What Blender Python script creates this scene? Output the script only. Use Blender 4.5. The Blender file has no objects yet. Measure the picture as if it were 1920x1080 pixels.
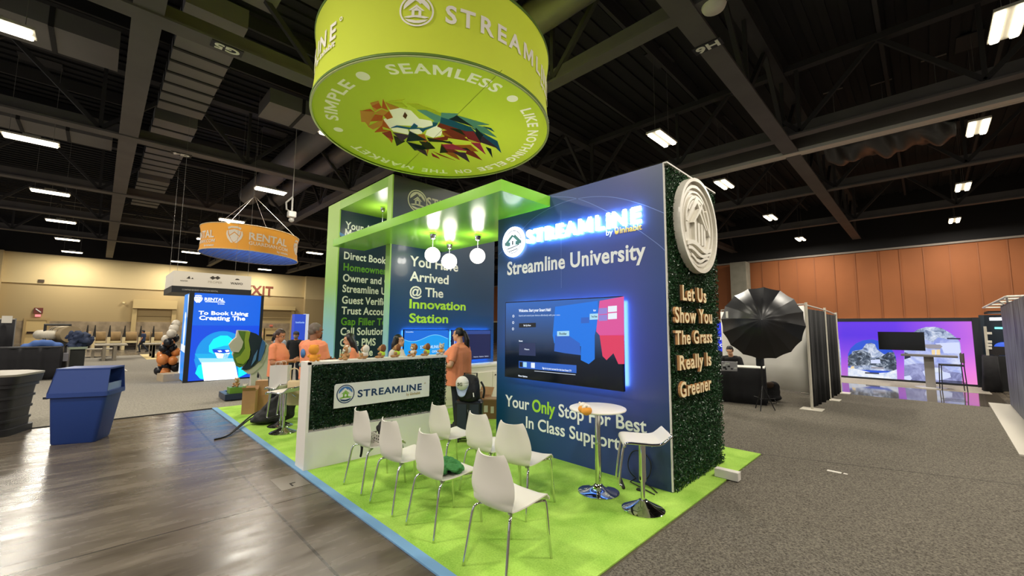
import bpy, bmesh, math, random
from mathutils import Vector, Matrix, Euler
random.seed(7)
PI = math.pi
SC = bpy.context.scene
COL = SC.collection
# ------------------------------------------------------------------ camera, world, exposure
CAM_POS = Vector((2.0311, -4.4666, 1.7654)); YAW, PITCH, ROLL, FPX = 2.3573, 0.0943, 0.0068, 773.09
def _axes():
    cy, sy, cp, sp = math.cos(YAW), math.sin(YAW), math.cos(PITCH), math.sin(PITCH)
    f = Vector((cy*cp, sy*cp, sp)); r = Vector((sy, -cy, 0)); u = r.cross(f)
    cr, sr = math.cos(ROLL), math.sin(ROLL)
    return r*cr + u*sr, u*cr - r*sr, f
AR, AU, AF = _axes()
cam = bpy.data.cameras.new('camera'); camo = bpy.data.objects.new('camera', cam); COL.objects.link(camo)
cam.sensor_width = 36; cam.lens = FPX/1920*36; cam.clip_end = 300; cam.clip_start = 0.05
camo.matrix_world = Matrix(((AR.x, AU.x, -AF.x, CAM_POS.x), (AR.y, AU.y, -AF.y, CAM_POS.y), (AR.z, AU.z, -AF.z, CAM_POS.z), (0, 0, 0, 1)))
SC.camera = camo
SC.view_settings.view_transform = 'Standard'; SC.view_settings.look = 'None'
SC.view_settings.gamma = 1; SC.view_settings.use_curve_mapping = False
SC.view_settings.exposure = 0.0
SC.cycles.use_denoising = True
SC.cycles.max_bounces = 6; SC.cycles.diffuse_bounces = 3; SC.cycles.glossy_bounces = 3; SC.cycles.transmission_bounces = 4
SC.cycles.sample_clamp_indirect = 4.0
W = bpy.data.worlds.new('hall_ambience'); SC.world = W; W.use_nodes = True
W.node_tree.nodes['Background'].inputs[0].default_value = (0.95, 0.96, 1.0, 1)
W.node_tree.nodes['Background'].inputs[1].default_value = 0.6
LAMP_Z = 8.0
LAMPS = [(x, y) for x in (-3.82, -11.4, -19.3, -27.3, -35.2, -42.9, -50.5) for y in (-6.55, 0.8, 8.4)] + \
        [(x, y) for x in (-3.85, 3.55) for y in (14.5, 22.1, 30.0)] + [(3.6, 8.35), (3.6, 0.8), (3.6, -6.55), (11.2, 8.35), (11.2, 0.8), (11.2, 14.5), (11.2, 22.1), (11.2, 30.0), (-3.82, -13.5), (3.6, -13.5), (-11.4, -13.5)]
LAMP_POWER = 360.0

def ray(px, py):
    return AF + AR*((px-960)/FPX) - AU*((py-540)/FPX)
def at(px, py, z=0.0):            # the point of the place at height z seen at a pixel of the photograph
    d = ray(px, py); return CAM_POS + d*((z-CAM_POS.z)/d.z)
def atx(px, py, x):
    d = ray(px, py); return CAM_POS + d*((x-CAM_POS.x)/d.x)
def aty(px, py, y):
    d = ray(px, py); return CAM_POS + d*((y-CAM_POS.y)/d.y)

# ------------------------------------------------------------------ materials
def lin(c):
    if isinstance(c, str):
        c = c.lstrip('#'); c = [int(c[i:i+2], 16)/255 for i in (0, 2, 4)]
    return tuple((v/12.92 if v <= 0.04045 else ((v+0.055)/1.055)**2.4) for v in c)
_M = {}
def mat(name, col='#888888', rough=0.5, metal=0.0, emit=0.0, coat=0.0, spec=0.5, trans=0.0, bump=None, var=None, ecol=None):
    """plain principled material; var=(scale, amount) noise in colour, bump=(scale, strength)"""
    if name in _M: return _M[name]
    m = bpy.data.materials.new(name); m.use_nodes = True; nt = m.node_tree; n = nt.nodes['Principled BSDF']
    c = (*lin(col), 1)
    n.inputs['Base Color'].default_value = c; n.inputs['Roughness'].default_value = rough; n.inputs['Metallic'].default_value = metal
    n.inputs['Specular IOR Level'].default_value = spec
    if coat: n.inputs['Coat Weight'].default_value = coat; n.inputs['Coat Roughness'].default_value = 0.08
    if trans: n.inputs['Transmission Weight'].default_value = trans
    if emit:
        n.inputs['Emission Color'].default_value = (*lin(ecol or col), 1); n.inputs['Emission Strength'].default_value = emit
    if var or bump:
        tc = nt.nodes.new('ShaderNodeTexCoord')
    if var:
        t = nt.nodes.new('ShaderNodeTexNoise'); t.inputs['Scale'].default_value = var[0]; t.inputs['Detail'].default_value = 4
        nt.links.new(tc.outputs['Object'], t.inputs['Vector'])
        r = nt.nodes.new('ShaderNodeValToRGB'); e = r.color_ramp.elements
        a = var[1]
        e[0].position = 0.3; e[1].position = 0.7
        e[0].color = (*[v*(1-a) for v in c[:3]], 1); e[1].color = (*[min(1, v*(1+a)) for v in c[:3]], 1)
        nt.links.new(t.outputs['Fac'], r.inputs['Fac']); nt.links.new(r.outputs['Color'], n.inputs['Base Color'])
        if emit: nt.links.new(r.outputs['Color'], n.inputs['Emission Color'])
    if bump:
        t = nt.nodes.new('ShaderNodeTexNoise'); t.inputs['Scale'].default_value = bump[0]; t.inputs['Detail'].default_value = 3
        nt.links.new(tc.outputs['Object'], t.inputs['Vector'])
        b = nt.nodes.new('ShaderNodeBump'); b.inputs['Strength'].default_value = bump[1]; b.inputs['Distance'].default_value = 0.02
        nt.links.new(t.outputs['Fac'], b.inputs['Height']); nt.links.new(b.outputs['Normal'], n.inputs['Normal'])
    _M[name] = m; return m
def grad(name, stops, axis='Z', lo=0.0, hi=1.0, rough=0.4, emit=0.0, coat=0.0, stops2=None, axis2='X', lo2=0, hi2=1, mix=(0.5)):
    """colour gradient along an object-space axis (world axis for meshes built in world space); optional second one mixed in"""
    if name in _M: return _M[name]
    m = bpy.data.materials.new(name); m.use_nodes = True; nt = m.node_tree; n = nt.nodes['Principled BSDF']
    tc = nt.nodes.new('ShaderNodeTexCoord'); sp = nt.nodes.new('ShaderNodeSeparateXYZ'); nt.links.new(tc.outputs['Object'], sp.inputs[0])
    def ramp(st, ax, a, b):
        mr = nt.nodes.new('ShaderNodeMapRange'); mr.inputs[1].default_value = a; mr.inputs[2].default_value = b
        nt.links.new(sp.outputs[ax], mr.inputs[0])
        r = nt.nodes.new('ShaderNodeValToRGB'); el = r.color_ramp.elements
        while len(el) < len(st): el.new(0.5)
        for e, (p, c) in zip(el, st): e.position = p; e.color = (*lin(c), 1)
        nt.links.new(mr.outputs[0], r.inputs['Fac']); return r.outputs['Color']
    out = ramp(stops, axis, lo, hi)
    if stops2:
        o2 = ramp(stops2, axis2, lo2, hi2); mx = nt.nodes.new('ShaderNodeMix'); mx.data_type = 'RGBA'; mx.inputs[0].default_value = mix
        nt.links.new(out, mx.inputs[6]); nt.links.new(o2, mx.inputs[7]); out = mx.outputs[2]
    nt.links.new(out, n.inputs['Base Color']); n.inputs['Roughness'].default_value = rough
    if coat: n.inputs['Coat Weight'].default_value = coat
    if emit:
        nt.links.new(out, n.inputs['Emission Color']); n.inputs['Emission Strength'].default_value = emit
    _M[name] = m; return m
def cloth_lit(name, col, k=.5, rough=.8, var=None):   # thin fabric that lets light through
    if name in _M: return _M[name]
    m = mat(name, col, rough, var=var); nt = m.node_tree; n = nt.nodes['Principled BSDF']; out = [q for q in nt.nodes if q.type == 'OUTPUT_MATERIAL'][0]
    t = nt.nodes.new('ShaderNodeBsdfTranslucent'); t.inputs['Color'].default_value = (*lin(col), 1); mx = nt.nodes.new('ShaderNodeMixShader'); mx.inputs[0].default_value = k
    nt.links.new(n.outputs[0], mx.inputs[1]); nt.links.new(t.outputs[0], mx.inputs[2]); nt.links.new(mx.outputs[0], out.inputs['Surface']); return m
def glow(name, col, s=1.0):       # a lit surface: screens, lamps
    if name in _M: return _M[name]
    m = bpy.data.materials.new(name); m.use_nodes = True; n = m.node_tree.nodes['Principled BSDF']
    n.inputs['Base Color'].default_value = (0.01, 0.01, 0.01, 1); n.inputs['Roughness'].default_value = 0.35
    n.inputs['Emission Color'].default_value = (*lin(col), 1); n.inputs['Emission Strength'].default_value = s
    _M[name] = m; return m

# ------------------------------------------------------------------ mesh builder
X, Y, Z = Vector((1, 0, 0)), Vector((0, 1, 0)), Vector((0, 0, 1))
class B:
    def __init__(s): s.v = []; s.f = []; s.mi = 0; s.m = []; s.sm = []; s.smooth = False
    def add(s, vs, fs):
        o = len(s.v); s.v.extend(Vector(v) for v in vs)
        for f in fs: s.f.append([o+i for i in f]); s.m.append(s.mi); s.sm.append(s.smooth)
    def box(s, x0, x1, y0, y1, z0, z1, M=None):
        vs = [Vector(p) for p in ((x0,y0,z0),(x1,y0,z0),(x1,y1,z0),(x0,y1,z0),(x0,y0,z1),(x1,y0,z1),(x1,y1,z1),(x0,y1,z1))]
        if M: vs = [M @ v for v in vs]
        s.add(vs, [(3,2,1,0),(4,5,6,7),(0,1,5,4),(1,2,6,5),(2,3,7,6),(3,0,4,7)])
    def bbox(s, x0, x1, y0, y1, z0, z1, r, M=None, n=3):      # box with rounded vertical edges and softened top
        pts = []
        for (cx, cy, a0) in ((x1-r, y1-r, 0), (x0+r, y1-r, 90), (x0+r, y0+r, 180), (x1-r, y0+r, 270)):
            for k in range(n+1):
                a = math.radians(a0+90*k/n); pts.append((cx+r*math.cos(a), cy+r*math.sin(a)))
        k = r*0.5; xm, ym = (x0+x1)/2, (y0+y1)/2
        sc = lambda p, d: (xm+(p[0]-xm)*(1-2*d/max(1e-6, x1-x0)), ym+(p[1]-ym)*(1-2*d/max(1e-6, y1-y0)))
        rings = [[(*sc(p, k), z0) for p in pts], [(*p, z0+k) for p in pts], [(*p, z1-k) for p in pts], [(*sc(p, k), z1) for p in pts]]
        s.loft(rings, M=M)
    def loft(s, rings, closed=True, caps=True, M=None):
        n = len(rings[0]); vs = [Vector(p) for r in rings for p in r]
        if M: vs = [M @ v for v in vs]
        fs = []
        for i in range(len(rings)-1):
            for j in range(n if closed else n-1):
                a = i*n+j; b = i*n+(j+1) % n; fs.append((a, b, b+n, a+n))
        if caps and closed:
            fs.append(tuple(range(n))[::-1]); fs.append(tuple((len(rings)-1)*n+j for j in range(n)))
        s.add(vs, fs)
    def lathe(s, prof, c=(0, 0, 0), n=32, caps=True, M=None):
        rings = [[(c[0]+r*math.cos(2*PI*k/n), c[1]+r*math.sin(2*PI*k/n), c[2]+z) for k in range(n)] for r, z in prof]
        s.loft(rings, caps=caps, M=M)
    def cyl(s, p0, p1, r0, r1=None, n=16):
        r1 = r0 if r1 is None else r1; s.tube([p0, p1], [r0, r1], n)
    def tube(s, pts, r, n=10, closed=False):
        pts = [Vector(p) for p in pts]; N = len(pts); rs = r if isinstance(r, (list, tuple)) else [r]*N
        rings = []; prev = None
        for i, p in enumerate(pts):
            d = (pts[min(i+1, N-1)]-pts[max(i-1, 0)]); d = d.normalized() if d.length > 1e-9 else Z
            if prev is None:
                a = d.orthogonal().normalized()
            else:
                a = (prev - d*prev.dot(d)); a = a.normalized() if a.length > 1e-6 else d.orthogonal().normalized()
            prev = a; b = d.cross(a)
            rings.append([p+(a*math.cos(2*PI*k/n)+b*math.sin(2*PI*k/n))*rs[i] for k in range(n)])
        s.loft(rings)
    def sphere(s, c, r, nu=20, nv=12, M=None):
        rx, ry, rz = r if isinstance(r, (tuple, list)) else (r, r, r); c = Vector(c)
        vs = [(0, 0, -1)]; 
        for i in range(1, nv):
            t = -PI/2+PI*i/nv
            for j in range(nu): vs.append((math.cos(t)*math.cos(2*PI*j/nu), math.cos(t)*math.sin(2*PI*j/nu), math.sin(t)))
        vs.append((0, 0, 1))
        out = []
        for v in vs:
            w = Vector((v[0]*rx, v[1]*ry, v[2]*rz)); out.append(c+(M @ w if M else w))
        fs = [(0, 1+(j+1) % nu, 1+j) for j in range(nu)]
        for i in range(nv-2):
            for j in range(nu):
                a = 1+i*nu+j; b = 1+i*nu+(j+1) % nu; fs.append((a, b, b+nu, a+nu))
        T = len(vs)-1; o = 1+(nv-2)*nu
        fs += [(o+j, o+(j+1) % nu, T) for j in range(nu)]
        s.add(out, fs)
    def capsule(s, p0, p1, r0, r1, n=12):
        p0, p1 = Vector(p0), Vector(p1); s.tube([p0, p1], [r0, r1], n); s.sphere(p0, r0, n, 8); s.sphere(p1, r1, n, 8)
    def poly(s, pts): s.add(pts, [tuple(range(len(pts)))])
    def prism(s, pts, O, U, V, N, d0, d1):       # 2-D outline (counter-clockwise seen against N) given thickness
        O, U, V, N = Vector(O), Vector(U), Vector(V), Vector(N)
        a = sum(p[0]*q[1]-q[0]*p[1] for p, q in zip(pts, pts[1:]+pts[:1]))
        if a < 0: pts = pts[::-1]
        if U.cross(V).dot(N) < 0: pts = pts[::-1]
        n = len(pts); lo = [O+U*p[0]+V*p[1]+N*d0 for p in pts]; hi = [O+U*p[0]+V*p[1]+N*d1 for p in pts]
        s.add(lo+hi, [tuple(range(n))[::-1], tuple(range(n, 2*n))]+[(i, (i+1) % n, n+(i+1) % n, n+i) for i in range(n)])
    def annulus(s, r0, r1, O, U, V, N, d0, d1, n=48):
        O, U, V, N = Vector(O), Vector(U), Vector(V), Vector(N)
        rings = []
        for r, d in ((r0, d0), (r1, d0), (r1, d1), (r0, d1), (r0, d0)):
            rings.append([O+U*(r*math.cos(2*PI*k/n))+V*(r*math.sin(2*PI*k/n))+N*d for k in range(n)])
        s.loft(rings, caps=False)
    def sheet(s, grid, th):                      # a thick sheet from a grid of points
        n, m = len(grid), len(grid[0]); g = [[Vector(p) for p in r] for r in grid]
        nor = []
        for i in range(n):
            row = []
            for j in range(m):
                a = g[min(i+1, n-1)][j]-g[max(i-1, 0)][j]; b = g[i][min(j+1, m-1)]-g[i][max(j-1, 0)]
                c = a.cross(b); row.append(c.normalized() if c.length > 1e-12 else Z)
            nor.append(row)
        vs = [g[i][j]+nor[i][j]*th/2 for i in range(n) for j in range(m)]+[g[i][j]-nor[i][j]*th/2 for i in range(n) for j in range(m)]
        k = n*m; fs = []
        for i in range(n-1):
            for j in range(m-1):
                a = i*m+j; fs.append((a, a+m, a+m+1, a+1)); fs.append((k+a, k+a+1, k+a+m+1, k+a+m))
        for i in range(n-1):
            a = i*m; fs.append((a, k+a, k+a+m, a+m)); b = i*m+m-1; fs.append((b, b+m, k+b+m, k+b))
        for j in range(m-1):
            fs.append((j, j+1, k+j+1, k+j)); b = (n-1)*m+j; fs.append((b, k+b, k+b+1, b+1))
        s.add(vs, fs)
    def done(s, name, mats, parent=None, smooth=None, fix=True, bevel=0):
        if not isinstance(mats, (list, tuple)): mats = [mats]
        me = bpy.data.meshes.new(name); me.from_pydata([tuple(v) for v in s.v], [], s.f)
        for m in mats: me.materials.append(m)
        me.polygons.foreach_set('material_index', s.m)
        me.polygons.foreach_set('use_smooth', [bool(smooth) if smooth is not None else q for q in s.sm])
        me.update()
        if fix:
            bm = bmesh.new(); bm.from_mesh(me); bmesh.ops.recalc_face_normals(bm, faces=bm.faces[:])
            if bevel: bmesh.ops.bevel(bm, geom=bm.edges[:], offset=bevel, segments=2, affect='EDGES', clamp_overlap=True)
            bm.to_mesh(me); bm.free()
        o = bpy.data.objects.new(name, me); COL.objects.link(o)
        if parent:
            o.parent = parent
            o.matrix_parent_inverse = _world(parent).inverted() if _KEEP else Matrix()
        if smooth == 'auto': autosm(me)
        return o
_KEEP = True
def _world(o):
    m = o.matrix_basis
    if o.parent: m = _world(o.parent) @ o.matrix_parent_inverse @ m
    return m
def autosm(me, ang=35):
    me.polygons.foreach_set('use_smooth', [True]*len(me.polygons))
    bm = bmesh.new(); bm.from_mesh(me); a = math.radians(ang)
    for e in bm.edges: e.smooth = not (len(e.link_faces) == 2 and e.calc_face_angle(0) > a)
    bm.to_mesh(me); bm.free()
def thing(name, label, cat, loc=(0, 0, 0), rz=0.0, group=None):
    o = bpy.data.objects.new(name, None); COL.objects.link(o); o.empty_display_size = 0.1
    o.location = loc; o.rotation_euler = (0, 0, rz); tag(o, label, cat, group); return o
def tag(o, label, cat, group=None):
    o['label'] = label; o['category'] = cat
    if group: o['group'] = group
    return o
def struct(o, label=None):
    o['kind'] = 'structure'
    if label: o['label'] = label
    return o
def local(b, t):                                # geometry written in a thing's own frame
    global _KEEP
    _KEEP = False
def part(b, name, mats, parent, smooth=None, bevel=0):   # b in the thing's own frame
    global _KEEP
    k = _KEEP; _KEEP = False
    o = b.done(name, mats, parent, smooth, bevel=bevel); _KEEP = k; return o
def copy_tree(o, parent=None):
    c = o.copy(); COL.objects.link(c)
    if parent: c.parent = parent
    for ch in list(o.children): copy_tree(ch, c)
    return c
def remesh(b, voxel, sm=4):                     # one continuous skin grown over the joined shapes of b
    o = b.done('tmp', [], None); o.modifiers.new('r', 'REMESH'); r = o.modifiers[0]; r.mode = 'VOXEL'; r.voxel_size = voxel
    s = o.modifiers.new('s', 'SMOOTH'); s.factor = 0.5; s.iterations = sm
    dg = bpy.context.evaluated_depsgraph_get(); me = bpy.data.meshes.new_from_object(o.evaluated_get(dg))
    bpy.data.objects.remove(o)
    me.polygons.foreach_set('use_smooth', [True]*len(me.polygons)); me.materials.clear()
    return me
def skin(b, name, m, parent=None, voxel=0.008, sm=4):
    me = remesh(b, voxel, sm); me.name = name; me.materials.append(m)
    o = bpy.data.objects.new(name, me); COL.objects.link(o)
    if parent: o.parent = parent
    return o

# ------------------------------------------------------------------ lettering
_T = {}
def _outline(t, bold, res):
    k = ('o', t, bold, res)
    if k not in _T:
        cu = bpy.data.curves.new('t', 'FONT'); cu.body = t; cu.resolution_u = res; cu.offset = bold
        o = bpy.data.objects.new('t', cu); COL.objects.link(o)
        dg = bpy.context.evaluated_depsgraph_get(); me = bpy.data.meshes.new_from_object(o.evaluated_get(dg))
        _T[k] = ([v.co.copy() for v in me.vertices], [tuple(p.vertices) for p in me.polygons])
        bpy.data.objects.remove(o); bpy.data.meshes.remove(me); bpy.data.curves.remove(cu)
    return _T[k]
def _advance(c):
    k = ('a', c)
    if k not in _T:
        w = lambda t: max(v.x for v in _outline(t, 0, 2)[0])
        _T[k] = w('H'+c+'H')-w('HH')
    return _T[k]
def glyphs(txt, bold=0.0, track=1.0, res=4, shear=0.0):
    """flat outline mesh of a line of text, scaled so that the capital height is 1, starting at x=0"""
    k = (txt, bold, track, res)
    if k in _T: return _T[k]
    H = _outline('H', 0, 2)[0]; h1, h0 = max(v.y for v in H), min(v.y for v in H); cap = h1-h0; bold = min(bold, .025)
    V, F, x = [], [], 0.0
    for c in txt:
        if c == 'M':
            st = .135*cap+bold*1.7; w = _advance('M')-.14*cap; l = .07*cap-bold; w += 2*bold; lo, hi = h0-bold, h1+bold; d = st*1.25; T = hi-lo
            P = [(0, lo), (0, hi), (d*.95, hi), (w/2, lo+T*.42), (w-d*.95, hi), (w, hi), (w, lo), (w-st, lo), (w-st, lo+T*.66), (w/2+st*.22, lo+T*.1), (w/2-st*.22, lo+T*.1), (st, lo+T*.66), (st, lo)]
            n = len(V); V += [Vector((x+l+p[0], p[1], 0)) for p in P]; F.append(tuple(range(n, n+len(P)))[::-1])
        elif c != ' ':
            vs, fs = _outline(c, bold, res); n = len(V); V += [v+Vector((x, 0, 0)) for v in vs]; F += [tuple(n+i for i in f) for f in fs]
        x += _advance(c)*track
    sc = 1/cap; x0 = min(v.x for v in V); V = [Vector(((v.x-x0)*sc, (v.y-h0)*sc, 0)) for v in V]
    _T[k] = (V, F, max(v.x for v in V)); return _T[k]
def outlines(vs, fs):
    """closed boundary loops of a flat mesh"""
    cnt = set()
    for f in fs:
        for p, q in zip(f, f[1:]+f[:1]): cnt.add((p, q))
    nx = {p: q for p, q in cnt if (q, p) not in cnt}; out = []
    while nx:
        p0 = next(iter(nx)); L = []; p = p0
        while p in nx: L.append(p); p = nx.pop(p)
        if len(L) > 2: out.append([vs[i] for i in L])
    return out
def text(b, txt, fmap, d0, d1, bold=0.02, track=1.0, cap=1.0, width=None, res=4, x0=0.0, y0=0.0, align='l', shear=0.0, side=None):
    """solid letters; fmap(u, v, d) -> world point"""
    vs, fs, w = glyphs(txt, bold, track, res, shear)
    sx = cap if width is None else width/w
    off = 0 if align == 'l' else (-w*sx/2 if align == 'c' else -w*sx)
    P = [(x0+off+v.x*sx, y0+v.y*cap) for v in vs]; n = len(P)
    cnt = {}
    for f in fs:
        for a, c in zip(f, f[1:]+f[:1]): cnt[(a, c)] = 1
    out = [e for e in cnt if (e[1], e[0]) not in cnt]
    V = [fmap(u, v, d1) for u, v in P]+[fmap(u, v, d0) for u, v in P]
    F = list(fs)+[tuple(n+i for i in f[::-1]) for f in fs]+[(c, a, n+a, n+c) for a, c in out]
    k_ = len(fs)*2; b.add(V, F)
    if side is not None:
        for i in range(len(b.m)-len(out), len(b.m)): b.m[i] = side
    return w*sx
def frame(O, U, V, N):
    O, U, V, N = Vector(O), Vector(U).normalized(), Vector(V).normalized(), Vector(N).normalized()
    return lambda u, v, d: O+U*u+V*v+N*d
def flat(b, fm, pts, d0, d1):
    """prism of an outline through a map"""
    a = sum(p[0]*q[1]-q[0]*p[1] for p, q in zip(pts, pts[1:]+pts[:1]))
    if a < 0: pts = pts[::-1]
    n = len(pts); b.add([fm(u, v, d0) for u, v in pts]+[fm(u, v, d1) for u, v in pts],
                        [tuple(range(n))[::-1], tuple(range(n, 2*n))]+[(i, (i+1) % n, n+(i+1) % n, n+i) for i in range(n)])
def ringf(b, fm, cx, cy, r0, r1, d0, d1, n=40):
    rr = [[fm(cx+r*math.cos(2*PI*k/n), cy+r*math.sin(2*PI*k/n), d) for k in range(n)] for r, d in ((r0, d0), (r1, d0), (r1, d1), (r0, d1), (r0, d0))]
    b.loft(rr, caps=False)
def disc(cx, cy, rx, ry=None, n=32, a0=0, a1=360):
    ry = rx if ry is None else ry
    full = abs(a1-a0) >= 360
    return [(cx+rx*math.cos(math.radians(a0+(a1-a0)*k/(n if full else n-1))), cy+ry*math.sin(math.radians(a0+(a1-a0)*k/(n if full else n-1)))) for k in range(n)]
LOGO = dict(
    peak=[(-.76, .08)]+[(.78*math.cos(math.radians(a)), .1+.72*math.sin(math.radians(a))) for a in range(165, 14, -10)]+[(.76, .08), (.5, .3), (.3, .5), (.2, .44), (.08, .56), (-.08, .66), (-.3, .48), (-.55, .26)],
    roof=[(-.46, .02), (0, .4), (.46, .02), (.34, .02), (0, .26), (-.34, .02)],
    post=[[(-.28, -.36), (-.12, -.33), (-.12, .12), (-.28, .03)], [(.28, -.36), (.12, -.33), (.12, .12), (.28, .03)]],
    lintel=[(-.14, .0), (.14, .0), (.14, .1), (0, .24), (-.14, .1)],
    hill=[(-.74, -.42), (-.5, -.34), (-.2, -.28), (.1, -.27), (.4, -.3), (.74, -.36), (.5, -.46), (.2, -.42), (-.1, -.4), (-.45, -.46)],
    wave=[(-.66, -.52), (-.35, -.56), (0, -.62), (.35, -.56), (.66, -.5), (.48, -.68), (.2, -.78), (-.15, -.79), (-.45, -.7)])
def logo(b, fm, cx, cy, r, d0, d1, cols=(0, 0, 0, 0), ring=(.9, 1.0)):
    q = lambda pts: [(cx+x*r, cy+y*r) for x, y in pts]
    b.mi = cols[0]; ringf(b, fm, cx, cy, r*ring[0], r*ring[1], d0, d1)
    b.mi = cols[1]; flat(b, fm, q(LOGO['peak']), d0, d1)
    b.mi = cols[2]; flat(b, fm, q(LOGO['roof']), d0, d1); flat(b, fm, q(LOGO['lintel']), d0, d1)
    for p in LOGO['post']: flat(b, fm, q(p), d0, d1)
    flat(b, fm, q(LOGO['hill']), d0, d1)
    b.mi = cols[3]; flat(b, fm, q(LOGO['wave']), d0, d1); b.mi = 0
def inhabit(b, fm, x, y, cap, d0, d1, m_by=0, m_in=1, bold=0.012):
    """the small 'by inhabit' line with its capsule mark; x is the right end"""
    w = glyphs('inhabit', 0.02)[2]*cap; wb = glyphs('by', bold)[2]*cap
    b.mi = m_in; text(b, 'inhabit', fm, d0, d1, 0.02, cap=cap, x0=x-w, y0=y)
    cxm = x-w-cap*.55
    flat(b, fm, disc(cxm, y+cap*.28, cap*.36, cap*.38, 16, 180, 360)+[(cxm+cap*.36, y+cap*.5), (cxm-cap*.36, y+cap*.5)], d0, d1)
    ring = disc(cxm, y+cap*.7, cap*.36, cap*.42, 12, 0, 180); inn = disc(cxm, y+cap*.7, cap*.22, cap*.28, 12, 180, 0)
    flat(b, fm, [(cxm+cap*.36, y+cap*.5)]+ring+[(cxm-cap*.36, y+cap*.5), (cxm-cap*.22, y+cap*.5)]+inn+[(cxm+cap*.22, y+cap*.5)], d0, d1)
    b.mi = m_by; text(b, 'by', fm, d0, d1, bold, cap=cap*.95, x0=cxm-cap*.7-wb, y0=y); b.mi = 0

def foliage(name, O, U, V, N, w, h, n, m, parent, size=0.022, depth=0.035, seed=1, skip=None):
    """a mat of small leaves over a rectangle, one mesh"""
    rnd = random.Random(seed); O, U, V, N = Vector(O), Vector(U), Vector(V), Vector(N); b = B()
    b.add([O-N*.004, O+U*w-N*.004, O+U*w+V*h-N*.004, O+V*h-N*.004], [(0, 1, 2, 3)])
    for i in range(n):
        u, v = rnd.uniform(0, w), rnd.uniform(0, h)
        d = rnd.uniform(.0, depth); c = O+U*u+V*v+N*d
        a = (U*rnd.gauss(0, 1)+V*rnd.gauss(.3, 1)+N*rnd.uniform(.1, 1.3)).normalized()
        s = a.cross(Vector((rnd.gauss(0, 1), rnd.gauss(0, 1), rnd.gauss(0, 1)))).normalized(); L = size*rnd.uniform(.7, 1.4); wd = L*.32
        k = a.cross(s)*wd*.35
        b.add([c-a*L*.5, c+s*wd+k, c+a*L*.6, c-s*wd+k], [(0, 1, 2), (0, 2, 3)])
    return b.done(name, m, parent, fix=False)
# ================================================================== the hall
def floor_mat():
    m = bpy.data.materials.new('polished_concrete'); m.use_nodes = True; nt = m.node_tree; n = nt.nodes['Principled BSDF']; L = nt.links
    tc = nt.nodes.new('ShaderNodeTexCoord')
    mp = nt.nodes.new('ShaderNodeMapping'); mp.inputs['Scale'].default_value = (1.5, .32, 1); L.new(tc.outputs['Object'], mp.inputs[0])
    t1 = nt.nodes.new('ShaderNodeTexNoise'); t1.inputs['Scale'].default_value = .9; t1.inputs['Detail'].default_value = 6; t1.inputs['Roughness'].default_value = .55
    t2 = nt.nodes.new('ShaderNodeTexNoise'); t2.inputs['Scale'].default_value = 4.2; t2.inputs['Detail'].default_value = 3; t2.inputs['Roughness'].default_value = .6
    L.new(mp.outputs[0], t1.inputs['Vector']); L.new(mp.outputs[0], t2.inputs['Vector'])
    mx = nt.nodes.new('ShaderNodeMath'); mx.operation = 'ADD'; L.new(t1.outputs['Fac'], mx.inputs[0]); L.new(t2.outputs['Fac'], mx.inputs[1])
    hv = nt.nodes.new('ShaderNodeMath'); hv.operation = 'MULTIPLY'; hv.inputs[1].default_value = .5; L.new(mx.outputs[0], hv.inputs[0])
    r = nt.nodes.new('ShaderNodeValToRGB'); e = r.color_ramp.elements; e[0].position = .22; e[1].position = .8
    e[0].color = (*lin('#2f2a25'), 1); e[1].color = (*lin('#766b5d'), 1); L.new(hv.outputs[0], r.inputs[0])
    mo = nt.nodes.new('ShaderNodeMapping'); mo.inputs['Location'].default_value = (2.65, 3.14, 0); L.new(tc.outputs['Object'], mo.inputs[0])
    br = nt.nodes.new('ShaderNodeTexBrick'); br.inputs['Scale'].default_value = 1; br.inputs['Brick Width'].default_value = 6.1; br.inputs['Row Height'].default_value = 6.1
    br.inputs['Mortar Size'].default_value = .012; br.offset = 0; br.inputs['Color1'].default_value = br.inputs['Color2'].default_value = (1, 1, 1, 1); br.inputs['Mortar'].default_value = (.4, .4, .4, 1)
    L.new(mo.outputs[0], br.inputs['Vector'])
    mm = nt.nodes.new('ShaderNodeMix'); mm.data_type = 'RGBA'; mm.blend_type = 'MULTIPLY'; mm.inputs[0].default_value = 1
    L.new(r.outputs[0], mm.inputs[6]); L.new(br.outputs['Color'], mm.inputs[7]); L.new(mm.outputs[2], n.inputs['Base Color'])
    rr = nt.nodes.new('ShaderNodeMapRange'); rr.inputs[1].default_value = .25; rr.inputs[2].default_value = .75; rr.inputs[3].default_value = .16; rr.inputs[4].default_value = .35; n.inputs['Specular IOR Level'].default_value = .36; L.new(t2.outputs['Fac'], rr.inputs[0]); L.new(rr.outputs[0], n.inputs['Roughness'])
    return m
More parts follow.
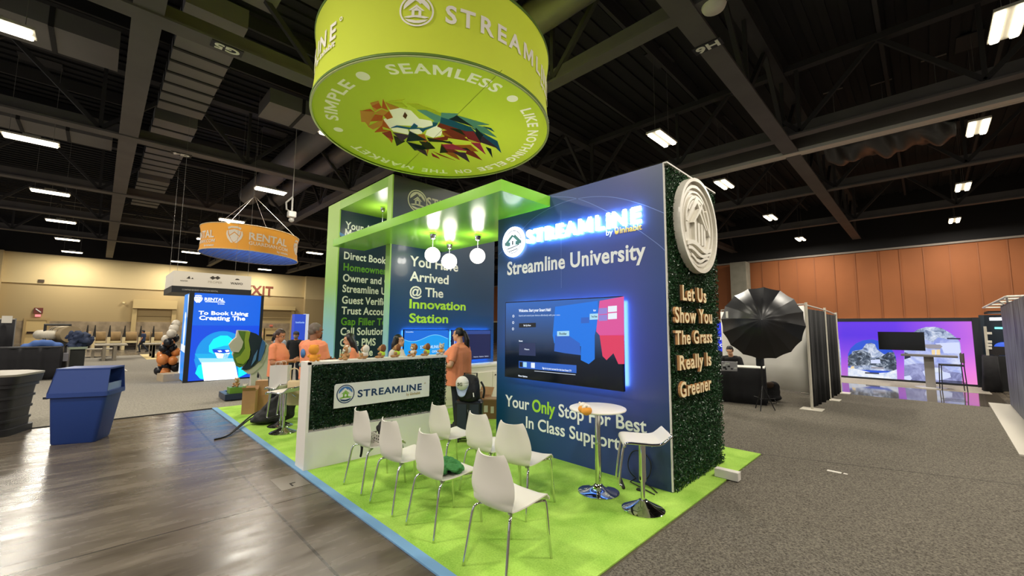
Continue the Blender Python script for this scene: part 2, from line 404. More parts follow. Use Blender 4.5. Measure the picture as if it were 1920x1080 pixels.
def carpet_mat(name, c0, c1, sc=55, bumps=.6, big=None):
    m = bpy.data.materials.new(name); m.use_nodes = True; nt = m.node_tree; n = nt.nodes['Principled BSDF']; L = nt.links
    tc = nt.nodes.new('ShaderNodeTexCoord')
    t = nt.nodes.new('ShaderNodeTexNoise'); t.inputs['Scale'].default_value = sc; t.inputs['Detail'].default_value = 5; t.inputs['Roughness'].default_value = .75
    t2 = nt.nodes.new('ShaderNodeTexNoise'); t2.inputs['Scale'].default_value = 2.2; t2.inputs['Detail'].default_value = 5; t2.inputs['Distortion'].default_value = .6
    L.new(tc.outputs['Object'], t.inputs['Vector']); L.new(tc.outputs['Object'], t2.inputs['Vector'])
    r = nt.nodes.new('ShaderNodeValToRGB'); e = r.color_ramp.elements; e[0].position = .34; e[1].position = .68
    e[0].color = (*lin(c0), 1); e[1].color = (*lin(c1), 1)
    if big:
        mx = nt.nodes.new('ShaderNodeMix'); mx.inputs[0].default_value = big; L.new(t.outputs['Fac'], mx.inputs[2]); L.new(t2.outputs['Fac'], mx.inputs[3]); L.new(mx.outputs[0], r.inputs[0])
    else: L.new(t.outputs['Fac'], r.inputs[0])
    L.new(r.outputs[0], n.inputs['Base Color']); n.inputs['Roughness'].default_value = .95; n.inputs['Specular IOR Level'].default_value = .15
    b = nt.nodes.new('ShaderNodeBump'); b.inputs['Strength'].default_value = bumps; b.inputs['Distance'].default_value = .01
    L.new(t.outputs['Fac'], b.inputs['Height']); L.new(b.outputs['Normal'], n.inputs['Normal']); return m
b = B(); b.box(-53, 16, -22, 33.2, -.2, 0); struct(b.done('floor', floor_mat()), 'polished grey brown concrete hall floor')
h_ = B(); h_.box(-3.4, -2.95, -2.95, -2.66, .0, .003); h_ = h_.done('floor_hatch', mat('hatch_grey', '#6f675b', .35)); tag(h_, 'square service hatch set in the concrete floor beside the blue carpet edge', 'floor hatch')
b = B(); b.box(-3.12, -3.02, -2.83, -2.815, .003, .006); b.box(-3.12, -3.105, -2.83, -2.77, .003, .006); b.done('lift_slot', mat('seam_dark', '#1f1d1a', .9), h_)
gm = carpet_mat('grey_carpet', '#302c28', '#8c8578', 60, .8)
b = B()
b.box(.30, 16, -22, 10.15, .0, .006)
b.box(-8.6, .30, 2.26, 10.15, .0, .006)
struct(b.done('floor_carpet_right', gm), 'speckled grey aisle carpet to the right of the booth')
gm2 = carpet_mat('grey_carpet_lit', '#6d685f', '#a19a8d', 35, .4)  # lighter than the right aisle: brighter grazing light put into the carpet colour
b = B(); b.box(-30.2, -8.78, -22, 10.15, 0, .006); struct(b.done('floor_carpet_left', gm2), 'grey aisle carpet, lightened for grazing light, beyond the trash bins')
b = B(); b.box(-6, 3.3, 10.16, 13.09, 0, .004); struct(b.done('floor_strip', mat('gloss_concrete', '#5a5248', .06, spec=.7, var=(1.2, .2))), 'glossy bare concrete strip mirroring the big video wall')
gm3 = carpet_mat('pale_carpet', '#8c8578', '#b5ad9e', 35, .4)
b = B(); b.box(-3.5, 3.2, 13.1, 16.5, 0, .006); struct(b.done('floor_carpet_back', gm3), 'pale grey carpet strip in front of the big video wall')
# seams in the aisle carpet
b = B(); tm = mat('seam_dark', '#1f1d1a', .9)
p, q = at(1430, 853), at(1920, 911)
d = (q-p).normalized(); s = d.cross(Z)*.006
b.add([p+s+Z*.0075, p-s+Z*.0075, q+d*3-s+Z*.0075, q+d*3+s+Z*.0075], [(0, 1, 2, 3)])
b.box(-8.8, -8.76, -22, -2.6, .0, .012)
p = at(1568, 885, .0065); k_ = B(); k_.box(p.x-.09, p.x+.05, p.y-.03, p.y+.03, .006, .0085); k_.box(p.x+.07, p.x+.11, p.y-.02, p.y+.02, .006, .0085); tag(k_.done('tape_mark', mat('tape_white', '#d6d2c8', .7)), 'small scrap of white tape stuck on the grey carpet right of the booth', 'tape mark')
struct(b.done('trim_1', tm), 'dark seams of the aisle carpet')

# ---- left wall (far, beige)
LX = -53.0
def lw(px, py): return atx(px, py, LX)
ztop = lw(323, 497).z
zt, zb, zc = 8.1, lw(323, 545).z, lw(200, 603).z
wl = grad('beige_wall_low', [(0, '#aa9468'), (1, '#bda678')], 'Z', zc, zb, .8)  # wall colour lightens upwards: stronger lamp light near the top painted in
wu = mat('beige_wall_up', '#dcc694', .85, var=(.4, .05)); wc = mat('concrete_wainscot', '#94836a', .9, var=(1.3, .35))  # upper beige is lighter too, with the brighter top light in its colour
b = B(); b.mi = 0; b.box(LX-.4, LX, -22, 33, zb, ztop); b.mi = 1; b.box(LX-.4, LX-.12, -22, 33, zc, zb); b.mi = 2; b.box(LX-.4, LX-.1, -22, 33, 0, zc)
yp = lw(572, 521).y; b.mi = 0; b.box(LX, LX+.5, yp, yp+5, zb-.2, ztop); b.mi = 1; b.box(LX-.1, LX+.5, yp, yp+5, zc, zb-.2); b.mi = 2; b.box(LX-.1, LX+.5, yp, yp+5, 0, zc)
y0 = lw(13, 470).y; b.mi = 1; b.box(LX-.1, LX+.6, y0-2.6, y0-.1, 0, ztop)
b.mi = 3; b.box(LX-.4, LX+.02, -22, 33, ztop, 11); struct(b.done('wall_left', [wu, wl, wc, mat('dark_bulkhead', '#171516', .9)]), 'tall beige end wall with concrete lower band')
b = B(); fm = frame((LX+.02, 0, 0), Y, Z, X); p = lw(460, 551); q = lw(511, 554)
text(b, 'EXIT', fm, 0, .06, .03, 1.08, cap=lw(500, 537).z-lw(500, 553).z, width=q.y-p.y, x0=p.y, y0=q.z)
o = b.done('exit_lettering', mat('exit_brown', '#7c3c2a', .6)); tag(o, 'large brown word EXIT on the beige wall above the roller door', 'lettering')
def leftdoor(n, px0, px1, pyt, ztop=None):
    y0, y1 = lw(px0, pyt).y, lw(px1, pyt).y; z1 = lw(px0, pyt).z
    b = B(); b.box(LX-.1, LX-.04, y0, y1, 0, z1); o = struct(b.done('door_%d' % n, mat('door_beige', '#c8ad74', .6)), 'beige steel exit door in the end wall')
    b = B(); w = .16; b.box(LX-.1, LX+.02, y0-w, y0, 0, z1+w); b.box(LX-.1, LX+.02, y1, y1+w, 0, z1+w); b.box(LX-.1, LX+.02, y0, y1, z1, z1+w)
    b.done('door_frame', mat('door_frame_tan', '#a98f5e', .6), o)
    b = B(); zz = z1*.48; b.box(LX-.02, LX+.08, y0+.08, y1-.1, zz-.09, zz+.09); b.done('push_bar', mat('dark_bronze', '#3a2a20', .4, .6), o)
leftdoor(1, 50, 88, 600)
leftdoor(2, 498, 518, 618); leftdoor(3, 480, 494, 618)
def shutter(n, px0, px1, pyt, pyb):
    p, q = lw(px0, pyt), lw(px1, pyt+4); zb_ = lw(px0, pyb).z
    b = B(); b.box(LX, LX+.45, p.y, q.y, zb_, p.z); o = struct(b.done('door_%d' % n, mat('shutter_box', '#c9b07a', .6)), 'beige roller shutter box above a loading door')
    b = B(); b.box(LX-.1, LX+.02, p.y+.3, q.y-.3, 2.6, zb_); b.done('shutter_curtain', mat('shutter_tan', '#a28a5d', .7), o)
    b = B(); b.box(LX-.1, LX+.2, q.y-.35, q.y, 0, zb_); b.box(LX-.1, LX+.2, p.y, p.y+.35, 0, zb_); b.done('door_frame', mat('shutter_frame', '#bba36f', .6), o)
shutter(4, 250, 332, 561, 578); shutter(5, 440, 552, 571, 579)
# exit arrows / small signs on the wall
def wallsign(name, px0, py0, px1, py1, m, label, cat='sign', extra=None):
    p, q = lw(px0, py0), lw(px1, py1); b = B(); b.box(LX-.08, LX+.08, p.y, q.y, q.z, p.z); o = tag(b.done(name, m), label, cat)
    return o, p, q
o, p, q = wallsign('direction_sign', 64, 577, 80, 588, mat('sign_maroon', '#6d2f25', .6), 'maroon sign with a white diagonal arrow above the far exit door')
b = B(); fm = frame((LX+.08, 0, 0), Y, Z, X); w, h = q.y-p.y, p.z-q.z
flat(b, fm, [(p.y+w*.15, q.z+h*.78), (p.y+w*.25, q.z+h*.88), (p.y+w*.85, q.z+h*.25), (p.y+w*.78, q.z+h*.15)], 0, .03); b.done('arrow', mat('white_paint', '#e9e6df', .6), o)
wallsign('exit_light', 66, 589.5, 76, 594, glow('exit_pink', '#ff9a9a', 1.0), 'small lit pink red exit light above the far exit door', 'exit sign')
wallsign('exit_light', 506, 609, 511, 612, glow('exit_red', '#d0664a', .8), 'small dim red exit light above the double doors under EXIT', 'exit sign')
for (a, c, lab) in (((72, 524, 83, 530), '#4a3b2c', 'small dark vent on the upper beige wall above the far door'), ((230, 566, 234, 569), '#e8d7a0', 'small cream box on the beige wall beside the roller shutter'), ((485, 551, 491, 552.5), '#3a2a22', 'small dark vent under the EXIT lettering')):
    wallsign('wall_vent', *a, mat('vent'+c, c, .6), lab, 'vent')

# ---- back wall (rust brown panels)
BY = 33.0
def bw(px, py): return aty(px, py, BY)
zlo = bw(1700, 597).z; ztb = bw(1560, 477).z
rb = mat('rust_panels', '#96582f', .75, var=(.35, .12)); rs = mat('panel_joint', '#7a4628', .7); rl = mat('panel_joint_light', '#8f5530', .7)
b = B(); b.box(-53, 16, BY, BY+.3, 0, ztb); b.mi = 1; b.box(-53, 16, BY, BY+.3, ztb, 11); o = struct(b.done('wall_back', [rb, mat('dark_bulkhead', '#171516', .9)]), 'tall rust brown panelled wall')
b = B()
for px in (1372, 1345, 1430, 1462, 1495, 1528, 1565, 1605, 1650, 1690, 1735, 1785, 1838, 1895, 1950):
    x = bw(px, 520).x; b.box(x-.03, x+.03, BY-.04, BY, zlo, ztb)
b.done('panel_ribs', rl, o)
b = B(); b.box(-53, 16, BY-.15, BY, zlo-.15, zlo+.02); struct(b.done('trim_2', mat('cream_trim', '#d9c9a4', .6)), 'cream rail under the rust panels')
b = B(); b.box(-53, 16, BY-.1, BY, 0, zlo-.15); struct(b.done('baseboard_back', mat('dark_dado', '#2b2623', .7)), 'dark lower band of the rust wall')
b = B(); b.box(-53, 16, BY-.12, BY, ztb-.06, ztb+.06); struct(b.done('trim_3', mat('grey_angle', '#8b8177', .6)), 'grey rail along the top of the rust wall')
p, q = bw(1379, 500), bw(1408, 500); b = B(); b.box(p.x, q.x, BY-1.4, BY-.3, 0, ztb-.1); struct(b.done('column', mat('concrete_column', '#8a8678', .85, var=(2, .15))), 'square concrete column against the rust wall')
b = B(); b.box(15.8, 16, -22, 33, 0, 11); struct(b.done('wall_right', mat('wall_r', '#7a6a58', .8)), 'plain brown side wall')

# ---- ceiling
deck = mat('black_deck', '#141315', .9); steel = mat('painted_steel', '#54504f', .7, var=(1.2, .12)); steel_d = mat('painted_steel_dark', '#2d2b2c', .8); duct_m = mat('grey_duct', '#6a6765', .6, var=(.8, .1))
b = B(); b.box(-53, 16, -22, 33.2, 11.0, 11.2)
for i in range(150): b.box(-53+i*.46, -52.8+i*.46, -22, 33, 10.93, 11.0)
struct(b.done('ceiling', deck), 'black corrugated roof deck')
XL = [(-1.02, .5), (-8.85, .5), (-16.7, .5), (-25.3, .5), (-33, .5), (-41, .5), (6.8, .5)]; YL = [-12, -4.2, 3.5, 11.3, 18.7, 26.2]
def truss(name, a, c, wid, label, main):
    a, c = Vector(a), Vector(c); d = (c-a).normalized(); s = d.cross(Z)*(wid/2)
    t = thing(name, label, 'ceiling truss', a, group='ceiling trusses'); t['kind'] = 'structure'
    def bar(p, q, w, h, bb):
        dd = (q-p).normalized(); ss = dd.cross(Z); ss = ss.normalized()*w/2 if ss.length > .01 else X*w/2; uu = ss.cross(dd).normalized()*h/2
        bb.add([p-ss-uu, p+ss-uu, p+ss+uu, p-ss+uu, q-ss-uu, q+ss-uu, q+ss+uu, q-ss+uu], [(0, 3, 2, 1), (4, 5, 6, 7), (0, 1, 5, 4), (1, 2, 6, 5), (2, 3, 7, 6), (3, 0, 4, 7)])
    bb = B(); bar(a, c, wid, .06, bb); bar(a+Z*.2, c+Z*.2, .06, .4, bb); bb.done('bottom_chord', steel, t)
    bb = B(); bar(a+Z*2.3, c+Z*2.3, wid*.8, .2, bb); bb.done('top_chord', steel_d, t)
    bb = B(); L = (c-a).length; n = int(L/3.9); k = 0
    for i in range(n):
        p, q = a+d*(L*i/n), a+d*(L*(i+1)/n); m_ = (p+q)/2
        bar(p+Z*.1, m_+Z*2.3, .12, .12, bb); bar(m_+Z*2.3, q+Z*.1, .12, .12, bb); bar(p+Z*.1, p+Z*2.3, .1, .1, bb)
    bb.done('web_bars', steel_d, t)
TZ = 8.05
for x, w in XL: truss('ceiling_truss', (x, -21.5, TZ), (x, 32.5, TZ), .46 if x < 0 else .4, 'grey steel roof truss crossing the hall towards the rust wall', True)
for y in YL: truss('ceiling_truss', (-52.5, y, TZ+.04), (15.5, y, TZ+.04), .34 if y != -4.2 else .48, 'grey steel roof truss running towards the beige wall', False)
# joists
for i, x in enumerate([v+k for v in (-1.02, -8.85, -16.7, -25.3) for k in (2.6, 5.2)]):
    b = B(); b.box(x-.05, x+.05, -21, 32, 10.45, 10.85); o = b.done('trim_%d' % (10+i), steel_d); struct(o, 'dark roof joist')
# rectangular and round ducts
def duct(px, z, name, label, m=duct_m, bands=0, h=.5):
    P = [at(*p, z) for p in px]; b = B()
    b.add(P+[p+Z*h for p in P], [(3, 2, 1, 0), (4, 5, 6, 7), (0, 1, 5, 4), (1, 2, 6, 5), (2, 3, 7, 6), (3, 0, 4, 7)])
    o = tag(b.done(name, m), label, 'duct'); o['kind'] = 'structure'
    if bands:
        b = B()
        for i in range(1, bands):
            t = i/bands; p, q = P[0].lerp(P[3], t), P[1].lerp(P[2], t); d = (P[3]-P[0]).normalized()*.05
            b.add([p-d-Z*.03, p+d-Z*.03, q+d-Z*.03, q-d-Z*.03, p-d, p+d, q+d, q-d], [(0, 1, 2, 3), (4, 5, 6, 7), (0, 1, 5, 4), (1, 2, 6, 5), (2, 3, 7, 6), (3, 0, 4, 7)])
        b.done('band', mat('duct_band', '#1c1b1b', .8), o)
def ductw(x0, x1, y0, y1, z, label, bands, axis, h=.5):
    b = B(); b.box(x0, x1, y0, y1, z, z+h); o = tag(b.done('duct', duct_m), label, 'duct'); o['kind'] = 'structure'; b = B()
    for i in range(1, bands):
        if axis == 'x': q = x0+(x1-x0)*i/bands; b.box(q-.05, q+.05, y0-.02, y1+.02, z-.03, z+h)
        else: q = y0+(y1-y0)*i/bands; b.box(x0-.02, x1+.02, q-.05, q+.05, z-.03, z+h)
    b.done('band', mat('duct_band', '#1c1b1b', .8), o)
A_ = [at(330, 70, 9.2), at(437, 110, 9.2), at(372, 280, 9.2), at(292, 255, 9.2)]
ya, yb = min(p.y for p in A_[:2]), max(p.y for p in A_[:2])
ductw(-16.2, -9.6, ya, yb, 9.2, 'long grey rectangular ceiling duct above the orange hanging ring', 9, 'x')
ductw(-24.8, -17.2, ya, yb, 9.2, 'second grey rectangular ceiling duct in line beyond the first', 9, 'x')
ductw(-32.5, -25.8, ya, yb, 9.2, 'third grey rectangular ceiling duct in line beyond the second', 8, 'x')
ductw(-14.2, -12.8, -9.5, -4.6, 9.1, 'grey duct branch left of the long ceiling truss', 4, 'y'); ductw(-14.2, -12.8, -1.0, 3.2, 9.1, 'grey duct branch right of the long ceiling truss', 4, 'y')
ductw(-22, -20.6, -9.5, -4.6, 9.1, 'grey duct branch over the second row of lamps', 4, 'y')
ductw(-9.2, -4.5, -3.6, -1.9, 9.6, 'dark grey duct above the round green sign', 5, 'x')
for i, (y, z, r, lab) in enumerate(((1.3, 9.4, .5, 'thick round grey ceiling pipe behind the green ring'), (2.75, 9.5, .42, 'thinner round grey ceiling pipe beside the thick one'))):
    b = B(); b.smooth = True; b.cyl((-26, y, z), (6, y, z), r, n=24); o = tag(b.done('round_duct', mat('round_duct', '#5a5757', .5), fix=True), lab, 'duct'); o['kind'] = 'structure'; autosm(o.data)
# movable-wall track with its bright lip
t = thing('wall_track', 'long bright steel track of the movable wall across the ceiling', 'ceiling track', (0, 13.0, 8)); t['kind'] = 'structure'
b = B(); b.box(-30, 15.5, 12.6, 13.4, 8.12, 8.5); b.done('track_beam', steel, t)
b = B(); b.box(-30, 15.5, 12.62, 12.9, 8.0, 8.12); b.box(-30, 15.5, 13.0, 13.1, 8.03, 8.12); b.done('track_lip', mat('track_bright', '#c9c6c0', .35, .3), t)
wire_m_ = mat('thin_wire', '#8a8680', .5, .5)
# tarpaulin bunched over the track
g = []
for i in range(41):
    row = []
    for j in range(12):
        u, v = i/40, j/11; x = -.3+u*3.4; row.append((x, 14.3+v*2.0+.1*math.sin(9*u+5*v), 8.55+.35*math.sin(PI*v)*(-1)+.12*math.sin(17*u+3*v)+.07*math.sin(31*u-6*v)))
    g.append(row)
b = B(); b.smooth = True; b.sheet(g, .02); o = tag(b.done('tarpaulin', mat('black_tarp', '#28282a', .35)), 'dark crumpled tarpaulin hung under the roof behind the bright track', 'tarpaulin')
b = B()
for i_, j_ in ((4, 3), (20, 6), (36, 3)): p = Vector(g[i_][j_]); b.cyl(p, (p.x, p.y, 10.92), .01, n=6); b.box(p.x-.3, p.x+.3, p.y-.02, p.y+.02, 10.90, 10.929)
b.done('tie_cords', wire_m_, o)
# lamps of the hall
lm_case = mat('lamp_case', '#b9b4aa', .5); lm_on = glow('lamp_on', '#fff4d6', 8.0); wire_m = mat('thin_wire', '#8a8680', .5, .5)
def lamp_thing():
    t = thing('high_bay_lamp', 'x', 'ceiling lamp', (0, 0, 0), group='hall high bay lamps')
    b = B(); b.box(-.24, .24, -.66, .66, .06, .12); b.box(-.1, .1, -.2, .2, .12, .22); part(b, 'housing', lm_case, t)
    for sx in (-.14, .14):
        b = B(); b.bbox(sx-.07, sx+.07, -.62, .62, 0, .06, .03); part(b, 'tube', lm_on, t)
    b = B(); 
    for sy in (-.5, .5): b.cyl((0, sy, .12), (0, sy, 2.9), .006, n=6)
    part(b, 'suspension_wire', wire_m, t); b = B(); b.box(-.3, .3, -.52, .52, 2.89, 2.929); part(b, 'hanger_rail', steel_d, t); return t
L0 = lamp_thing()
def lamp_label(x, y):
    o = ('first', 'second', 'third', 'fourth', 'fifth', 'sixth', 'seventh')
    if y > 12: return 'lit hall lamp %s, %s of its row beyond the bright track' % ({3.55: 'far right', -3.85: 'right of the blue tower'}.get(x, 'past the right edge'), o[{14.5: 0, 22.1: 1, 30.0: 2}[y]])
    if x > 0 or y < -10: return 'lit hall lamp beyond the edge of the picture, near x %d y %d' % (round(x), round(y)) if False else 'lit hall lamp over the %s aisle, %s' % ('right' if x > 0 else 'near', o[int(abs(y*.3+x)) % 7])
    k = [-3.82, -11.4, -19.3, -27.3, -35.2, -42.9, -50.5].index(x)
    return 'lit hall lamp %s, %s in its line towards the beige wall' % ({-6.55: 'over the left aisle', .8: 'over the hanging rings', 8.4: 'behind the tall arch'}[y], o[k])
for i, (x, y) in enumerate(LAMPS):
    vis = not (x > 4 or y < -10 or (x > 2 and y < 8))
    if vis or True:
        o = L0 if i == 0 else copy_tree(L0); o.location = (x, y, LAMP_Z)
        o['label'] = lamp_label(x, y)
    ld = bpy.data.lights.new('hall_lamp', 'AREA'); ld.shape = 'RECTANGLE'; ld.size = .5; ld.size_y = 1.3; ld.energy = LAMP_POWER; ld.color = (1.0, .93, .80)
    lo = bpy.data.objects.new('hall_lamp', ld); COL.objects.link(lo); lo.location = (x, y, LAMP_Z-.03)
# the grid plates under the trusses
def grid_plate(txt, p, u, v, label):
    t = thing('grid_plate', label, 'sign', p); u, v = Vector(u), Vector(v); n = u.cross(v)
    b = B(); O = p-u*.3-v*.14
    b.add([O, O+u*.6, O+u*.6+v*.28, O+v*.28, O-n*.02, O+u*.6-n*.02, O+u*.6+v*.28-n*.02, O+v*.28-n*.02], [(0, 1, 2, 3), (7, 6, 5, 4), (0, 4, 5, 1), (1, 5, 6, 2), (2, 6, 7, 3), (3, 7, 4, 0)])
    b.done('plate', mat('plate_black', '#141414', .6), t)
    b = B(); text(b, txt, frame(p-u*.24-v*.1, u, v, n), .0, .012, .04, 1.0, cap=.2, width=.48); b.done('lettering', mat('white_paint', '#e9e6df', .6), t)
grid_plate('G5', at(426, 92, 8.0), -Y, -X, 'small black plate reading G5 under the left truss')
grid_plate('G4', at(340, 290, 8.0), -Y, -X, 'small black plate reading G4 under the second truss')
grid_plate('H6', at(1327, 88, 8.0), (-1, 0, 0), (0, 1, 0), 'small black plate reading H6 under the right truss')
b = B(); b.smooth = True; c = at(1338, 8, 8.1); b.lathe([(.02, -.12), (.2, -.1), (.24, 0), (.2, .08), (.03, .1)], c, 20); b.box(c.x-.1, c.x+.1, c.y-.06, c.y+.06, c.z+.08, c.z+.3)
tag(b.done('ceiling_speaker', mat('off_white', '#cfcac0', .5)), 'round off white device under the right truss near the top edge', 'ceiling device')
# chain hoist
t = thing('chain_hoist', 'small white chain hoist hanging from the ceiling right of the orange ring', 'hoist', at(548, 385, 6.6))
p = at(548, 385, 6.6); b = B(); b.tube([p+Z*4.36, p+Z*.2], .015, 8); b.tube([p+Z*.35, p+Vector((-.1, -.2, .1)), p+Vector((0, -.2, -.2)), p+Vector((0, 0, -.3)), p+Z*.3], .035, 8); b.done('chain', mat('hoist_white', '#d8d5cf', .4, .4), t)
b = B(); b.bbox(p.x-.12, p.x+.12, p.y-.15, p.y+.15, p.z-.5, p.z-.25, .04); b.sphere(p-Z*.6, .1, 10, 8); b.done('hook', mat('hoist_white', '#d8d5cf', .4, .4), t)
# ================================================================== the booth
chrome = mat('chrome', '#dcdcdc', .06, 1.0); white_g = mat('white_gloss', '#e9e6df', .3); white_p = mat('white_laminate', '#e4e0d8', .45)
navy = '#16294a'
# carpet
g_m = carpet_mat('green_carpet', '#74a534', '#c2e86c', 70, .5, .55)
t = thing('booth_carpet', 'bright lime green booth carpet with a blue edge strip', 'carpet', (-4.2, -.15, 0))
b = B(); b.box(-8.75, .273, -2.55, 2.26, .002, .014); b.done('pile', g_m, t)
b = B(); b.box(-8.78, .15, -2.64, -2.55, .002, .016); b.done('edge_strip', mat('blue_edge', '#6f9cc4', .6), t)

# ---- tall media tower
TW, TD, TH = 2.7694, 1.529, 3.66
t = thing('media_tower', 'tall blue display tower reading Streamline University with a leafy green side', 'display tower', (-1.4, .75, 0)); tower = t
fm = frame((0, 0, 0), X, Z, -Y)
b = B(); b.box(-TW, -.001, .03, TD, .014, TH); b.done('core', mat('tower_back', '#20304e', .6), t)
def tower_print_sheen():
    m = grad('tower_print_sheen', [(0, '#0b3048'), (.16, '#123c5e'), (.42, '#2b469c'), (.62, '#2f54a4'), (.8, '#2a4f8e'), (1, '#4c6078')], 'Z', 0, TH, .32, coat=.12,  # blue print; its greyish top stop is a reflection painted into the colour
             stops2=[(0, '#0d4a6a'), (.3, '#20488a'), (.62, '#3b49a6'), (.85, '#4c489e'), (1, '#303a66')], axis2='X', lo2=-TW, hi2=0, mix=.5)
    return m
b = B(); b.box(-TW, .004, 0, .03, .014, TH); b.done('front_panel', tower_print_sheen(), t)
# thin printed arcs
b = B()
def arc_print(b, fm, pts, w=.008, d=.0025):
    rows = []
    for i, p in enumerate(pts):
        a = Vector(pts[min(i+1, len(pts)-1)])-Vector(pts[max(i-1, 0)]); n = Vector((-a.y, a.x)).normalized()*w/2
        rows.append([fm(p[0]+n.x, p[1]+n.y, d), fm(p[0]-n.x, p[1]-n.y, d)])
    b.loft(rows, closed=False, caps=False)
def towpx(pts): return [(aty(x, y, 0).x, aty(x, y, 0).z) for x, y in pts]
def smooth_pts(P, n=8):
    out = []
    for i in range(len(P)-1):
        p0, p1, p2, p3 = P[max(i-1, 0)], P[i], P[i+1], P[min(i+2, len(P)-1)]
        for k in range(n):
            s = k/n; out.append(tuple(.5*((2*p1[j])+(-p0[j]+p2[j])*s+(2*p0[j]-5*p1[j]+4*p2[j]-p3[j])*s*s+(-p0[j]+3*p1[j]-3*p2[j]+p3[j])*s**3) for j in (0, 1)))
    out.append(P[-1]); return out
arc_print(b, fm, smooth_pts(towpx([(935, 478), (960, 452), (1000, 410), (1050, 382), (1100, 370), (1150, 370), (1200, 382), (1246, 400)])))
arc_print(b, fm, smooth_pts(towpx([(1034, 369), (1080, 372), (1130, 392), (1180, 420), (1230, 455), (1247, 470)])))
P = towpx([(1052, 395), (1052, 540)]); arc_print(b, fm, [P[0], (P[0][0], P[1][1])], .005)
b.done('printed_arcs', mat('arc_print', '#6f86c8', .4), t, fix=False)
wt = mat('print_white', '#f4f4f2', .4); gt = mat('print_lime', '#a8dd3a', .4); ot = mat('print_amber', '#e9b04c', .4)
def line_on(b, txt, fm, uv0, uv1, cap, bold=.02, d=.003, track=1.0):
    text(b, txt, fm, -.001, d, bold, track, cap=cap, width=uv1-uv0[0], x0=uv0[0], y0=uv0[1])
b = B(); line_on(b, 'Streamline University', fm, (-2.55, 2.575), -.235, .195, .03, track=1.06); b.done('heading_text', wt, t)
for args in (('Your', fm, (-2.57, .575), -2.075, .16, .015), ('Stop For Best', fm, (-1.54, .575), -.275, .16, .015), ('In Class Support', fm, (-2.14, .325), -.62, .155, .015)):
    b = B(); line_on(b, *args); b.done('slogan_text', wt, t)
b = B(); line_on(b, 'Only', fm, (-2.02, .575), -1.6, .16, .045); b.done('slogan_word', gt, t, )
b = B(); inhabit(b, fm, -.275, 2.925, .075, -.001, .004); b.done('byline_text', [wt, ot], t)
# lit letters standing off the wall
lit = glow('sign_face', '#eaf4ff', 3.5); halo = glow('sign_halo', '#8cd2ff', 60.0)
sg = B(); sg.mi = 0
zs0, zs1 = aty(990, 478, 0).z, aty(1205, 411, 0).z
cap = .185
text(sg, 'STREAMLINE', fm, .034, .06, .035, 1.2, cap=cap, width=2.10-.255, x0=-2.10, y0=3.005)
sg.mi = 1; text(sg, 'STREAMLINE', fm, .022, .032, .02, 1.2, cap=cap*.94, width=2.07-.28, x0=-2.08, y0=3.01)
sg.done('lit_lettering', [lit, halo], t)
b = B(); fmL = frame((-2.385, 0, 3.07), X, Z, -Y)
b.mi = 0; flat(b, fmL, disc(0, 0, .235, n=48), .02, .045); b.mi = 1; flat(b, fmL, disc(0, 0, .2, n=32), .010, .018); b.done('round_logo_plate', [lit, halo], t)
b = B(); q = lambda pts, s=.185: [(x*s, y*s) for x, y in pts]
mt_, m2 = mat('logo_teal', '#86cbe2', .5), mat('logo_grey', '#5f7088', .5)
b.mi = 1; ringf(b, fmL, 0, 0, .168, .178, .045, .047)
b.mi = 0; flat(b, fmL, q([(-.88, -.22), (-.9, 0), (-.35, .45), (-.1, .62), (.12, .5), (.22, .6), (.6, .28), (.9, 0), (.88, -.22), (.6, -.3), (-.6, -.32)]), .045, .048)
b.mi = 2; flat(b, fmL, q([(-.46, .02), (0, .4), (.46, .02), (.28, .02), (.28, -.34), (-.28, -.34), (-.28, .02)]), .045, .051)
b.mi = 1; flat(b, fmL, q([(-.08, -.26), (.08, -.26), (.08, .08), (-.08, .08)]), .045, .053); flat(b, fmL, q([(-.7, -.5), (-.2, -.44), (.3, -.36), (.7, -.28), (.7, -.35), (.3, -.44), (-.2, -.53), (-.64, -.58)]), .045, .048); flat(b, fmL, q([(-.5, -.74), (0, -.68), (.5, -.6), (.56, -.67), (0, -.76), (-.4, -.8)]), .045, .048)
b.done('logo_drawing', [mt_, m2, lit], t)
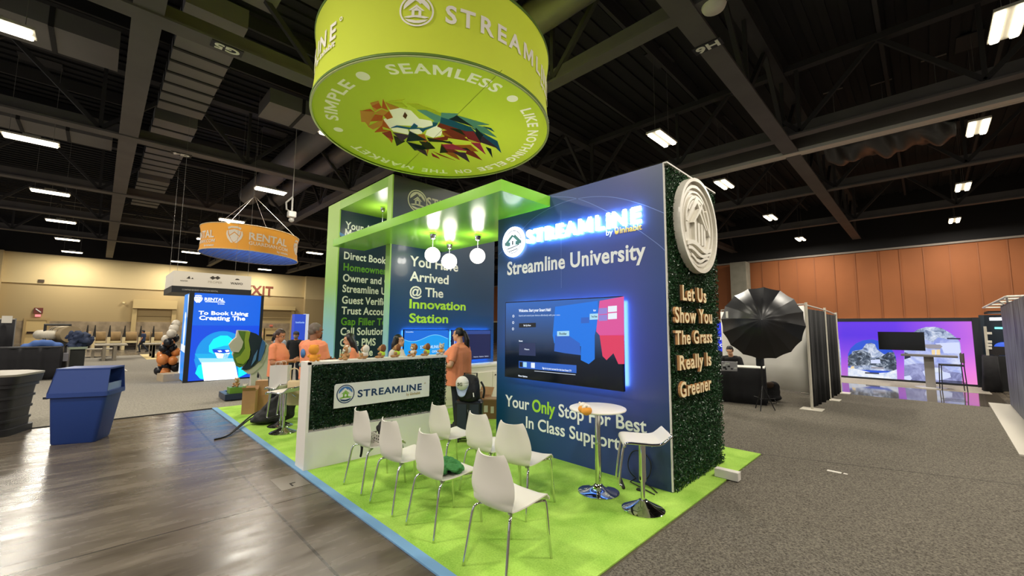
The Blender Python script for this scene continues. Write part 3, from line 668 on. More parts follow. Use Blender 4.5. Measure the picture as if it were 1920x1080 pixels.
# leafy side
leaf = mat('leaf_green', '#1f4323', .3, var=(30, .8)); 
b = B(); foliage('leaf_panel', (.004, .02, .02), Y, Z, X, TD-.03, TH-.04, 30000, leaf, t, .024, .045, 3)
b = B(); b.box(-.002, .05, .0, TD, TH-.012, TH+.006); b.box(-.002, .012, -.004, .02, 0.02, TH); b.done('edge_trim', mat('white_strip', '#d9d6cf', .5), t)
fs = frame((.05, 0, 0), Y, Z, X)
crm = mat('cream_letter', '#fae6b8', .4); crs = mat('letter_backing', '#343a30', .3)
PX_ = .095
for txt, px0, px1, pb0, pt0 in (('Let Us', 1281, 1324.5, 562, 535), ('Show You', 1267, 1335.5, 604, 576), ('The Grass', 1268, 1336, 646, 620.5), ('Really Is', 1275.5, 1334.5, 694, 667.5), ('Greener', 1277, 1335, 746, 718)):
    a_, e_ = atx(px0, pb0, PX_), atx(px0, pt0, PX_); c_ = atx(px1, (pb0+pt0)/2, PX_); y0, y1, z0, cap_ = a_.y, c_.y, a_.z, e_.z-a_.z
    full = glyphs(txt, .022, 1.12)[2]; kx = (y1-y0)/full; pos = 0
    cap_em = max(v.y for v in _outline('H', 0, 2)[0])-min(v.y for v in _outline('H', 0, 2)[0])
    for wd_ in txt.split(' '):
        w_ = glyphs(wd_, .022, 1.12)[2]; x_ = y0+pos*kx
        if wd_ == txt.split(' ')[-1]: x_ = y1-w_*kx
        o = B(); o.mi = 1; text(o, wd_, fs, .0, .008, .03, 1.1, cap=cap_*1.06, width=w_*kx+.02, x0=x_-.01, y0=z0-.006)
        o.mi = 0; text(o, wd_, fs, .012, .042, .022, 1.12, cap=cap_, width=w_*kx, x0=x_, y0=z0, side=2)
        o.done('slogan_letters', [crm, crs, mat('letter_side', '#b07f4e', .5)], t)
        pos += w_
# round emblem
b = B(); b.smooth = False; eL, eR, eT, eB = atx(1268, 420, .09), atx(1341, 430, .09), atx(1303, 341, .09), atx(1308, 507, .09); R = (eR.y-eL.y+eT.z-eB.z)/4; fe = frame((.04, (eL.y+eR.y)/2, (eT.z+eB.z)/2), Y, Z, X)
for r0, r1, d in ((0, .93, .03), (.93, 1.0, .085), (.8, .86, .06), (.7, .74, .05)):
    if r0: ringf(b, fe, 0, 0, R*r0, R*r1, .0, d, 64)
    else: flat(b, fe, disc(0, 0, R*r1, n=64), 0, d)
q = lambda pts: [(x*R*.97, y*R*.97) for x, y in pts]
flat(b, fe, q([(-.66, .0), (-.1, .62), (-.02, .62), (.12, .42), (.2, .52), (.66, -.14), (.6, -.14), (.2, .42), (.12, .3), (-.04, .5), (-.58, .0)]), .03, .07)
flat(b, fe, q([(-.34, .02), (.02, .38), (.42, -.04), (.36, -.04), (.02, .28), (-.28, .02)]), .03, .08)
for x0 in (-.24, -.06, .12, .26): flat(b, fe, q([(x0, -.42), (x0+.1, -.4), (x0+.1, .06), (x0, .06)]), .03, .07)
for k, (yy, hh) in enumerate(((-.42, .09), (-.56, .07), (-.7, .06))):
    w = (.66, .6, .46)[k]; up = [(-w+2*w*i/12, yy+.06*math.sin(i/12*PI*2+k)) for i in range(13)]; flat(b, fe, q(up+[(x, y-hh) for x, y in up[::-1]]), .03, .075)
for a0, a1, rr in ((60, 200, .62), (70, 150, .54), (-60, 40, .66)):
    flat(b, fe, disc(0, 0, R*rr*1.03, n=24, a0=a0, a1=a1)+disc(0, 0, R*rr*.93, n=24, a0=a1, a1=a0), .03, .062)
o = b.done('round_emblem', mat('emblem_white', '#dcd7ca', .28), t, bevel=0)

# ---- television on the tower
def screen_mat(): return grad('tv_dark_screen', [(0, '#05080e'), (.3, '#0d1626'), (.55, '#24395e'), (1, '#2a55a0')], 'Z', 1.05, 2.13, .12, emit=.8)
t = thing('television', 'large wide television glowing on the tall blue tower above the slogan', 'television', (-1.5, -.1, 1.02)); tv = t
x0, x1, z0, z1 = -2.485, -.5, 1.025, 2.14
b = B(); b.box(x0, x1, -.1, -.06, z0, z1); b.done('casing', mat('tv_black', '#0a0a0c', .25), t)
b = B(); b.box(x0+.25, x1-.25, -.06, 0, z0+.3, z1-.3); b.done('wall_mount', mat('tv_black', '#0a0a0c', .25), t)
b = B(); 
for (a, c, e, f) in ((x1-.06, x1-.015, z0+.05, z1-.05), (x0+.05, x0+.1, z0+.1, z1-.1)): b.box(a, c, -.058, -.045, e, f)
b.box(x0+.1, x1-.1, -.058, -.045, z1-.1, z1-.06); b.box(x0+.1, x1-.1, -.058, -.045, z0+.06, z0+.1)
b.done('backlight_strip', glow('tv_backlight', '#98d6ff', 20.0), t)
# picture on the screen
def tvp(pts, y=-.1): return [(aty(x, z, y).x, aty(x, z, y).z) for x, z in pts]
zq = 1512/280.0
def sp(pts): return tvp([(930+x/5.4, 540+y/5.4) for x, y in pts])
ft = frame((0, -.1, 0), X, Z, -Y)
S = B(); mats = [screen_mat(), glow('sc_blue', '#0f78ea', .95), glow('sc_pink', '#e0559f', .95), glow('sc_red', '#e23a62', .95), glow('sc_white', '#e8f2ff', 1.0), glow('sc_dark', '#12161f', .6), glow('sc_mid', '#2f6cd8', .8), glow('sc_pale', '#a8dcf4', 1.0), glow('sc_lilac', '#9a8be0', .9), glow('sc_text', '#bcd4f4', .9), glow('sc_panel', '#2c3a6a', .7)]
def scr(mi, pts, d=.002): S.mi = mi; flat(S, ft, sp(pts), -.001, d)
S.mi = 0; flat(S, ft, [(x0+.012, z0+.012), (x1-.012, z0+.012), (x1-.012, z1-.012), (x0+.012, z1-.012)], -.001, .001)
scr(1, [(600, 190), (1030, 130), (1040, 300), (1000, 480), (1000, 720), (940, 770), (860, 730), (860, 590), (720, 570), (590, 560), (575, 480)])
scr(6, [(600, 480), (720, 470), (850, 560), (860, 680), (700, 660), (590, 640)], .0024)
scr(2, [(1050, 130), (1295, 85), (1298, 480), (1050, 480), (1015, 440)], .0022); scr(3, [(1050, 480), (1298, 470), (1300, 770), (1240, 770), (1190, 660), (1120, 730), (1080, 690)], .0022)
for pts in ([(1135, 185), (1225, 178), (1225, 238), (1135, 246)], [(1135, 258), (1225, 250), (1225, 312), (1135, 318)]): scr(4, pts, .003)
for pts in ([(950, 262), (1035, 258), (1035, 318), (950, 322)], [(620, 438), (742, 434), (742, 486), (620, 488)], [(276, 750), (312, 752), (312, 802), (276, 798)]): scr(7, pts, .003)
for pts in ([(1042, 205), (1128, 200), (1128, 260), (1042, 266)], [(1042, 274), (1128, 270), (1128, 330), (1042, 334)]): scr(8, pts, .003)
scr(6, [(862, 300), (944, 296), (944, 354), (862, 358)], .003)
scr(5, [(234, 358), (404, 352), (404, 396), (234, 402)], .003); scr(10, [(234, 560), (400, 558), (402, 688), (234, 680)], .003)
scr(6, [(232, 738), (815, 782), (815, 862), (232, 808)], .0022); scr(5, [(240, 748), (270, 750), (270, 800), (240, 797)], .003); scr(4, [(356, 756), (394, 758), (394, 812), (356, 808)], .003)
scr(4, [(390, 838), (805, 876), (805, 881), (390, 842)], .003)
def sctext(mi, txt, px0, px1, py, pyb, bold=.02):
    S.mi = mi; (a, zb_), (c, _), (e, zt_) = sp([(px0, pyb), (px1, pyb), (px0, py)])
    text(S, txt, ft, 0, .0035, bold, cap=zt_-zb_, width=c-a, x0=a, y0=zb_, res=2)
sctext(4, 'Welcome. Start your Smart Hub!', 232, 555, 216, 243, .04); sctext(9, 'Search and control your devices effortlessly with your voice', 232, 650, 272, 288, 0)
sctext(4, 'Set Up Now', 280, 355, 370, 386, .03); sctext(4, 'Recent', 234, 270, 528, 542); sctext(4, 'Picture', 290, 338, 612, 626); sctext(4, 'Photo Options', 228, 318, 880, 894)
sctext(5, 'Shudder', 640, 718, 450, 472, .02); sctext(4, 'tv', 985, 1015, 215, 236, .04); sctext(5, 'YouTube', 965, 1026, 280, 298, .03); sctext(4, 'Sign in to your account for the best Smart TV', 470, 765, 800, 818, .02)
S.mi = 4
for (cx, cy) in ((177, 285), (175, 350), (173, 414)):
    (a, c), (e, f) = sp([(cx, cy), (cx+12, cy)]); ringf(S, ft, a, c, .012, .02, 0, .003, 12)
S.done('screen', mats, t, fix=True)

# ---- the arch: two walls under one roof
WX, LXW, YF, AH = -5.82, -8.53, -.25, 5.0
t = thing('display_arch', 'tall lime framed display arch of two dark blue walls under one roof', 'display wall', (-7.5, 1, 0)); arch = t
post = grad('post_print', [(0, '#8fcbf0'), (.18, '#8fc6e6'), (.36, '#94c9b8'), (.55, '#9fcf63'), (1, '#b4db62')], 'Z', .2, AH, .4)
arch_lime = mat('arch_lime', '#9bd03f', .35)
navy_wall = grad('navy_print', [(0, '#0f2a4c'), (.5, '#0e2440'), (1, '#20344e')], 'Z', 0, AH, .35, coat=.2)
wall2 = grad('blue_print', [(0, '#1558b0'), (.25, '#184f96'), (.45, '#20456f'), (.65, '#203f60'), (.8, '#27405c'), (1, '#1d2230')], 'Z', .4, AH, .3, coat=.3)
b = B(); b.mi = 0; b.box(-9.3, LXW, YF, YF+.03, 0.014, AH); b.mi = 1; b.box(-9.3, LXW, YF+.03, 2.72, .014, AH); b.done('left_wall', [post, navy_wall], t)
b = B(); b.mi = 0; b.box(WX-.19, WX, YF, YF+.03, .014, AH); b.mi = 1; b.box(WX-.03, WX, YF+.03, 2.71, .014, AH-.0); b.mi = 2; b.box(WX-.19, WX-.03, YF+.03, 2.71, .014, AH); b.done('right_wall', [post, wall2, arch_lime], t)
b = B(); b.box(LXW, WX-.19, YF, 2.72, 4.77, AH); b.done('roof', [arch_lime], t)
fl_ = frame((LXW, 0, 0), Y, Z, X)
lines = [('Your All', 648, 415, 429), ('Management', 648, 431, 443), ('Direct Booking', 645.5, 473, 486), ('Homeowner', 645.5, 494, 507.5), ('Owner and Guest', 645, 514.5, 528), ('Streamline University', 644, 535.5, 548), ('Guest Verification', 643.5, 556.5, 569.5), ('Trust Accounting', 642.5, 577, 589.5), ('Gap Filler Tool', 642, 597.5, 610), ('Call Solutions', 641, 617.5, 629), ('Core PMS', 640.5, 638, 650), ('Insurance', 640, 659, 670)]
for txt, px, pt, pb in lines:
    p, q = atx(px, pb, LXW), atx(px, pt, LXW); gg = txt in ('Homeowner', 'Gap Filler Tool'); b = B()
    text(b, txt, fl_, 0, .003, .022, 1.04, cap=.185, width=glyphs(txt, .022, 1.04)[2]*.185*.83, x0=-.09, y0=p.z+.01)
    b.done('list_text', mat('print_green', '#6aa534', .4) if gg else mat('print_white', '#f4f4f2', .4), t)
p = atx(640, 440, LXW); b = B(); q0, q1, q2, q3 = atx(637, 435, LXW), atx(660, 448, LXW), atx(657, 452, LXW), atx(637, 441, LXW)
flat(b, fl_, [(v.y, v.z) for v in (q0, q1, q2, q3)], 0, .003); b.done('printed_ribbon', mat('ribbon_blue', '#4d86d6', .4), t)
fw = frame((WX, 0, 0), Y, Z, X); b = 0; g2 = 1
for txt, px0, px1, pt, pb, bold, bb in (('You Have', 768.5, 859, 479.5, 498, .02, b), ('Arrived', 768, 841, 508.5, 526, .02, b), ('@ The', 768, 831, 537, 554, .02, b), ('Innovation', 767.5, 873, 561, 577.5, .04, g2), ('Station', 767, 840, 588, 604.5, .04, g2)):
    a, c, e = atx(px0, pb, WX), atx(px1, pb, WX), atx(px0, pt, WX); k_ = B(); text(k_, txt, fw, 0, .003, bold, cap=e.z-a.z, width=c.y-a.y, x0=a.y, y0=a.z); k_.done('greeting_text', mat('print_lime2', '#b8ee40', .4) if bb else wt, t)

b = B(); c = atx(783, 377, WX); logo(b, fw, c.y, c.z, .25, 0, .004); b.done('header_logo', mat('print_cream', '#d8d2c4', .4), t); b = B(); a = atx(800, 386, WX); text(b, 'STREAMLINE', fw, 0, .004, .04, 1.15, cap=.2, width=1.75, x0=a.y, y0=a.z); b.done('header_text', mat('print_cream', '#d8d2c4', .4), t)

# ---- the flat canopy
t = thing('canopy', 'flat lime green canopy slab reaching from the arch to the blue tower', 'canopy', (-4, -.5, 3.49))
can = mat('canopy_lime', '#8fd432', .22, coat=.3)
b = B(); pts = [(-7.02, -.97), (-1.68, -.97), (-1.68, 0.0), (-TW-.002, 0.0), (-TW-.002, 1.1), (WX+.002, 1.1), (WX+.002, YF-.002), (-7.02, YF-.002)]
b.prism(pts, (0, 0, 0), X, Y, Z, 3.49, 3.64); b.done('slab', can, t)
# pendants
gl = glow('globe_lit', '#fff6e4', 5.0)
PP = [((813, 478), (812, 441), 'white globe pendant lamp under the canopy, the left of three'), ((843, 490), (843, 460), 'white globe pendant lamp under the canopy, the lowest of three'), ((895, 480), (896, 444), 'white globe pendant lamp under the canopy nearest the tower')]
def pendant(top, rg, drop, label):
    t = thing('pendant_lamp', label, 'pendant lamp', top, group='globe pendants')
    b = B(); b.smooth = True; b.lathe([(.001, 0), (.06, 0), (.062, -.03), (.045, -.1), (.03, -.12), (.001, -.12)], (0, 0, 0), 20); part(b, 'canopy_mount', chrome, t)
    b = B(); b.cyl((0, 0, -.1), (0, 0, -drop+rg), .005, n=6); part(b, 'cord', mat('cord_grey', '#9aa09a', .5), t)
    b = B(); b.smooth = True; b.sphere((0, 0, -drop), rg, 28, 18); part(b, 'globe', gl, t)
    ld = bpy.data.lights.new('pendant_light', 'POINT'); ld.energy = 14; ld.color = (1, .95, .86); ld.shadow_soft_size = .1
    lo = bpy.data.objects.new('pendant_light', ld); COL.objects.link(lo); lo.location = Vector(top)+Z*(.17-drop+.0); lo.location = Vector(top)-Z*(drop-rg-.06)
for (gx, gy), (mx_, my_), lab in PP:
    p = at(mx_, my_-4, 3.49); dist = (p-CAM_POS).dot(AF); rg = 14.3/FPX*dist
    # height of the globe's centre below the slab
    lo_, hi_ = .05, 1.5
    for _ in range(40):
        mid = (lo_+hi_)/2; v = Vector((p.x, p.y, p.z-mid))-CAM_POS; py = 540-FPX*v.dot(AU)/v.dot(AF)
        if py < gy: lo_ = mid
        else: hi_ = mid
    pendant(p, rg, lo_, lab)
p = at(718, 388, 4.77); pendant(p, 11.5/FPX*(p-CAM_POS).dot(AF), .62, 'white globe pendant lamp inside the tall arch')

# ---- two televisions on the arch wall
def wall_tv(y0, y1, z0, z1, label, content):
    t = thing('television', label, 'television', (WX, y0, z0))
    b = B(); b.box(WX+.05, WX+.085, y0, y1, z0, z1); b.done('casing', mat('tv_black', '#0a0a0c', .25), t)
    b = B(); b.box(WX, WX+.05, y0+.3, y1-.3, z0+.15, z1-.15); b.done('wall_mount', mat('tv_black', '#0a0a0c', .25), t)
    b = B(); e = .05
    b.box(WX+.02, WX+.045, y0+.02, y0+e, z0+.03, z1-.03); b.box(WX+.02, WX+.045, y1-e, y1-.02, z0+.03, z1-.03); b.box(WX+.02, WX+.045, y0+e, y1-e, z1-e, z1-.02); b.box(WX+.02, WX+.045, y0+e, y1-e, z0+.02, z0+e)
    b.done('backlight_strip', glow('tv_backlight2', '#6cc0ff', 16.0), t)
    S = B(); f = frame((WX+.085, 0, 0), Y, Z, X); m = content(S, f, y0+.015, y1-.015, z0+.015, z1-.015); S.done('screen', m, t)
def c1(S, f, y0, y1, z0, z1):
    w, h = y1-y0, z1-z0; P = lambda u, v: (y0+w*u, z0+h*v)
    S.mi = 0; flat(S, f, [P(0, 0), P(1, 0), P(1, 1), P(0, 1)], -.001, .001)
    top = [P(i/20, .74+.0*i-.10*math.sin((i/20)*2*PI*1.0+.4)) for i in range(21)]
    S.mi = 1; flat(S, f, [P(0, 0), P(1, 0)]+top[::-1], 0, .002)
    S.mi = 2; flat(S, f, top+[(a, c+.012) for a, c in top[::-1]], 0, .003)
    bot = [P(i/20, .16-.05*math.sin((i/20)*2*PI+1.2)) for i in range(21)]; S.mi = 3; flat(S, f, [P(0, 0), P(1, 0)]+bot[::-1], 0, .0025); S.mi = 2; flat(S, f, bot+[(a, c+.012) for a, c in bot[::-1]], 0, .003)
    S.mi = 4; a = P(.35, .42); text(S, 'STREAMLINE', f, 0, .004, .01, 1.1, cap=h*.09, width=w*.42, x0=a[0], y0=a[1]); a = P(.62, .28); text(S, 'one', f, 0, .004, -.005, 1, cap=h*.11, width=w*.14, x0=a[0], y0=a[1])
    a = P(.03, .93); text(S, 'Streamline', f, 0, .004, .01, 1, cap=h*.03, width=w*.16, x0=a[0], y0=a[1])
    return [glow('t1a', '#0d6fe0', .95), glow('t1b', '#0c9cf0', 1.0), glow('t1c', '#7fd4ff', 1.0), glow('t1d', '#0a7ee8', .95), glow('t1e', '#d8f0ff', 1.0)]
def c2(S, f, y0, y1, z0, z1):
    w, h = y1-y0, z1-z0; P = lambda u, v: (y0+w*u, z0+h*v)
    R = lambda u0, u1, v0, v1: [P(u0, v0), P(u1, v0), P(u1, v1), P(u0, v1)]
    S.mi = 0; flat(S, f, R(0, 1, 0, 1), -.001, .001); S.mi = 1; flat(S, f, R(0, 1, .87, 1), 0, .002); S.mi = 2; flat(S, f, R(.05, .18, .45, .8), 0, .002); S.mi = 4; flat(S, f, R(.07, .16, .5, .66), 0, .003)
    S.mi = 3; a = P(.05, .93); text(S, 'TV Rental Inbox', f, 0, .004, .03, 1, cap=h*.045, width=w*.2, x0=a[0], y0=a[1]); a = P(.55, .05); text(S, 'Source  Option  Select', f, 0, .004, 0, 1, cap=h*.035, width=w*.4, x0=a[0], y0=a[1])
    return [glow('t2a', '#141f52', .9), glow('t2b', '#2c4a96', .9), glow('t2c', '#b8c8f0', .9), glow('t2d', '#dfe8ff', .9), glow('t2e', '#5a7ae0', .9)]
wall_tv(.08, 1.24, .98, 1.70, 'television showing bright blue waves on the arch wall', c1)
wall_tv(1.32, 2.54, .98, 1.69, 'dark blue television on the arch wall behind the woman with the suitcase', c2)
# low cabinet under them
t = thing('low_cabinet', 'long low white cabinet under the two blue televisions', 'cabinet', (WX+.25, 1.3, 0))
cx0, cx1, cy0, cy1, cz = WX+.005, WX+.5, -.1, 3.05, .88
b = B(); b.box(cx0, cx1-.02, cy0+.02, cy1-.02, .014, cz-.04); b.done('body', white_p, t); b = B(); b.box(cx0, cx1, cy0, cy1, cz-.04, cz); b.done('top', white_p, t)
for i in range(4):
    y0 = cy0+.04+i*.77; b = B(); b.box(cx1-.02, cx1, y0, y0+.755, .08, cz-.17); d = b.done('door', mat('cabinet_door', '#dfd9cc', .45), t)
    b = B(); b.smooth = True; b.sphere((cx1+.015, y0+.07, cz-.25), .018, 10, 8); b.done('knob', mat('dark_bronze', '#3a2a20', .4, .6), d)

# ---- the hedge-fronted counter
XK, y0, y1, KH = -3.3975, -2.59, -.49, 1.31
t = thing('reception_counter', 'tall white counter with a leafy dark green front and white name board', 'counter', (-3.5, -1.5, 0))
b = B(); b.box(XK-.30, XK, y0, y1, .014, .46); b.done('plinth', white_p, t)
b = B(); b.box(XK-.285, XK-.04, y0, y1, .46, KH); b.box(XK-.04, XK-.005, y0, y0+.035, .46, KH); b.box(XK-.04, XK-.005, y0, y1, KH-.03, KH); b.done('body', white_p, t)
foliage('leaf_panel', (XK-.03, y0+.05, .485), Y, Z, X, y1-y0-.07, KH-.52, 15000, mat('leaf_dark', '#18351f', .32, var=(30, .8)), t, .022, .05, 5)
b = B(); fk = frame((XK+.025, 0, 0), Y, Z, X); ya, yb_, za, zb2 = -2.275, -.845, .715, 1.02
flat(b, fk, [(ya, za), (yb_, za), (yb_, zb2), (ya+.02, zb2), (ya, zb2-.02)], 0, .012); bo = b.done('name_board', mat('board_white', '#e6e5e0', .4), t)
b = B(); c = atx(647.5, 738.5, XK+.03); logo(b, fk, c.y, c.z, .118, .012, .015, (0, 1, 2, 0))
a = atx(670, 742.5, XK+.03); e = atx(790, 729, XK+.03); text(b, 'STREAMLINE', fk, .012, .015, .03, 1.12, cap=.088, width=e.y-a.y, x0=a.y, y0=.825)
b.done('board_print', [mat('print_navy', '#1b3a63', .4), mat('print_blue', '#4a78b8', .4), mat('print_grass', '#7fb83a', .4)], bo)
b = B(); inhabit(b, fk, e.y-.02, .765, .036, .012, .015); ringf(b, fk, e.y+.055, .915, .008, .013, .012, .015, 12); b.done('board_byline', [mat('print_tan', '#b8a67c', .4)]*2, bo)
# ================================================================== hanging round sign over the booth
RC = Vector((-4.44, -.13, 5.5)); RR = 2.18; TX, TY = .0264, -.0254; RH = 1.36
def ring_pt(ang, r, z):         # z above the bottom plane
    a = math.radians(ang); dx, dy = r*math.cos(a), r*math.sin(a); return Vector((RC.x+dx-TX*z, RC.y+dy-TY*z, RC.z+TX*dx+TY*dy+z))
def waist(z): s = z/RH; return RR*(1-.022*math.sin(PI*min(max(s, 0), 1)))
t = thing('hanging_ring_sign', 'huge round lime green hanging sign reading Streamline over the booth', 'hanging sign', RC); ring = t
lime_f = cloth_lit('lime_fabric', '#c3d03a', .05); lime_u = cloth_lit('lime_under', '#c0d042', .10)
b = B(); b.smooth = True; n = 128
b.loft([[ring_pt(360*k/n, waist(RH*i/12), RH*i/12) for k in range(n)] for i in range(13)], caps=False)
b.done('side_fabric', lime_f, t, fix=True)
HOLES = []
b = B()
for z, in ((0,), (RH,)):
    b.loft([[ring_pt(360*k/n, RR+dr, z+dz) for k in range(n)] for dr, dz in ((-.02, -.02), (.012, -.02), (.012, .02), (-.02, .02), (-.02, -.02))], caps=False)
b.done('rim', mat('ring_rim', '#5f7d2c', .5), t, smooth=True)
b = B(); b.loft([[ring_pt(360*k/n, RR+dr, dz) for k in range(n)] for dr, dz in ((-.03, -.03), (.004, -.03), (.004, -.018), (-.03, -.018), (-.03, -.03))], caps=False); b.done('rim_piping', mat('ring_piping', '#dfe6a4', .5), t, smooth=True)
wr = cloth_lit('ring_white', '#fdf8ee', .10)
fr = lambda a0: (lambda u, v, d: ring_pt(a0+math.degrees(u/RR), waist(v)+.012+d, v))
for k in range(3):
    o0 = -31.2+120*k; f = fr(o0)
    b = B(); text(b, 'STREAMLINE', f, 0, .006, .028, 1.3, cap=.265, width=RR*math.radians(72), x0=0, y0=.575, res=3); ringf(b, f, RR*math.radians(75), .83, .02, .035, 0, .006, 12); b.done('side_lettering', wr, t)
    b = B(); logo(b, fr(-42.2+120*k), 0, .70, .25, 0, .006); b.done('side_logo', wr, t)
    b = B(); text(b, 'by inhabit', f, 0, .006, .03, 1, cap=.1, width=RR*math.radians(19), x0=RR*math.radians(53), y0=.43, res=2); b.done('side_byline', wr, t)
def ring_text(txt, a0, a1, cap=.2, r0=1.755, bold=.025):      # printed in the fabric: the lettering fills its own openings
    vs, fs, w = glyphs(txt, bold, 1.12, 3); W_ = 1.85*math.radians(a1-a0)
    def m2(v): a = math.radians(a0)+v.x*W_/w/1.85; r = r0+v.y*cap; return (r*math.cos(a), r*math.sin(a))
    b = B(); b.add([und(*m2(v)) for v in vs], fs); b.done('underside_lettering', wr, t, fix=False)
    for L in outlines(vs, fs): HOLES.append([m2(v) for v in L])
def und(x, y): return Vector((RC.x+x, RC.y+y, RC.z+TX*x+TY*y+.01))
ring_text('SIMPLE', -122.5, -80, .20, 1.75); ring_text('SEAMLESS', -57, -1.5, .215, 1.745)
for w_, a0, a1 in (('LIKE', 20, 39), ('NOTHING', 43, 87), ('ELSE', 91, 113.5), ('ON', 119, 131), ('THE', 137, 155), ('MARKET', 161, 207)): ring_text(w_, a0, a1, .19, 1.79, .025)
for a, r in ((-70.6, .105), (8.5, .095), (-133.2, .085)):
    b = B(); L = [(1.85*math.cos(math.radians(a))+x, 1.85*math.sin(math.radians(a))+y) for x, y in disc(0, 0, r, n=28)]; b.poly([und(*p) for p in L]); b.done('underside_dot', wr, t, fix=False); HOLES.append(L)
# faceted lion-head artwork on the underside
nz = Vector((-TX, -TY, 1))
def rp(x, y):
    px, py = 680+x/4.154, 60+y/4.154; d = ray(px, py); s = ((RC-CAM_POS).dot(nz))/d.dot(nz); p = CAM_POS+d*s; return p
ART = [('#e6964a', [[(58,553),(125,535),(140,585),(95,620)],[(-20,612),(95,625),(60,700),(-10,700)],[(40,735),(160,680),(155,725),(80,760)],[(175,545),(285,590),(215,605)],[(95,630),(150,600),(200,625),(160,650)],[(-10,660),(60,700),(45,735)]]),
 ('#d9602f', [[(70,575),(125,550),(150,590),(110,600)],[(158,520),(200,610),(150,590)],[(60,695),(95,640),(160,650),(150,690)],[(165,650),(205,615),(235,665),(190,680)],[(90,620),(0,612),(60,600)],[(92,780),(150,725),(160,760),(220,770)],[(160,680),(215,755),(150,735)]]),
 ('#b0383c', [[(150,785),(220,770),(240,835),(215,840)],[(600,708),(860,770),(800,820),(580,735)],[(625,770),(700,760),(830,845),(910,860),(640,820)],[(550,828),(670,810),(660,840),(500,850)],[(830,895),(930,998),(800,945)],[(550,930),(720,1000),(600,960)],[(610,870),(640,880),(760,940),(660,950)]]),
 ('#dd7338', [[(195,820),(228,865),(235,835)],[(430,800),(480,795),(510,870),(440,830)],[(615,765),(700,820),(625,800)],[(700,880),(830,880),(840,920)],[(620,930),(720,940),(760,998)],[(490,870),(520,880),(505,960)],[(800,880),(840,878),(900,930),(840,925)]]),
 ('#e6e04c', [[(175,545),(330,522),(305,545)],[(185,547),(310,555),(350,585),(280,580)],[(345,557),(430,560),(570,612),(420,598)],[(500,605),(612,628),(605,660),(570,640)]]),
 ('#ece4d9', [[(165,680),(235,668),(205,610),(290,595),(375,615),(440,680),(535,695),(547,730),(470,750),(380,735),(265,730),(215,755),(163,720)]]),
 ('#6d3626', [[(328,622),(348,648),(335,675),(313,655)]]),
 ('#7fb2d6', [[(425,607),(490,608),(612,655),(605,690),(575,715),(545,700),(560,690)],[(612,628),(745,635),(680,680),(610,660)],[(740,650),(985,720),(880,725),(950,740),(1045,820),(900,770)]]),
 ('#2167b8', [[(220,745),(265,727),(370,745),(400,710),(430,730),(420,745),(470,750),(545,730),(545,700),(590,705),(570,730),(490,760),(470,780),(440,752),(360,755),(270,740)],[(612,660),(680,680),(840,740),(900,800),(600,705)],[(830,730),(1050,850),(1080,940),(930,800)],[(940,735),(1000,748),(1025,775)]]),
 ('#efe8de', [[(218,758),(265,742),(350,757),(365,805),(240,778)],[(365,757),(440,753),(465,762),(462,795),(430,800),(370,780)],[(500,770),(580,730),(622,770),(610,810),(550,828),(488,805)]]),
 ('#17294a', [[(670,675),(735,648),(865,735)],[(880,740),(940,800),(910,860),(880,820)],[(365,770),(500,840),(340,850)],[(340,850),(405,920),(500,850),(565,905),(440,915)],[(960,895),(1000,910),(1012,978)],[(620,855),(680,850),(700,870)]]),
 ('#352b2e', [[(680,748),(760,755),(800,805)],[(820,825),(900,840),(920,862)],[(500,820),(700,860),(520,850)],[(600,940),(612,875),(665,935)],[(240,805),(330,850),(265,885)],[(740,905),(810,900),(840,922)],[(440,850),(520,860),(565,905),(500,910)]]),
 ('#563064', [[(235,780),(365,805),(305,850)],[(405,905),(490,920),(505,965)],[(700,930),(800,940),(833,1012)],[(930,805),(1060,905),(915,855)]]),
 ('#bb2f57', [[(780,770),(865,770),(920,860),(820,830)],[(535,940),(590,975),(600,985),(545,965)]]),
 ('#e23c80', [[(625,875),(700,872),(830,925),(650,905)],[(845,860),(915,865),(957,950)]])]
b = B(); ms = []
for c, pl in ART:                                   # the pale face pieces are printed in the fabric too
    if c in ('#ece4d9', '#efe8de'):
        for P in pl: L = [(lambda v: (v.x-RC.x, v.y-RC.y))(rp(x, y)) for x, y in P]; HOLES.append(L); bb = B(); bb.poly([und(*p) for p in L]); bb.done('artwork_face', wr, t, fix=False)
cu = bpy.data.curves.new('fabric', 'CURVE'); cu.dimensions = '2D'; cu.fill_mode = 'BOTH'
for L in [[((RR-.012)*math.cos(2*PI*k/n), (RR-.012)*math.sin(2*PI*k/n)) for k in range(n)]]+HOLES:
    sl = cu.splines.new('POLY'); sl.points.add(len(L)-1)
    for p, q in zip(sl.points, L): p.co = (q[0], q[1], 0, 1)
    sl.use_cyclic_u = True
co = bpy.data.objects.new('fabric', cu); COL.objects.link(co); me = bpy.data.meshes.new_from_object(co.evaluated_get(bpy.context.evaluated_depsgraph_get())); bpy.data.objects.remove(co)
b = B(); b.add([und(v.co.x, v.co.y) for v in me.vertices], [tuple(p.vertices) for p in me.polygons]); b.done('underside_fabric', lime_u, t, fix=False)
b = B()
for k, (c, pl) in enumerate(ART):
    ms.append(mat('art'+c, tuple(min(1, int(c[i:i+2], 16)/255*1.12) for i in (1, 3, 5)), .7)); b.mi = k
    if c in ('#ece4d9', '#efe8de'): continue
    for i, P in enumerate(pl):
        q = [rp(x, y) for x, y in P]; d = -.004-.0006*k-.00008*i
        a = sum(p[0]*r[1]-r[0]*p[1] for p, r in zip(P, P[1:]+P[:1]))
        b.add([v+nz*d for v in q]+[v+nz*.0 for v in q], [tuple(range(len(q)))]+[(j, (j+1) % len(q), len(q)+(j+1) % len(q), len(q)+j) for j in range(len(q))])
b.done('lion_artwork', ms, t)
b = B()
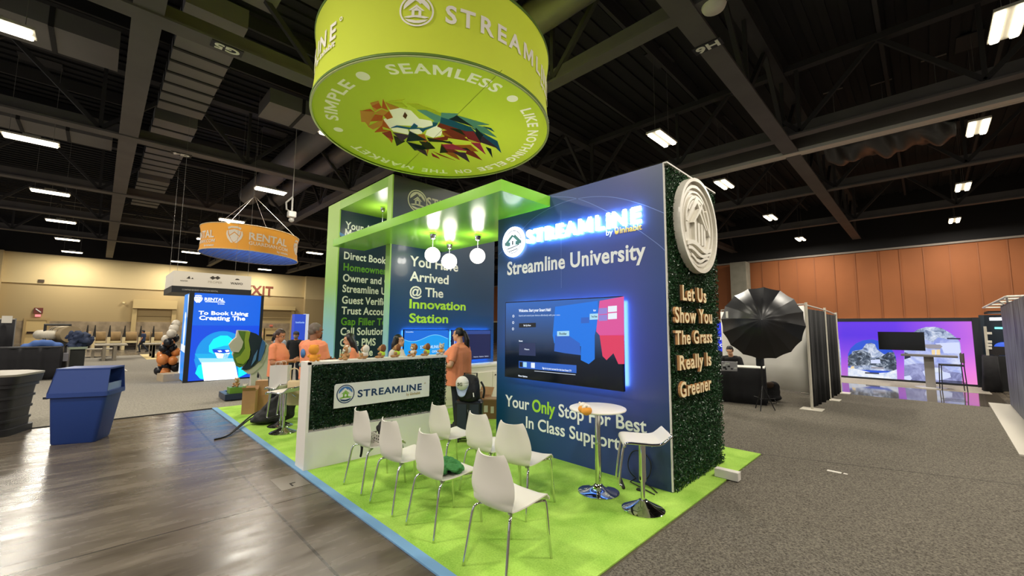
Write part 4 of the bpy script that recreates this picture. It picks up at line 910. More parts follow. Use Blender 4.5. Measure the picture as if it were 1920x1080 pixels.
p, q = ring_pt(135, RR-.05, -.004), ring_pt(-45, RR-.05, -.004); p2, q2 = rp(1030, 350), rp(350, 1030)
d = (q2-p2).normalized(); s = d.cross(Z)*.004
b.add([p2-d*.2+s-Z*.003, p2-d*.2-s-Z*.003, q2+d*.2-s-Z*.003, q2+d*.2+s-Z*.003], [(0, 1, 2, 3)]); b.done('fabric_seam', mat('seam_olive', '#87962c', .8), t)
b = B()
for a in (20, 110, 200, 290): b.cyl(ring_pt(a, RR-.02, RH), (RC.x, RC.y, 8.1), .008, n=6)
b.cyl((RC.x, RC.y, 8.05), (RC.x, RC.y, 11.0), .008, n=6)
b.done('suspension_wires', wire_m, t)

# ================================================================== orange ring of the neighbouring booth
OC = Vector((-20.81, .49, 5.02)); OR = 2.03; OTY = -.0435; OH = 1.14
def op(ang, r, z):
    a = math.radians(ang); dx, dy = r*math.cos(a), r*math.sin(a); return Vector((OC.x+dx, OC.y+dy, OC.z+OTY*dy+z))
ow = lambda z: OR*(1-.035*math.sin(PI*min(max(z/OH, 0), 1)))
t = thing('hanging_ring_sign', 'round orange hanging sign reading Rental Guardian with a blue patterned underside', 'hanging sign', OC)
n = 96; b = B(); b.smooth = True; b.loft([[op(360*k/n, ow(OH*i/8), OH*i/8) for k in range(n)] for i in range(9)], caps=False); b.done('side_fabric', cloth_lit('orange_fabric', '#eba63f', .08), t)
b = B(); b.poly([op(360*k/n, OR-.01, .01) for k in range(n)]); b.done('underside_fabric', cloth_lit('blue_fabric', '#3157b0', .3), t, fix=False)
b = B(); rnd = random.Random(4)
for i in range(-9, 10):
    for j in range(-9, 10):
        x, y = i*.21+.1*(j % 2), j*.2
        if math.hypot(x, y) < OR-.12:
            f = frame((OC.x+x, OC.y+y, OC.z+OTY*y-.004), X, Y, -Z); ringf(b, f, 0, 0, .035, .07, 0, .004, 12)
b.done('underside_pattern', cloth_lit('pattern_lilac', '#a9bcf6', .3), t)
ofr = lambda a0: (lambda u, v, d: op(a0+math.degrees(u/OR), ow(v)+.012+d, v))
rc_ = cloth_lit('ring_cream', '#f4ead8', .1)
def shield(b, f, cx, cy, s, d1=.006):
    q = lambda P: [(cx+x*s, cy+y*s) for x, y in P]
    flat(b, f, q([(-.62, .62), (-.3, .78), (.3, .78), (.62, .62), (.66, .86), (.3, .98), (-.3, .98), (-.66, .86)]), 0, d1)
    flat(b, f, q([(-.62, .5), (0, .66), (.62, .5), (.5, -.02), (0, .4), (-.5, -.02)]), 0, d1)
    flat(b, f, q([(-.46, -.1), (0, .28), (.46, -.1), (.3, -.5), (0, -.78), (-.3, -.5)]), 0, d1)
    flat(b, f, q([(-.78, .45), (-.68, .5), (-.62, .05), (-.3, -.55), (-.05, -.85), (-.3, -.85), (-.7, -.35), (-.85, .1)]), 0, d1)
    flat(b, f, q([(.78, .45), (.68, .5), (.62, .05), (.3, -.55), (.05, -.85), (.3, -.85), (.7, -.35), (.85, .1)]), 0, d1)
for k in range(4):
    f = ofr(-31.4+90*k); b = B(); shield(b, f, 0, .62, .4); b.done('side_logo', rc_, t)
    f = ofr(-15.2+90*k); b = B(); text(b, 'RENTAL', f, 0, .006, .03, 1, cap=.31, width=OR*math.radians(48), y0=.5, res=2); b.done('side_lettering', rc_, t); b = B(); text(b, 'GUARDIAN.COM', f, 0, .006, .012, 1, cap=.15, width=OR*math.radians(50), y0=.27, res=2); b.done('side_lettering', rc_, t); b = B()
    text(b, 'by inhabit', f, 0, .006, .03, 1, cap=.09, width=OR*math.radians(17), x0=OR*math.radians(33), y0=.1, res=2); b.done('side_byline', rc_, t)
b = B(); b.loft([[op(360*k/n, OR+dr, z+dz) for k in range(n)] for z in (0,) for dr, dz in ((-.02, -.015), (.012, -.015), (.012, .015), (-.02, .015), (-.02, -.015))], caps=False)
b.loft([[op(360*k/n, OR+dr, OH+dz) for k in range(n)] for dr, dz in ((-.02, -.015), (.012, -.015), (.012, .015), (-.02, .015), (-.02, -.015))], caps=False); b.done('rim', mat('rim_pale', '#d9c49a', .5), t, smooth=True)
b = B(); ap = at(482, 331, 8.05)
for a in (-38, 50, 140, 230): b.cyl(op(a, OR-.02, OH), (OC.x, OC.y, 8.05), .009, n=6)
b.cyl((OC.x, OC.y, 8.0), (OC.x, OC.y, 11.0), .009, n=6)
b.done('suspension_wires', mat('wire_pale', '#b9b3a8', .5), t)
b = B(); p = op(-38, OR, OH+.06); b.sphere(p, .09, 10, 8); b.done('added_glow_ball', glow('added_glow', '#fff0cf', 8), t)  # added glowing ball imitating the hall lamp seen past the rim

# ================================================================== glowing blue video tower of the next booth
LXF = -14.0
def lf(px, py): v = atx(px, py, LXF); return (v.y, v.z)
ly0, ly1, lz1 = lf(345, 700)[0], lf(487, 650)[0], 2.76
t = thing('video_tower', 'glowing blue video tower showing a hooded figure at a laptop', 'video tower', (LXF-.5, (ly0+ly1)/2, 0))
b = B(); b.box(LXF-1.15, LXF-.02, ly0+.02, ly1-.02, .006, lz1); b.done('core', mat('led_core', '#10141c', .5), t)
b = B(); b.box(LXF-.05, LXF+.03, ly0-.02, ly0+.10, .006, lz1+.01); b.done('edge_frame', mat('led_frame', '#191d24', .4), t); b = B(); b.box(LXF-.05, LXF+.03, ly1-.05, ly1+.03, .006, lz1+.01); b.done('edge_frame', mat('led_frame', '#191d24', .4), t)
F = frame((LXF, 0, 0), Y, Z, X); S = B(); K = 1080/180.
Lp = lambda pts: [lf(320+x/K, 540+y/K) for x, y in pts]
def Ls(mi, pts, d): S.mi = mi; flat(S, F, Lp(pts), -.002, d)
ya, yb_ = ly0+.1, ly1-.05
S.mi = 0; flat(S, F, [(ya, .05), (yb_, .05), (yb_, 1.75), (ya, 1.75)], -.002, .002); S.mi = 1; flat(S, F, [(ya, 1.75), (yb_, 1.75), (yb_, lz1), (ya, lz1)], -.002, .002)
Ls(2, [(590+320*math.cos(a)*1.0, 800+315*math.sin(a)) for a in [PI+.0+i*PI/20 for i in range(21)]]+[(915, 800), (880, 960), (300, 960), (262, 800)], .004)
Ls(3, [(430, 720), (430, 650), (480, 575), (560, 535), (640, 535), (690, 570), (735, 630), (735, 720), (690, 740), (480, 740)], .006)
Ls(4, [(460, 690), (600, 650), (735, 640), (730, 720), (600, 735), (480, 730)], .008); Ls(0, [(470, 690), (660, 690), (670, 730), (490, 735)], .009)
Ls(5, [(495, 725), (530, 730), (600, 740), (665, 725), (640, 790), (580, 808), (520, 785)], .010); Ls(5, [(525, 705), (560, 700), (580, 715), (545, 722)], .011); Ls(5, [(610, 700), (650, 695), (662, 712), (625, 722)], .011)
Ls(3, [(275, 960), (310, 870), (370, 850), (385, 1030), (330, 1020)], .006); Ls(3, [(760, 880), (880, 940), (860, 960), (760, 1010)], .006)
Ls(4, [(270, 740), (700, 742), (720, 830), (340, 840)], .010); Ls(6, [(310, 790), (700, 790), (715, 830), (335, 838)], .0105); Ls(5, [(345, 838), (720, 830), (760, 1020), (375, 1045)], .011)
S.mi = 5
def Lt(txt, x0, x1, yb1, yt, bold, d=.006):
    (a, zb_), (c, _), (e, zt_) = Lp([(x0, yb1), (x1, yb1), (x0, yt)]); text(S, txt, F, 0, d, bold, cap=zt_-zb_, width=c-a, x0=a, y0=zb_, res=2)
Lt('RENTAL', 380, 605, 140, 108, .06); Lt('GUARDIAN.COM', 385, 610, 158, 146, .03); Lt('by inhabit', 530, 605, 182, 172, .03)
Lt('To Book Using', 312, 872, 298, 258, .08); Lt('Creating The', 318, 838, 358, 312, .08)
(a, c), = Lp([(310, 125)]); shield(S, F, a, c, .13)
S.done('screen', [glow('led0', '#044ee6', 1.0), glow('led1', '#0a66e8', 1.0), glow('led2', '#0c9cf0', 1.0), glow('led3', '#06eaff', 1.2), glow('led4', '#18b8f4', 1.0), glow('led5', '#f6fbff', 1.6), glow('led6', '#9fe4ff', 1.1)], t)
# side face
Fs = frame((0, ly0+.015, 0), X, Z, -Y); S = B(); xa, xb = LXF-1.13, LXF-.06
S.mi = 0; flat(S, Fs, [(xa, .05), (xb, .05), (xb, lz1-.02), (xa, lz1-.02)], -.002, .02); S.mi = 1; flat(S, Fs, disc((xa+xb)/2, 1.5, .2, .5, 20), 0, .024); flat(S, Fs, disc((xa+xb)/2, 2.05, .16, .12, 16), 0, .024); flat(S, Fs, [(xa+.1, .95), (xb-.1, .9), (xb-.1, 1.12), (xa+.1, 1.16)], 0, .024); flat(S, Fs, [(xb-.3, lz1-.05), (xb-.05, lz1-.05), (xb-.05, 2.0), (xb-.12, 2.0)], 0, .024); flat(S, Fs, [(xa, .05), (xa+.3, .05), (xa+.05, .9), (xa, .9)], 0, .024)
S.done('side_screen', [glow('led2b', '#0a8cf0', 1.0), glow('led5b', '#eaf4ff', 1.0)], t)

# white hanging box sign behind it
XB = -16.2
def bp(px, py): v = atx(px, py, XB); return (v.y, v.z)
(ya, z1), (yb_, z0) = bp(326, 507), bp(470, 545); z0 = bp(326, 541)[1]
t = thing('hanging_box_sign', 'white boxy hanging sign with small dark logos above the glowing blue video tower', 'hanging sign', (XB-.6, (ya+yb_)/2, z0))
b = B(); b.box(XB-2.4, XB, ya, yb_, z0+.1, z1); b.done('box', mat('sign_white', '#dcd4c6', .7), t)
b = B(); b.box(XB-2.42, XB+.02, ya-.02, yb_+.02, z0-.12, z0+.1); b.done('base_band', mat('sign_black', '#14161a', .5), t)
f = frame((XB, 0, 0), Y, Z, X); fb = frame((XB+.02, 0, 0), Y, Z, X); b = B()
def bt(txt, px0, px1, pb, pt, bold, ff=f):
    a, c, e = bp(px0, pb), bp(px1, pb), bp(px0, pt); text(b, txt, ff, 0, .006, bold, 1.0, cap=e[1]-a[1], width=c[0]-a[0], x0=a[0], y0=a[1], res=2)
bt('WAIVO', 432, 455, 533, 529, .02); 
for px in (399, 408): a = bp(px, 521); flat(b, f, [(a[0]-.09, a[1]), (a[0], a[1]-.07), (a[0]+.09, a[1]), (a[0], a[1]+.07)], 0, .006)
a = bp(445, 525); flat(b, f, disc(a[0], a[1], .07, .05, 12, 0, 180), 0, .006)
a = bp(355, 521); flat(b, f, [(a[0]-.08, a[1]-.03), (a[0], a[1]+.07), (a[0]+.03, a[1]-.03)], 0, .006); flat(b, f, [(a[0]+.05, a[1]-.03), (a[0]+.09, a[1]+.02), (a[0]+.12, a[1]-.03)], 0, .006)
bt('MASTERHOSPITALITY'[:6], 338, 352, 527, 525, .0); 
b.done('dark_lettering', mat('ink_dark', '#3a332c', .6), t); b = B(); bt('PROPER', 390, 417, 530.5, 526.5, 0); b.done('grey_lettering', mat('ink_grey', '#b0a694', .6), t)
b = B(); bt('COMPREHENSIVE VACATION RENTAL', 341, 409, 544, 541.5, 0, fb); b.done('band_lettering', mat('ink_pale', '#b8b4ac', .6), t)
b = B()
for x, y in ((XB-2.3, ya+.1), (XB-2.3, yb_-.1), (XB-.1, ya+.1), (XB-.1, yb_-.1)): b.cyl((x, y, z1), (x, y, 11.0), .004, n=6)
b.done('suspension_wires', wire_m, t)
# small blue sign further back
def bs(px, py): v = atx(px, py, -26.0); return (v.y, v.z)
(ya, z1), (yb_, z0) = bs(553, 589), bs(572, 622); t = thing('standing_sign', 'small upright blue sign with a pale edge behind the man in the black cap', 'sign', (-26, ya, 0))
b = B(); b.box(-26.5, -26, ya, yb_, 0.0, z1); b.done('panel', glow('blue_sign', '#1b4fd8', .8), t); b = B(); b.box(-26.5, -25.99, yb_, yb_+.18, 0, z1+.03); b.done('edge', mat('sign_edge', '#cdd6ea', .5, emit=.3), t)
b = B(); f = frame((-25.998, 0, 0), Y, Z, X); text(b, 'RentalGuardian', f, 0, .01, .02, cap=.11, width=(yb_-ya)*.8, x0=ya+(yb_-ya)*.1, y0=(bs(560, 606))[1], res=2); b.done('lettering', glow('sign_pale', '#9fc4ff', .9), t)
# ================================================================== shell chairs
def chair_proto():
    t = thing('shell_chair', 'x', 'chair', (0, 0, 0), group='white shell chairs')
    sp_ = smooth_pts([(.262, .418), (.245, .448), (.20, .456), (.10, .446), (-.02, .436), (-.13, .436), (-.195, .452), (-.228, .50), (-.238, .56), (-.238, .64), (-.242, .72), (-.25, .80), (-.256, .835)], 5)
    wd = smooth_pts([(0, .185), (.08, .192), (.15, .194), (.3, .192), (.42, .188), (.52, .192), (.6, .2), (.66, .214), (.72, .216), (.8, .198), (.88, .168), (.95, .142), (1, .128)], 8)
    def W_(s):
        for (a, u), (c, v) in zip(wd, wd[1:]):
            if a <= s <= c: return u+(v-u)*(s-a)/max(1e-9, c-a)
        return wd[-1][1]
    g = []; N = len(sp_)
    for i, (y, z) in enumerate(sp_):
        s = i/(N-1); w = W_(s); row = []
        bk = min(max((s-.45)/.15, 0), 1)
        for j in range(17):
            q = j/8-1; x = q*w; e = abs(q)**2.2
            yy = y + bk*(.055*e) ; zz = z + (1-bk)*(.018*e if s > .12 else .004*e)
            if s > .8: zz += (.016*q*q-.008)*(s-.8)/.2
            row.append((x, yy, zz))
        g.append(row)
    b = B(); b.smooth = True; b.sheet(g, .009); part(b, 'seat_shell', mat('chair_white', '#dcd7cc', .38), t, smooth='auto')
    for sx in (-1, 1):
        b = B(); b.smooth = True; b.tube(smooth_pts3([(.09*sx, -.10, .425), (.15*sx, -.145, .425), (.178*sx, -.185, .41), (.188*sx, -.205, .36), (.2*sx, -.235, .18), (.212*sx, -.265, 0)]), .011, 10); part(b, 'leg', chrome, t)
        b = B(); b.smooth = True; b.tube(smooth_pts3([(.09*sx, .06, .425), (.15*sx, .13, .43), (.178*sx, .185, .432), (.188*sx, .212, .40), (.198*sx, .232, .2), (.207*sx, .255, 0)]), .011, 10); part(b, 'leg', chrome, t)
    b = B(); b.smooth = True; b.tube([(-.1, -.1, .424), (.1, -.1, .424)], .009, 8); b.tube([(-.1, .06, .424), (.1, .06, .424)], .009, 8); b.tube([(-.08, -.1, .424), (-.08, .06, .424)], .008, 8); b.tube([(.08, -.1, .424), (.08, .06, .424)], .008, 8)
    for sx in (-1, 1): b.box(.14*sx-.012, .14*sx+.012, -.16, -.12, .424, .435)
    part(b, 'seat_frame', chrome, t); return t
def smooth_pts3(P, n=6):
    out = []
    for i in range(len(P)-1):
        p0, p1, p2, p3 = P[max(i-1, 0)], P[i], P[i+1], P[min(i+2, len(P)-1)]
        for k in range(n):
            s = k/n; out.append(tuple(.5*((2*p1[j])+(-p0[j]+p2[j])*s+(2*p0[j]-5*p1[j]+4*p2[j]-p3[j])*s*s+(-p0[j]+3*p1[j]-3*p2[j]+p3[j])*s**3) for j in range(3)))
    out.append(P[-1]); return out
CH = [(-.29, -2.165, 3, 'white shell chair nearest the camera, in front row by the carpet corner'), (-1.12, -2.15, 0, 'white shell chair with green garment on its seat'),
      (-1.775, -2.165, 1, 'empty white shell chair between the garment chair and the backpack chair'), (-2.43, -2.15, 0, 'white shell chair with a backpack and basket, beside the leafy counter'),
      (-.885, -1.38, 9, 'white shell chair of the back row in front of the round bar table'), (-1.415, -1.33, 0, 'white shell chair in the middle of the back row'), (-2.12, -1.34, 0, 'white shell chair of the back row nearest the black suitcase')]
C0 = chair_proto()
for i, (x, y, a, lab) in enumerate(CH):
    o = C0 if i == 0 else copy_tree(C0); o.location = (x, y, .014); o.rotation_euler = (0, 0, math.radians(a)); o['label'] = lab

# ================================================================== bar table and stools
def on_floor(px, py, z=.014): return at(px, py, z)
p = Vector((-.56, -.55, .014)); t = thing('bar_table', 'round white bar table on a chrome column in front of the tall blue tower', 'table', p)
b = B(); b.smooth = True; b.lathe([(.001, .0), (.215, 0), (.218, .008), (.2, .016), (.13, .03), (.07, .05), (.045, .075), (.036, .09), (.001, .09)], n=48); part(b, 'base', chrome, t, smooth='auto')
b = B(); b.smooth = True; b.lathe([(.034, .085), (.034, .50), (.038, .505), (.038, .515), (.03, .52), (.03, .86)], n=24); part(b, 'column', chrome, t, smooth='auto')
b = B(); b.smooth = True; b.lathe([(.001, .86), (.29, .86), (.302, .865), (.306, .873), (.302, .882), (.29, .887), (.001, .887)], n=64); part(b, 'tabletop', mat('table_white', '#efe9df', .35), t, smooth='auto')
# plush slippers on the table
c = at(1097, 774, .905); t = thing('plush_slippers', 'pair of orange and white plush slippers on the round bar table', 'slippers', c)
for k, (dx, dy) in enumerate(((-.045, .035), (.04, -.03))):
    b = B(); b.smooth = True; b.sphere((dx, dy, .03), (.05, .062, .045), 16, 10); part(b, 'sole', mat('plush_orange', '#e8a040', .9), t); b = B(); b.smooth = True; b.sphere((dx-.01, dy+.01, .062), (.042, .052, .03), 14, 8); b.sphere((dx+.02, dy-.03, .085), .014, 8, 6); b.sphere((dx-.03, dy-.02, .085), .014, 8, 6); part(b, 'ears', mat('plush_white', '#eee4d6', .9), t)
def stool_proto():
    t = thing('bar_stool', 'x', 'stool', (0, 0, 0), group='white bar stools')
    b = B(); b.smooth = True; b.lathe([(.001, 0), (.2, 0), (.203, .008), (.185, .02), (.12, .045), (.06, .075), (.04, .09), (.001, .09)], n=48); part(b, 'base', chrome, t, smooth='auto')
    b = B(); b.smooth = True; b.lathe([(.022, .085), (.022, .26), (.034, .265), (.034, .63)], n=20); part(b, 'column', chrome, t, smooth='auto')
    prof = smooth_pts([(.19, .635), (.185, .662), (.15, .672), (.06, .668), (-.06, .662), (-.14, .672), (-.19, .705), (-.225, .735), (-.24, .742)], 4)
    g = [[(x*.19, y, z) for x in (-1, -.6, -.2, .2, .6, 1)] for y, z in prof]
    b = B(); b.smooth = True; b.sheet(g, .022); part(b, 'seat', mat('stool_white', '#e8e3da', .4), t, smooth='auto')
    b = B(); b.smooth = True
    for sx in (-.196, .196): b.tube([(sx, y, z-.004) for y, z in prof], .012, 8)
    b.tube([(-.196, prof[-1][0], prof[-1][1]), (.196, prof[-1][0], prof[-1][1])], .012, 8); part(b, 'seat_rim', chrome, t)
    b = B(); b.smooth = True
    for sx in (-1, 1): b.tube(smooth_pts3([(.1*sx, .02, .64), (.1*sx, .15, .645), (.1*sx, .19, .61), (.1*sx, .235, .3), (.1*sx, .23, .25), (.1*sx, .2, .235)]), .012, 8)
    part(b, 'foot_loop', chrome, t)
    b = B(); b.smooth = True; b.tube([(-.12, .2, .235), (.12, .2, .235)], .017, 10); part(b, 'foot_bar', mat('rubber_black', '#161616', .6), t)
    b = B(); b.tube([(.06, -.05, .63), (.12, -.12, .56)], .006, 6); part(b, 'lift_lever', chrome, t); return t
S0 = stool_proto(); S0.location = (-.02, -.60, .014); S0.rotation_euler = (0, 0, math.radians(128)); S0['label'] = 'white seated chrome bar stool beside the round bar table'
o = copy_tree(S0); p = on_floor(530, 811); o.location = p; o.rotation_euler = (0, 0, math.radians(120)); o['label'] = 'empty chrome bar stool left of the leafy counter, in front of the black backpack'
q = at(525, 730, .69); hd_ = Vector((q.x-CAM_POS.x, q.y-CAM_POS.y, 0)).normalized(); q = q+hd_*.28; o = copy_tree(S0); o.location = (q.x-.05, q.y+.05, .014); o.rotation_euler = (0, 0, math.radians(105)); o['label'] = 'bar stool carrying the white paper bag beside the man in jeans'; BAGP = q

# ================================================================== things on chairs and carpet
fab_black = mat('black_nylon', '#121214', .7, bump=(60, .3)); fab_blk2 = mat('black_cloth', '#1a1a1c', .85, bump=(40, .4))
def hull_blob(cs, name, m, M=None, vox=.014, sm=8, crumple=.02, freq=7):
    from mathutils import noise
    b = B()
    for c, r in cs: b.sphere(c, r, 16, 10)
    bm = bmesh.new(); [bm.verts.new(v) for v in b.v]; bm.verts.ensure_lookup_table(); r_ = bmesh.ops.convex_hull(bm, input=bm.verts[:])
    bmesh.ops.delete(bm, geom=[g_ for g_ in r_['geom_interior'] if isinstance(g_, bmesh.types.BMVert)], context='VERTS')
    bm.verts.index_update(); h = B(); h.add([v.co.copy() for v in bm.verts], [[v.index for v in f.verts] for f in bm.faces]); bm.free()
    me = remesh(h, vox, sm); ns = [v.normal.copy() for v in me.vertices]
    for v, n_ in zip(me.vertices, ns): v.co += n_*crumple*(noise.noise(v.co*freq)+.5*noise.noise(v.co*freq*2.2)-.2)
    if M: me.transform(M)
    me.name = name; me.materials.append(m); o = bpy.data.objects.new(name, me); COL.objects.link(o); return o
def blob(cs, name, m, parent=None, vox=.012, sm=6, crumple=0.0, freq=9.0):
    from mathutils import noise
    b = B()
    for c, r in cs: b.sphere(c, r, 16, 10)
    o = skin(b, name, m, parent, vox, sm)
    if crumple:
        o.data.calc_loop_triangles() if False else None
        ns = [v.normal.copy() for v in o.data.vertices]
        for v, n_ in zip(o.data.vertices, ns): v.co += n_*crumple*(abs(noise.noise(v.co*freq))*2.2-.6+.5*noise.noise(v.co*freq*2.3))
    return o
# green garment
rnd = random.Random(5); cs = [((-1.2+.2*rnd.random(), -2.24+.16*rnd.random(), .475+.05*rnd.random()), (.04+.03*rnd.random(), .03+.04*rnd.random(), .02+.025*rnd.random())) for i in range(22)]
g = blob([((-1.1+(c[0][0]+1.1)*1.0, c[0][1], c[0][2]+.02), c[1]) for c in cs], 'folded_garment', mat('garment_green', '#357a3a', .8, bump=(45, .6)), None, .006, 2, .014, 16); tag(g, 'crumpled green garment lying on a white chair seat', 'garment')
g2 = blob([((-1.2, -2.2, .475), (.06, .05, .03)), ((-1.13, -2.12, .475), (.05, .05, .025))], 'garment_lining', mat('garment_navy', '#1d2340', .8), g, .01, 3)
# backpack and basket on the left chair
cx, cy = -2.40, -2.06
bk = blob([((cx, cy, .58), (.13, .085, .07)), ((cx+.05, cy+.02, .6), (.09, .08, .085)), ((cx-.07, cy, .6), (.08, .07, .07))], 'backpack', fab_black, None, .008, 6, .015, 14); tag(bk, 'small black backpack on top of the basket on the left front chair', 'backpack')
b = B(); b.smooth = True; b.tube(smooth_pts3([(cx-.2, cy-.16, .66), (cx-.235, cy-.18, .5), (cx-.235, cy-.17, .36), (cx-.21, cy-.19, .29), (cx-.19, cy-.19, .34), (cx-.215, cy-.17, .42)]), .012, 8); b.done('strap', mat('strap_black', '#0d0d0f', .7), bk)
b = B(); b.smooth = True; b.sphere((cx+.06, cy-.06, .6), (.05, .03, .025), 10, 8); b.done('brown_patch', mat('leather_brown', '#7a4a2c', .6), bk)
t = thing('wire_basket', 'white basket of printed papers under the backpack on the left front chair', 'basket', (cx, cy, .455))
b = B(); b.box(-.14, .14, -.1, .1, 0.0, .012); part(b, 'bottom', mat('basket_white', '#d8d4cb', .5), t)
b = B()
for i in range(7):
    x = -.14+.28*i/6
    for y in (-.1, .1): b.box(x-.006, x+.006, y-.004, y+.004, 0, .1)
for i in range(5):
    y = -.1+.2*i/4
    for x in (-.14, .14): b.box(x-.004, x+.004, y-.006, y+.006, 0, .1)
for z in (.03, .065, .1): b.box(-.144, .144, -.104, -.096, z-.005, z+.005); b.box(-.144, .144, .096, .104, z-.005, z+.005); b.box(-.144, -.136, -.1, .1, z-.005, z+.005); b.box(.136, .144, -.1, .1, z-.005, z+.005)
part(b, 'grid', mat('basket_white', '#d8d4cb', .5), t)
b = B(); b.box(-.12, .12, -.085, .085, .012, .06); part(b, 'papers', mat('paper_print', '#4a4640', .8, var=(40, .9)), t)
# suitcase, backpack and cap
p = on_floor(868, 832); sx, sy = p.x-.05, p.y+.15
fwd = Vector((.66, -.75, 0)).normalized(); side = Vector((fwd.y, -fwd.x, 0))*-1
rzs = math.atan2(fwd.x, -fwd.y)*-1
t = thing('suitcase', 'tall black wheeled suitcase standing behind the white chairs', 'suitcase', (sx, sy, .014), math.atan2(fwd.y, fwd.x)+PI/2)
b = B(); b.bbox(-.21, .21, -.13, .13, .06, .62, .05); part(b, 'shell', mat('case_black', '#17191f', .45), t, smooth='auto')
b = B(); b.box(-.16, -.02, -.14, -.125, .12, .58); b.box(.03, .17, -.14, -.125, .12, .58); part(b, 'front_pocket', mat('case_navy', '#1d2736', .6), t)
b = B(); b.tube([(-.1, .1, .6), (-.1, .1, 1.02), (.1, .1, 1.02), (.1, .1, .6)], .012, 8); part(b, 'pull_handle', mat('case_handle', '#26221f', .4), t)
b = B()
for x in (-.16, .16):
    for y in (-.09, .09): b.cyl((x-.02, y, .03), (x+.02, y, .03), .03, n=14)
part(b, 'wheels', mat('rubber_black', '#161616', .6), t)
b = B(); b.tube([(.0, -.145, .5), (.02, -.145, .44)], .006, 6); part(b, 'zip_pull', mat('zip_grey', '#8a8a8a', .4, .5), t)
M_ = Matrix.Translation((sx, sy, .014)) @ Matrix.Rotation(math.atan2(fwd.y, fwd.x)+PI/2, 4, 'Z')
bp_ = hull_blob((((0, -.03, .80), (.18, .13, .18)), ((0, -.05, .68), (.19, .14, .08)), ((0, -.02, .95), (.14, .1, .07)), ((0, -.12, .74), (.15, .07, .11))), 'backpack', fab_black, M_, .012, 6, .018, 8); tag(bp_, 'black backpack set on top of the black suitcase', 'backpack')
b = B(); b.tube([M_ @ Vector(v) for v in smooth_pts3([(.18, .0, .9), (.235, -.04, .8), (.22, -.03, .66)])], .016, 8); b.done('strap', mat('strap_black', '#0d0d0f', .7), bp_)
b = B(); b.tube([M_ @ Vector(v) for v in ((.09, -.19, .76), (.1, -.2, .70))], .008, 6); b.done('zip_pull', mat('white_paint', '#e9e6df', .6), bp_)
b = B(); b.smooth = True
g = []
for i in range(9):
    th = PI/2*i/8
    g.append([M_ @ Vector((-.08+.098*math.cos(a)*math.sin(th), -.185-.085*math.cos(th), .90+.105*math.sin(a)*math.sin(th))) for a in [2*PI*k/24 for k in range(25)]])
b.sheet(g, .004); o = b.done('baseball_cap', mat('cap_white', '#e6e2d8', .8), smooth=True); tag(o, 'white and pale blue baseball cap hung on the black backpack', 'cap')
b = B(); b.smooth = True; g = []
for i in range(7):
    g.append([M_ @ Vector((-.08+(.098-.006*i)*math.cos(a), -.19-.008*i, .88-.018*i+.07*math.sin(a))) for a in [PI+PI*k/14 for k in range(15)]])
b.sheet(g, .005); b.done('brim', mat('cap_blue', '#aab8d4', .8), o, smooth=True)
b = B(); f = lambda u, v, d: M_ @ Vector((-.08+u, -.272-d, .90+v)); text(b, 'SG', f, -.01, .004, .05, cap=.045, x0=-.06, y0=-.03, res=2); b.done('stitched_letters', mat('cap_olive', '#57603f', .8), o)
# cardboard boxes
card = mat('cardboard', '#a9805a', .85, var=(3, .12)); card2 = mat('cardboard_dark', '#8a6848', .85, var=(3, .12)); tape = mat('tape_tan', '#c9ae86', .4)
def carton(px, py, w, d, h, rz, label, open_=False, m=card, z=.014, at_=None, labelpaper=False):
    p = at_ if at_ is not None else at(px, py, z); t = thing('cardboard_box', label, 'box', p, math.radians(rz), 'cardboard boxes')
    b = B(); e = .005
    if open_:
        b.box(-w/2, w/2, -d/2, d/2, 0, e); b.box(-w/2, -w/2+e, -d/2, d/2, e, h); b.box(w/2-e, w/2, -d/2, d/2, e, h); b.box(-w/2+e, w/2-e, -d/2, -d/2+e, e, h); b.box(-w/2+e, w/2-e, d/2-e, d/2, e, h)
    else: b.box(-w/2, w/2, -d/2, d/2, 0, h)
    part(b, 'body', m, t)
    if open_:
        for (x0, x1, s, ax) in ((-w/2, w/2, -1, 'y'), (-w/2, w/2, 1, 'y')):
            b = B(); M = Matrix.Translation((0, s*d/2, h)) @ Matrix.Rotation(s*.9, 4, 'X'); b.box(-w/2, w/2, 0 if s > 0 else -d*.45, d*.45 if s > 0 else 0, -.003, .003, M=M); part(b, 'flap', m, t)
    else:
        b = B(); b.box(-w/2-.001, w/2+.001, -.025, .025, h-.06, h+.002); part(b, 'tape', tape, t)
    if labelpaper:
        b = B(); b.box(-w*.3, -w*.1, -d/2-.002, -d/2, h*.35, h*.7); b.box(w*.05, w*.22, -d/2-.002, -d/2, h*.3, h*.65); part(b, 'paper_label', mat('paper_white', '#ded8cc', .7), t)
    return t
carton(918, 782, .36, .34, .36, 48, 'large brown cardboard box with white labels beside the blue tower', labelpaper=True, m=card2)
carton(900, 779, .30, .4, .38, 20, 'open cardboard box with raised flaps behind the labelled box', True, m=card)
carton(0, 0, .34, .3, .1, 30, 'flat cardboard box lying on the open box below the low cabinet', at_=at(890, 742, .42), m=card2)
carton(467, 775, .23, .18, .46, 62, 'tall open cardboard box on the carpet left of the black backpack', True)
P1 = at(487, 772, .014)+Vector((-.15, .1, 0)); carton(0, 0, .28, .24, .31, 62, 'lower cardboard box of the stack behind the tall open box', at_=P1); carton(0, 0, .28, .24, .30, 60, 'upper cardboard box of the stack behind the tall open box', at_=P1+Z*.312)
# white block at the carpet edge
q = at(1372, 901, 0); b = B(); b.box(-.13, .13, -.05, .05, 0, .095, Matrix.Translation((.27, q.y, .016)) @ Matrix.Rotation(.0, 4, 'Z')); tag(b.done('power_box', mat('white_box', '#dcd8d0', .5), bevel=.004), 'small white block on the right edge of the green carpet', 'box')
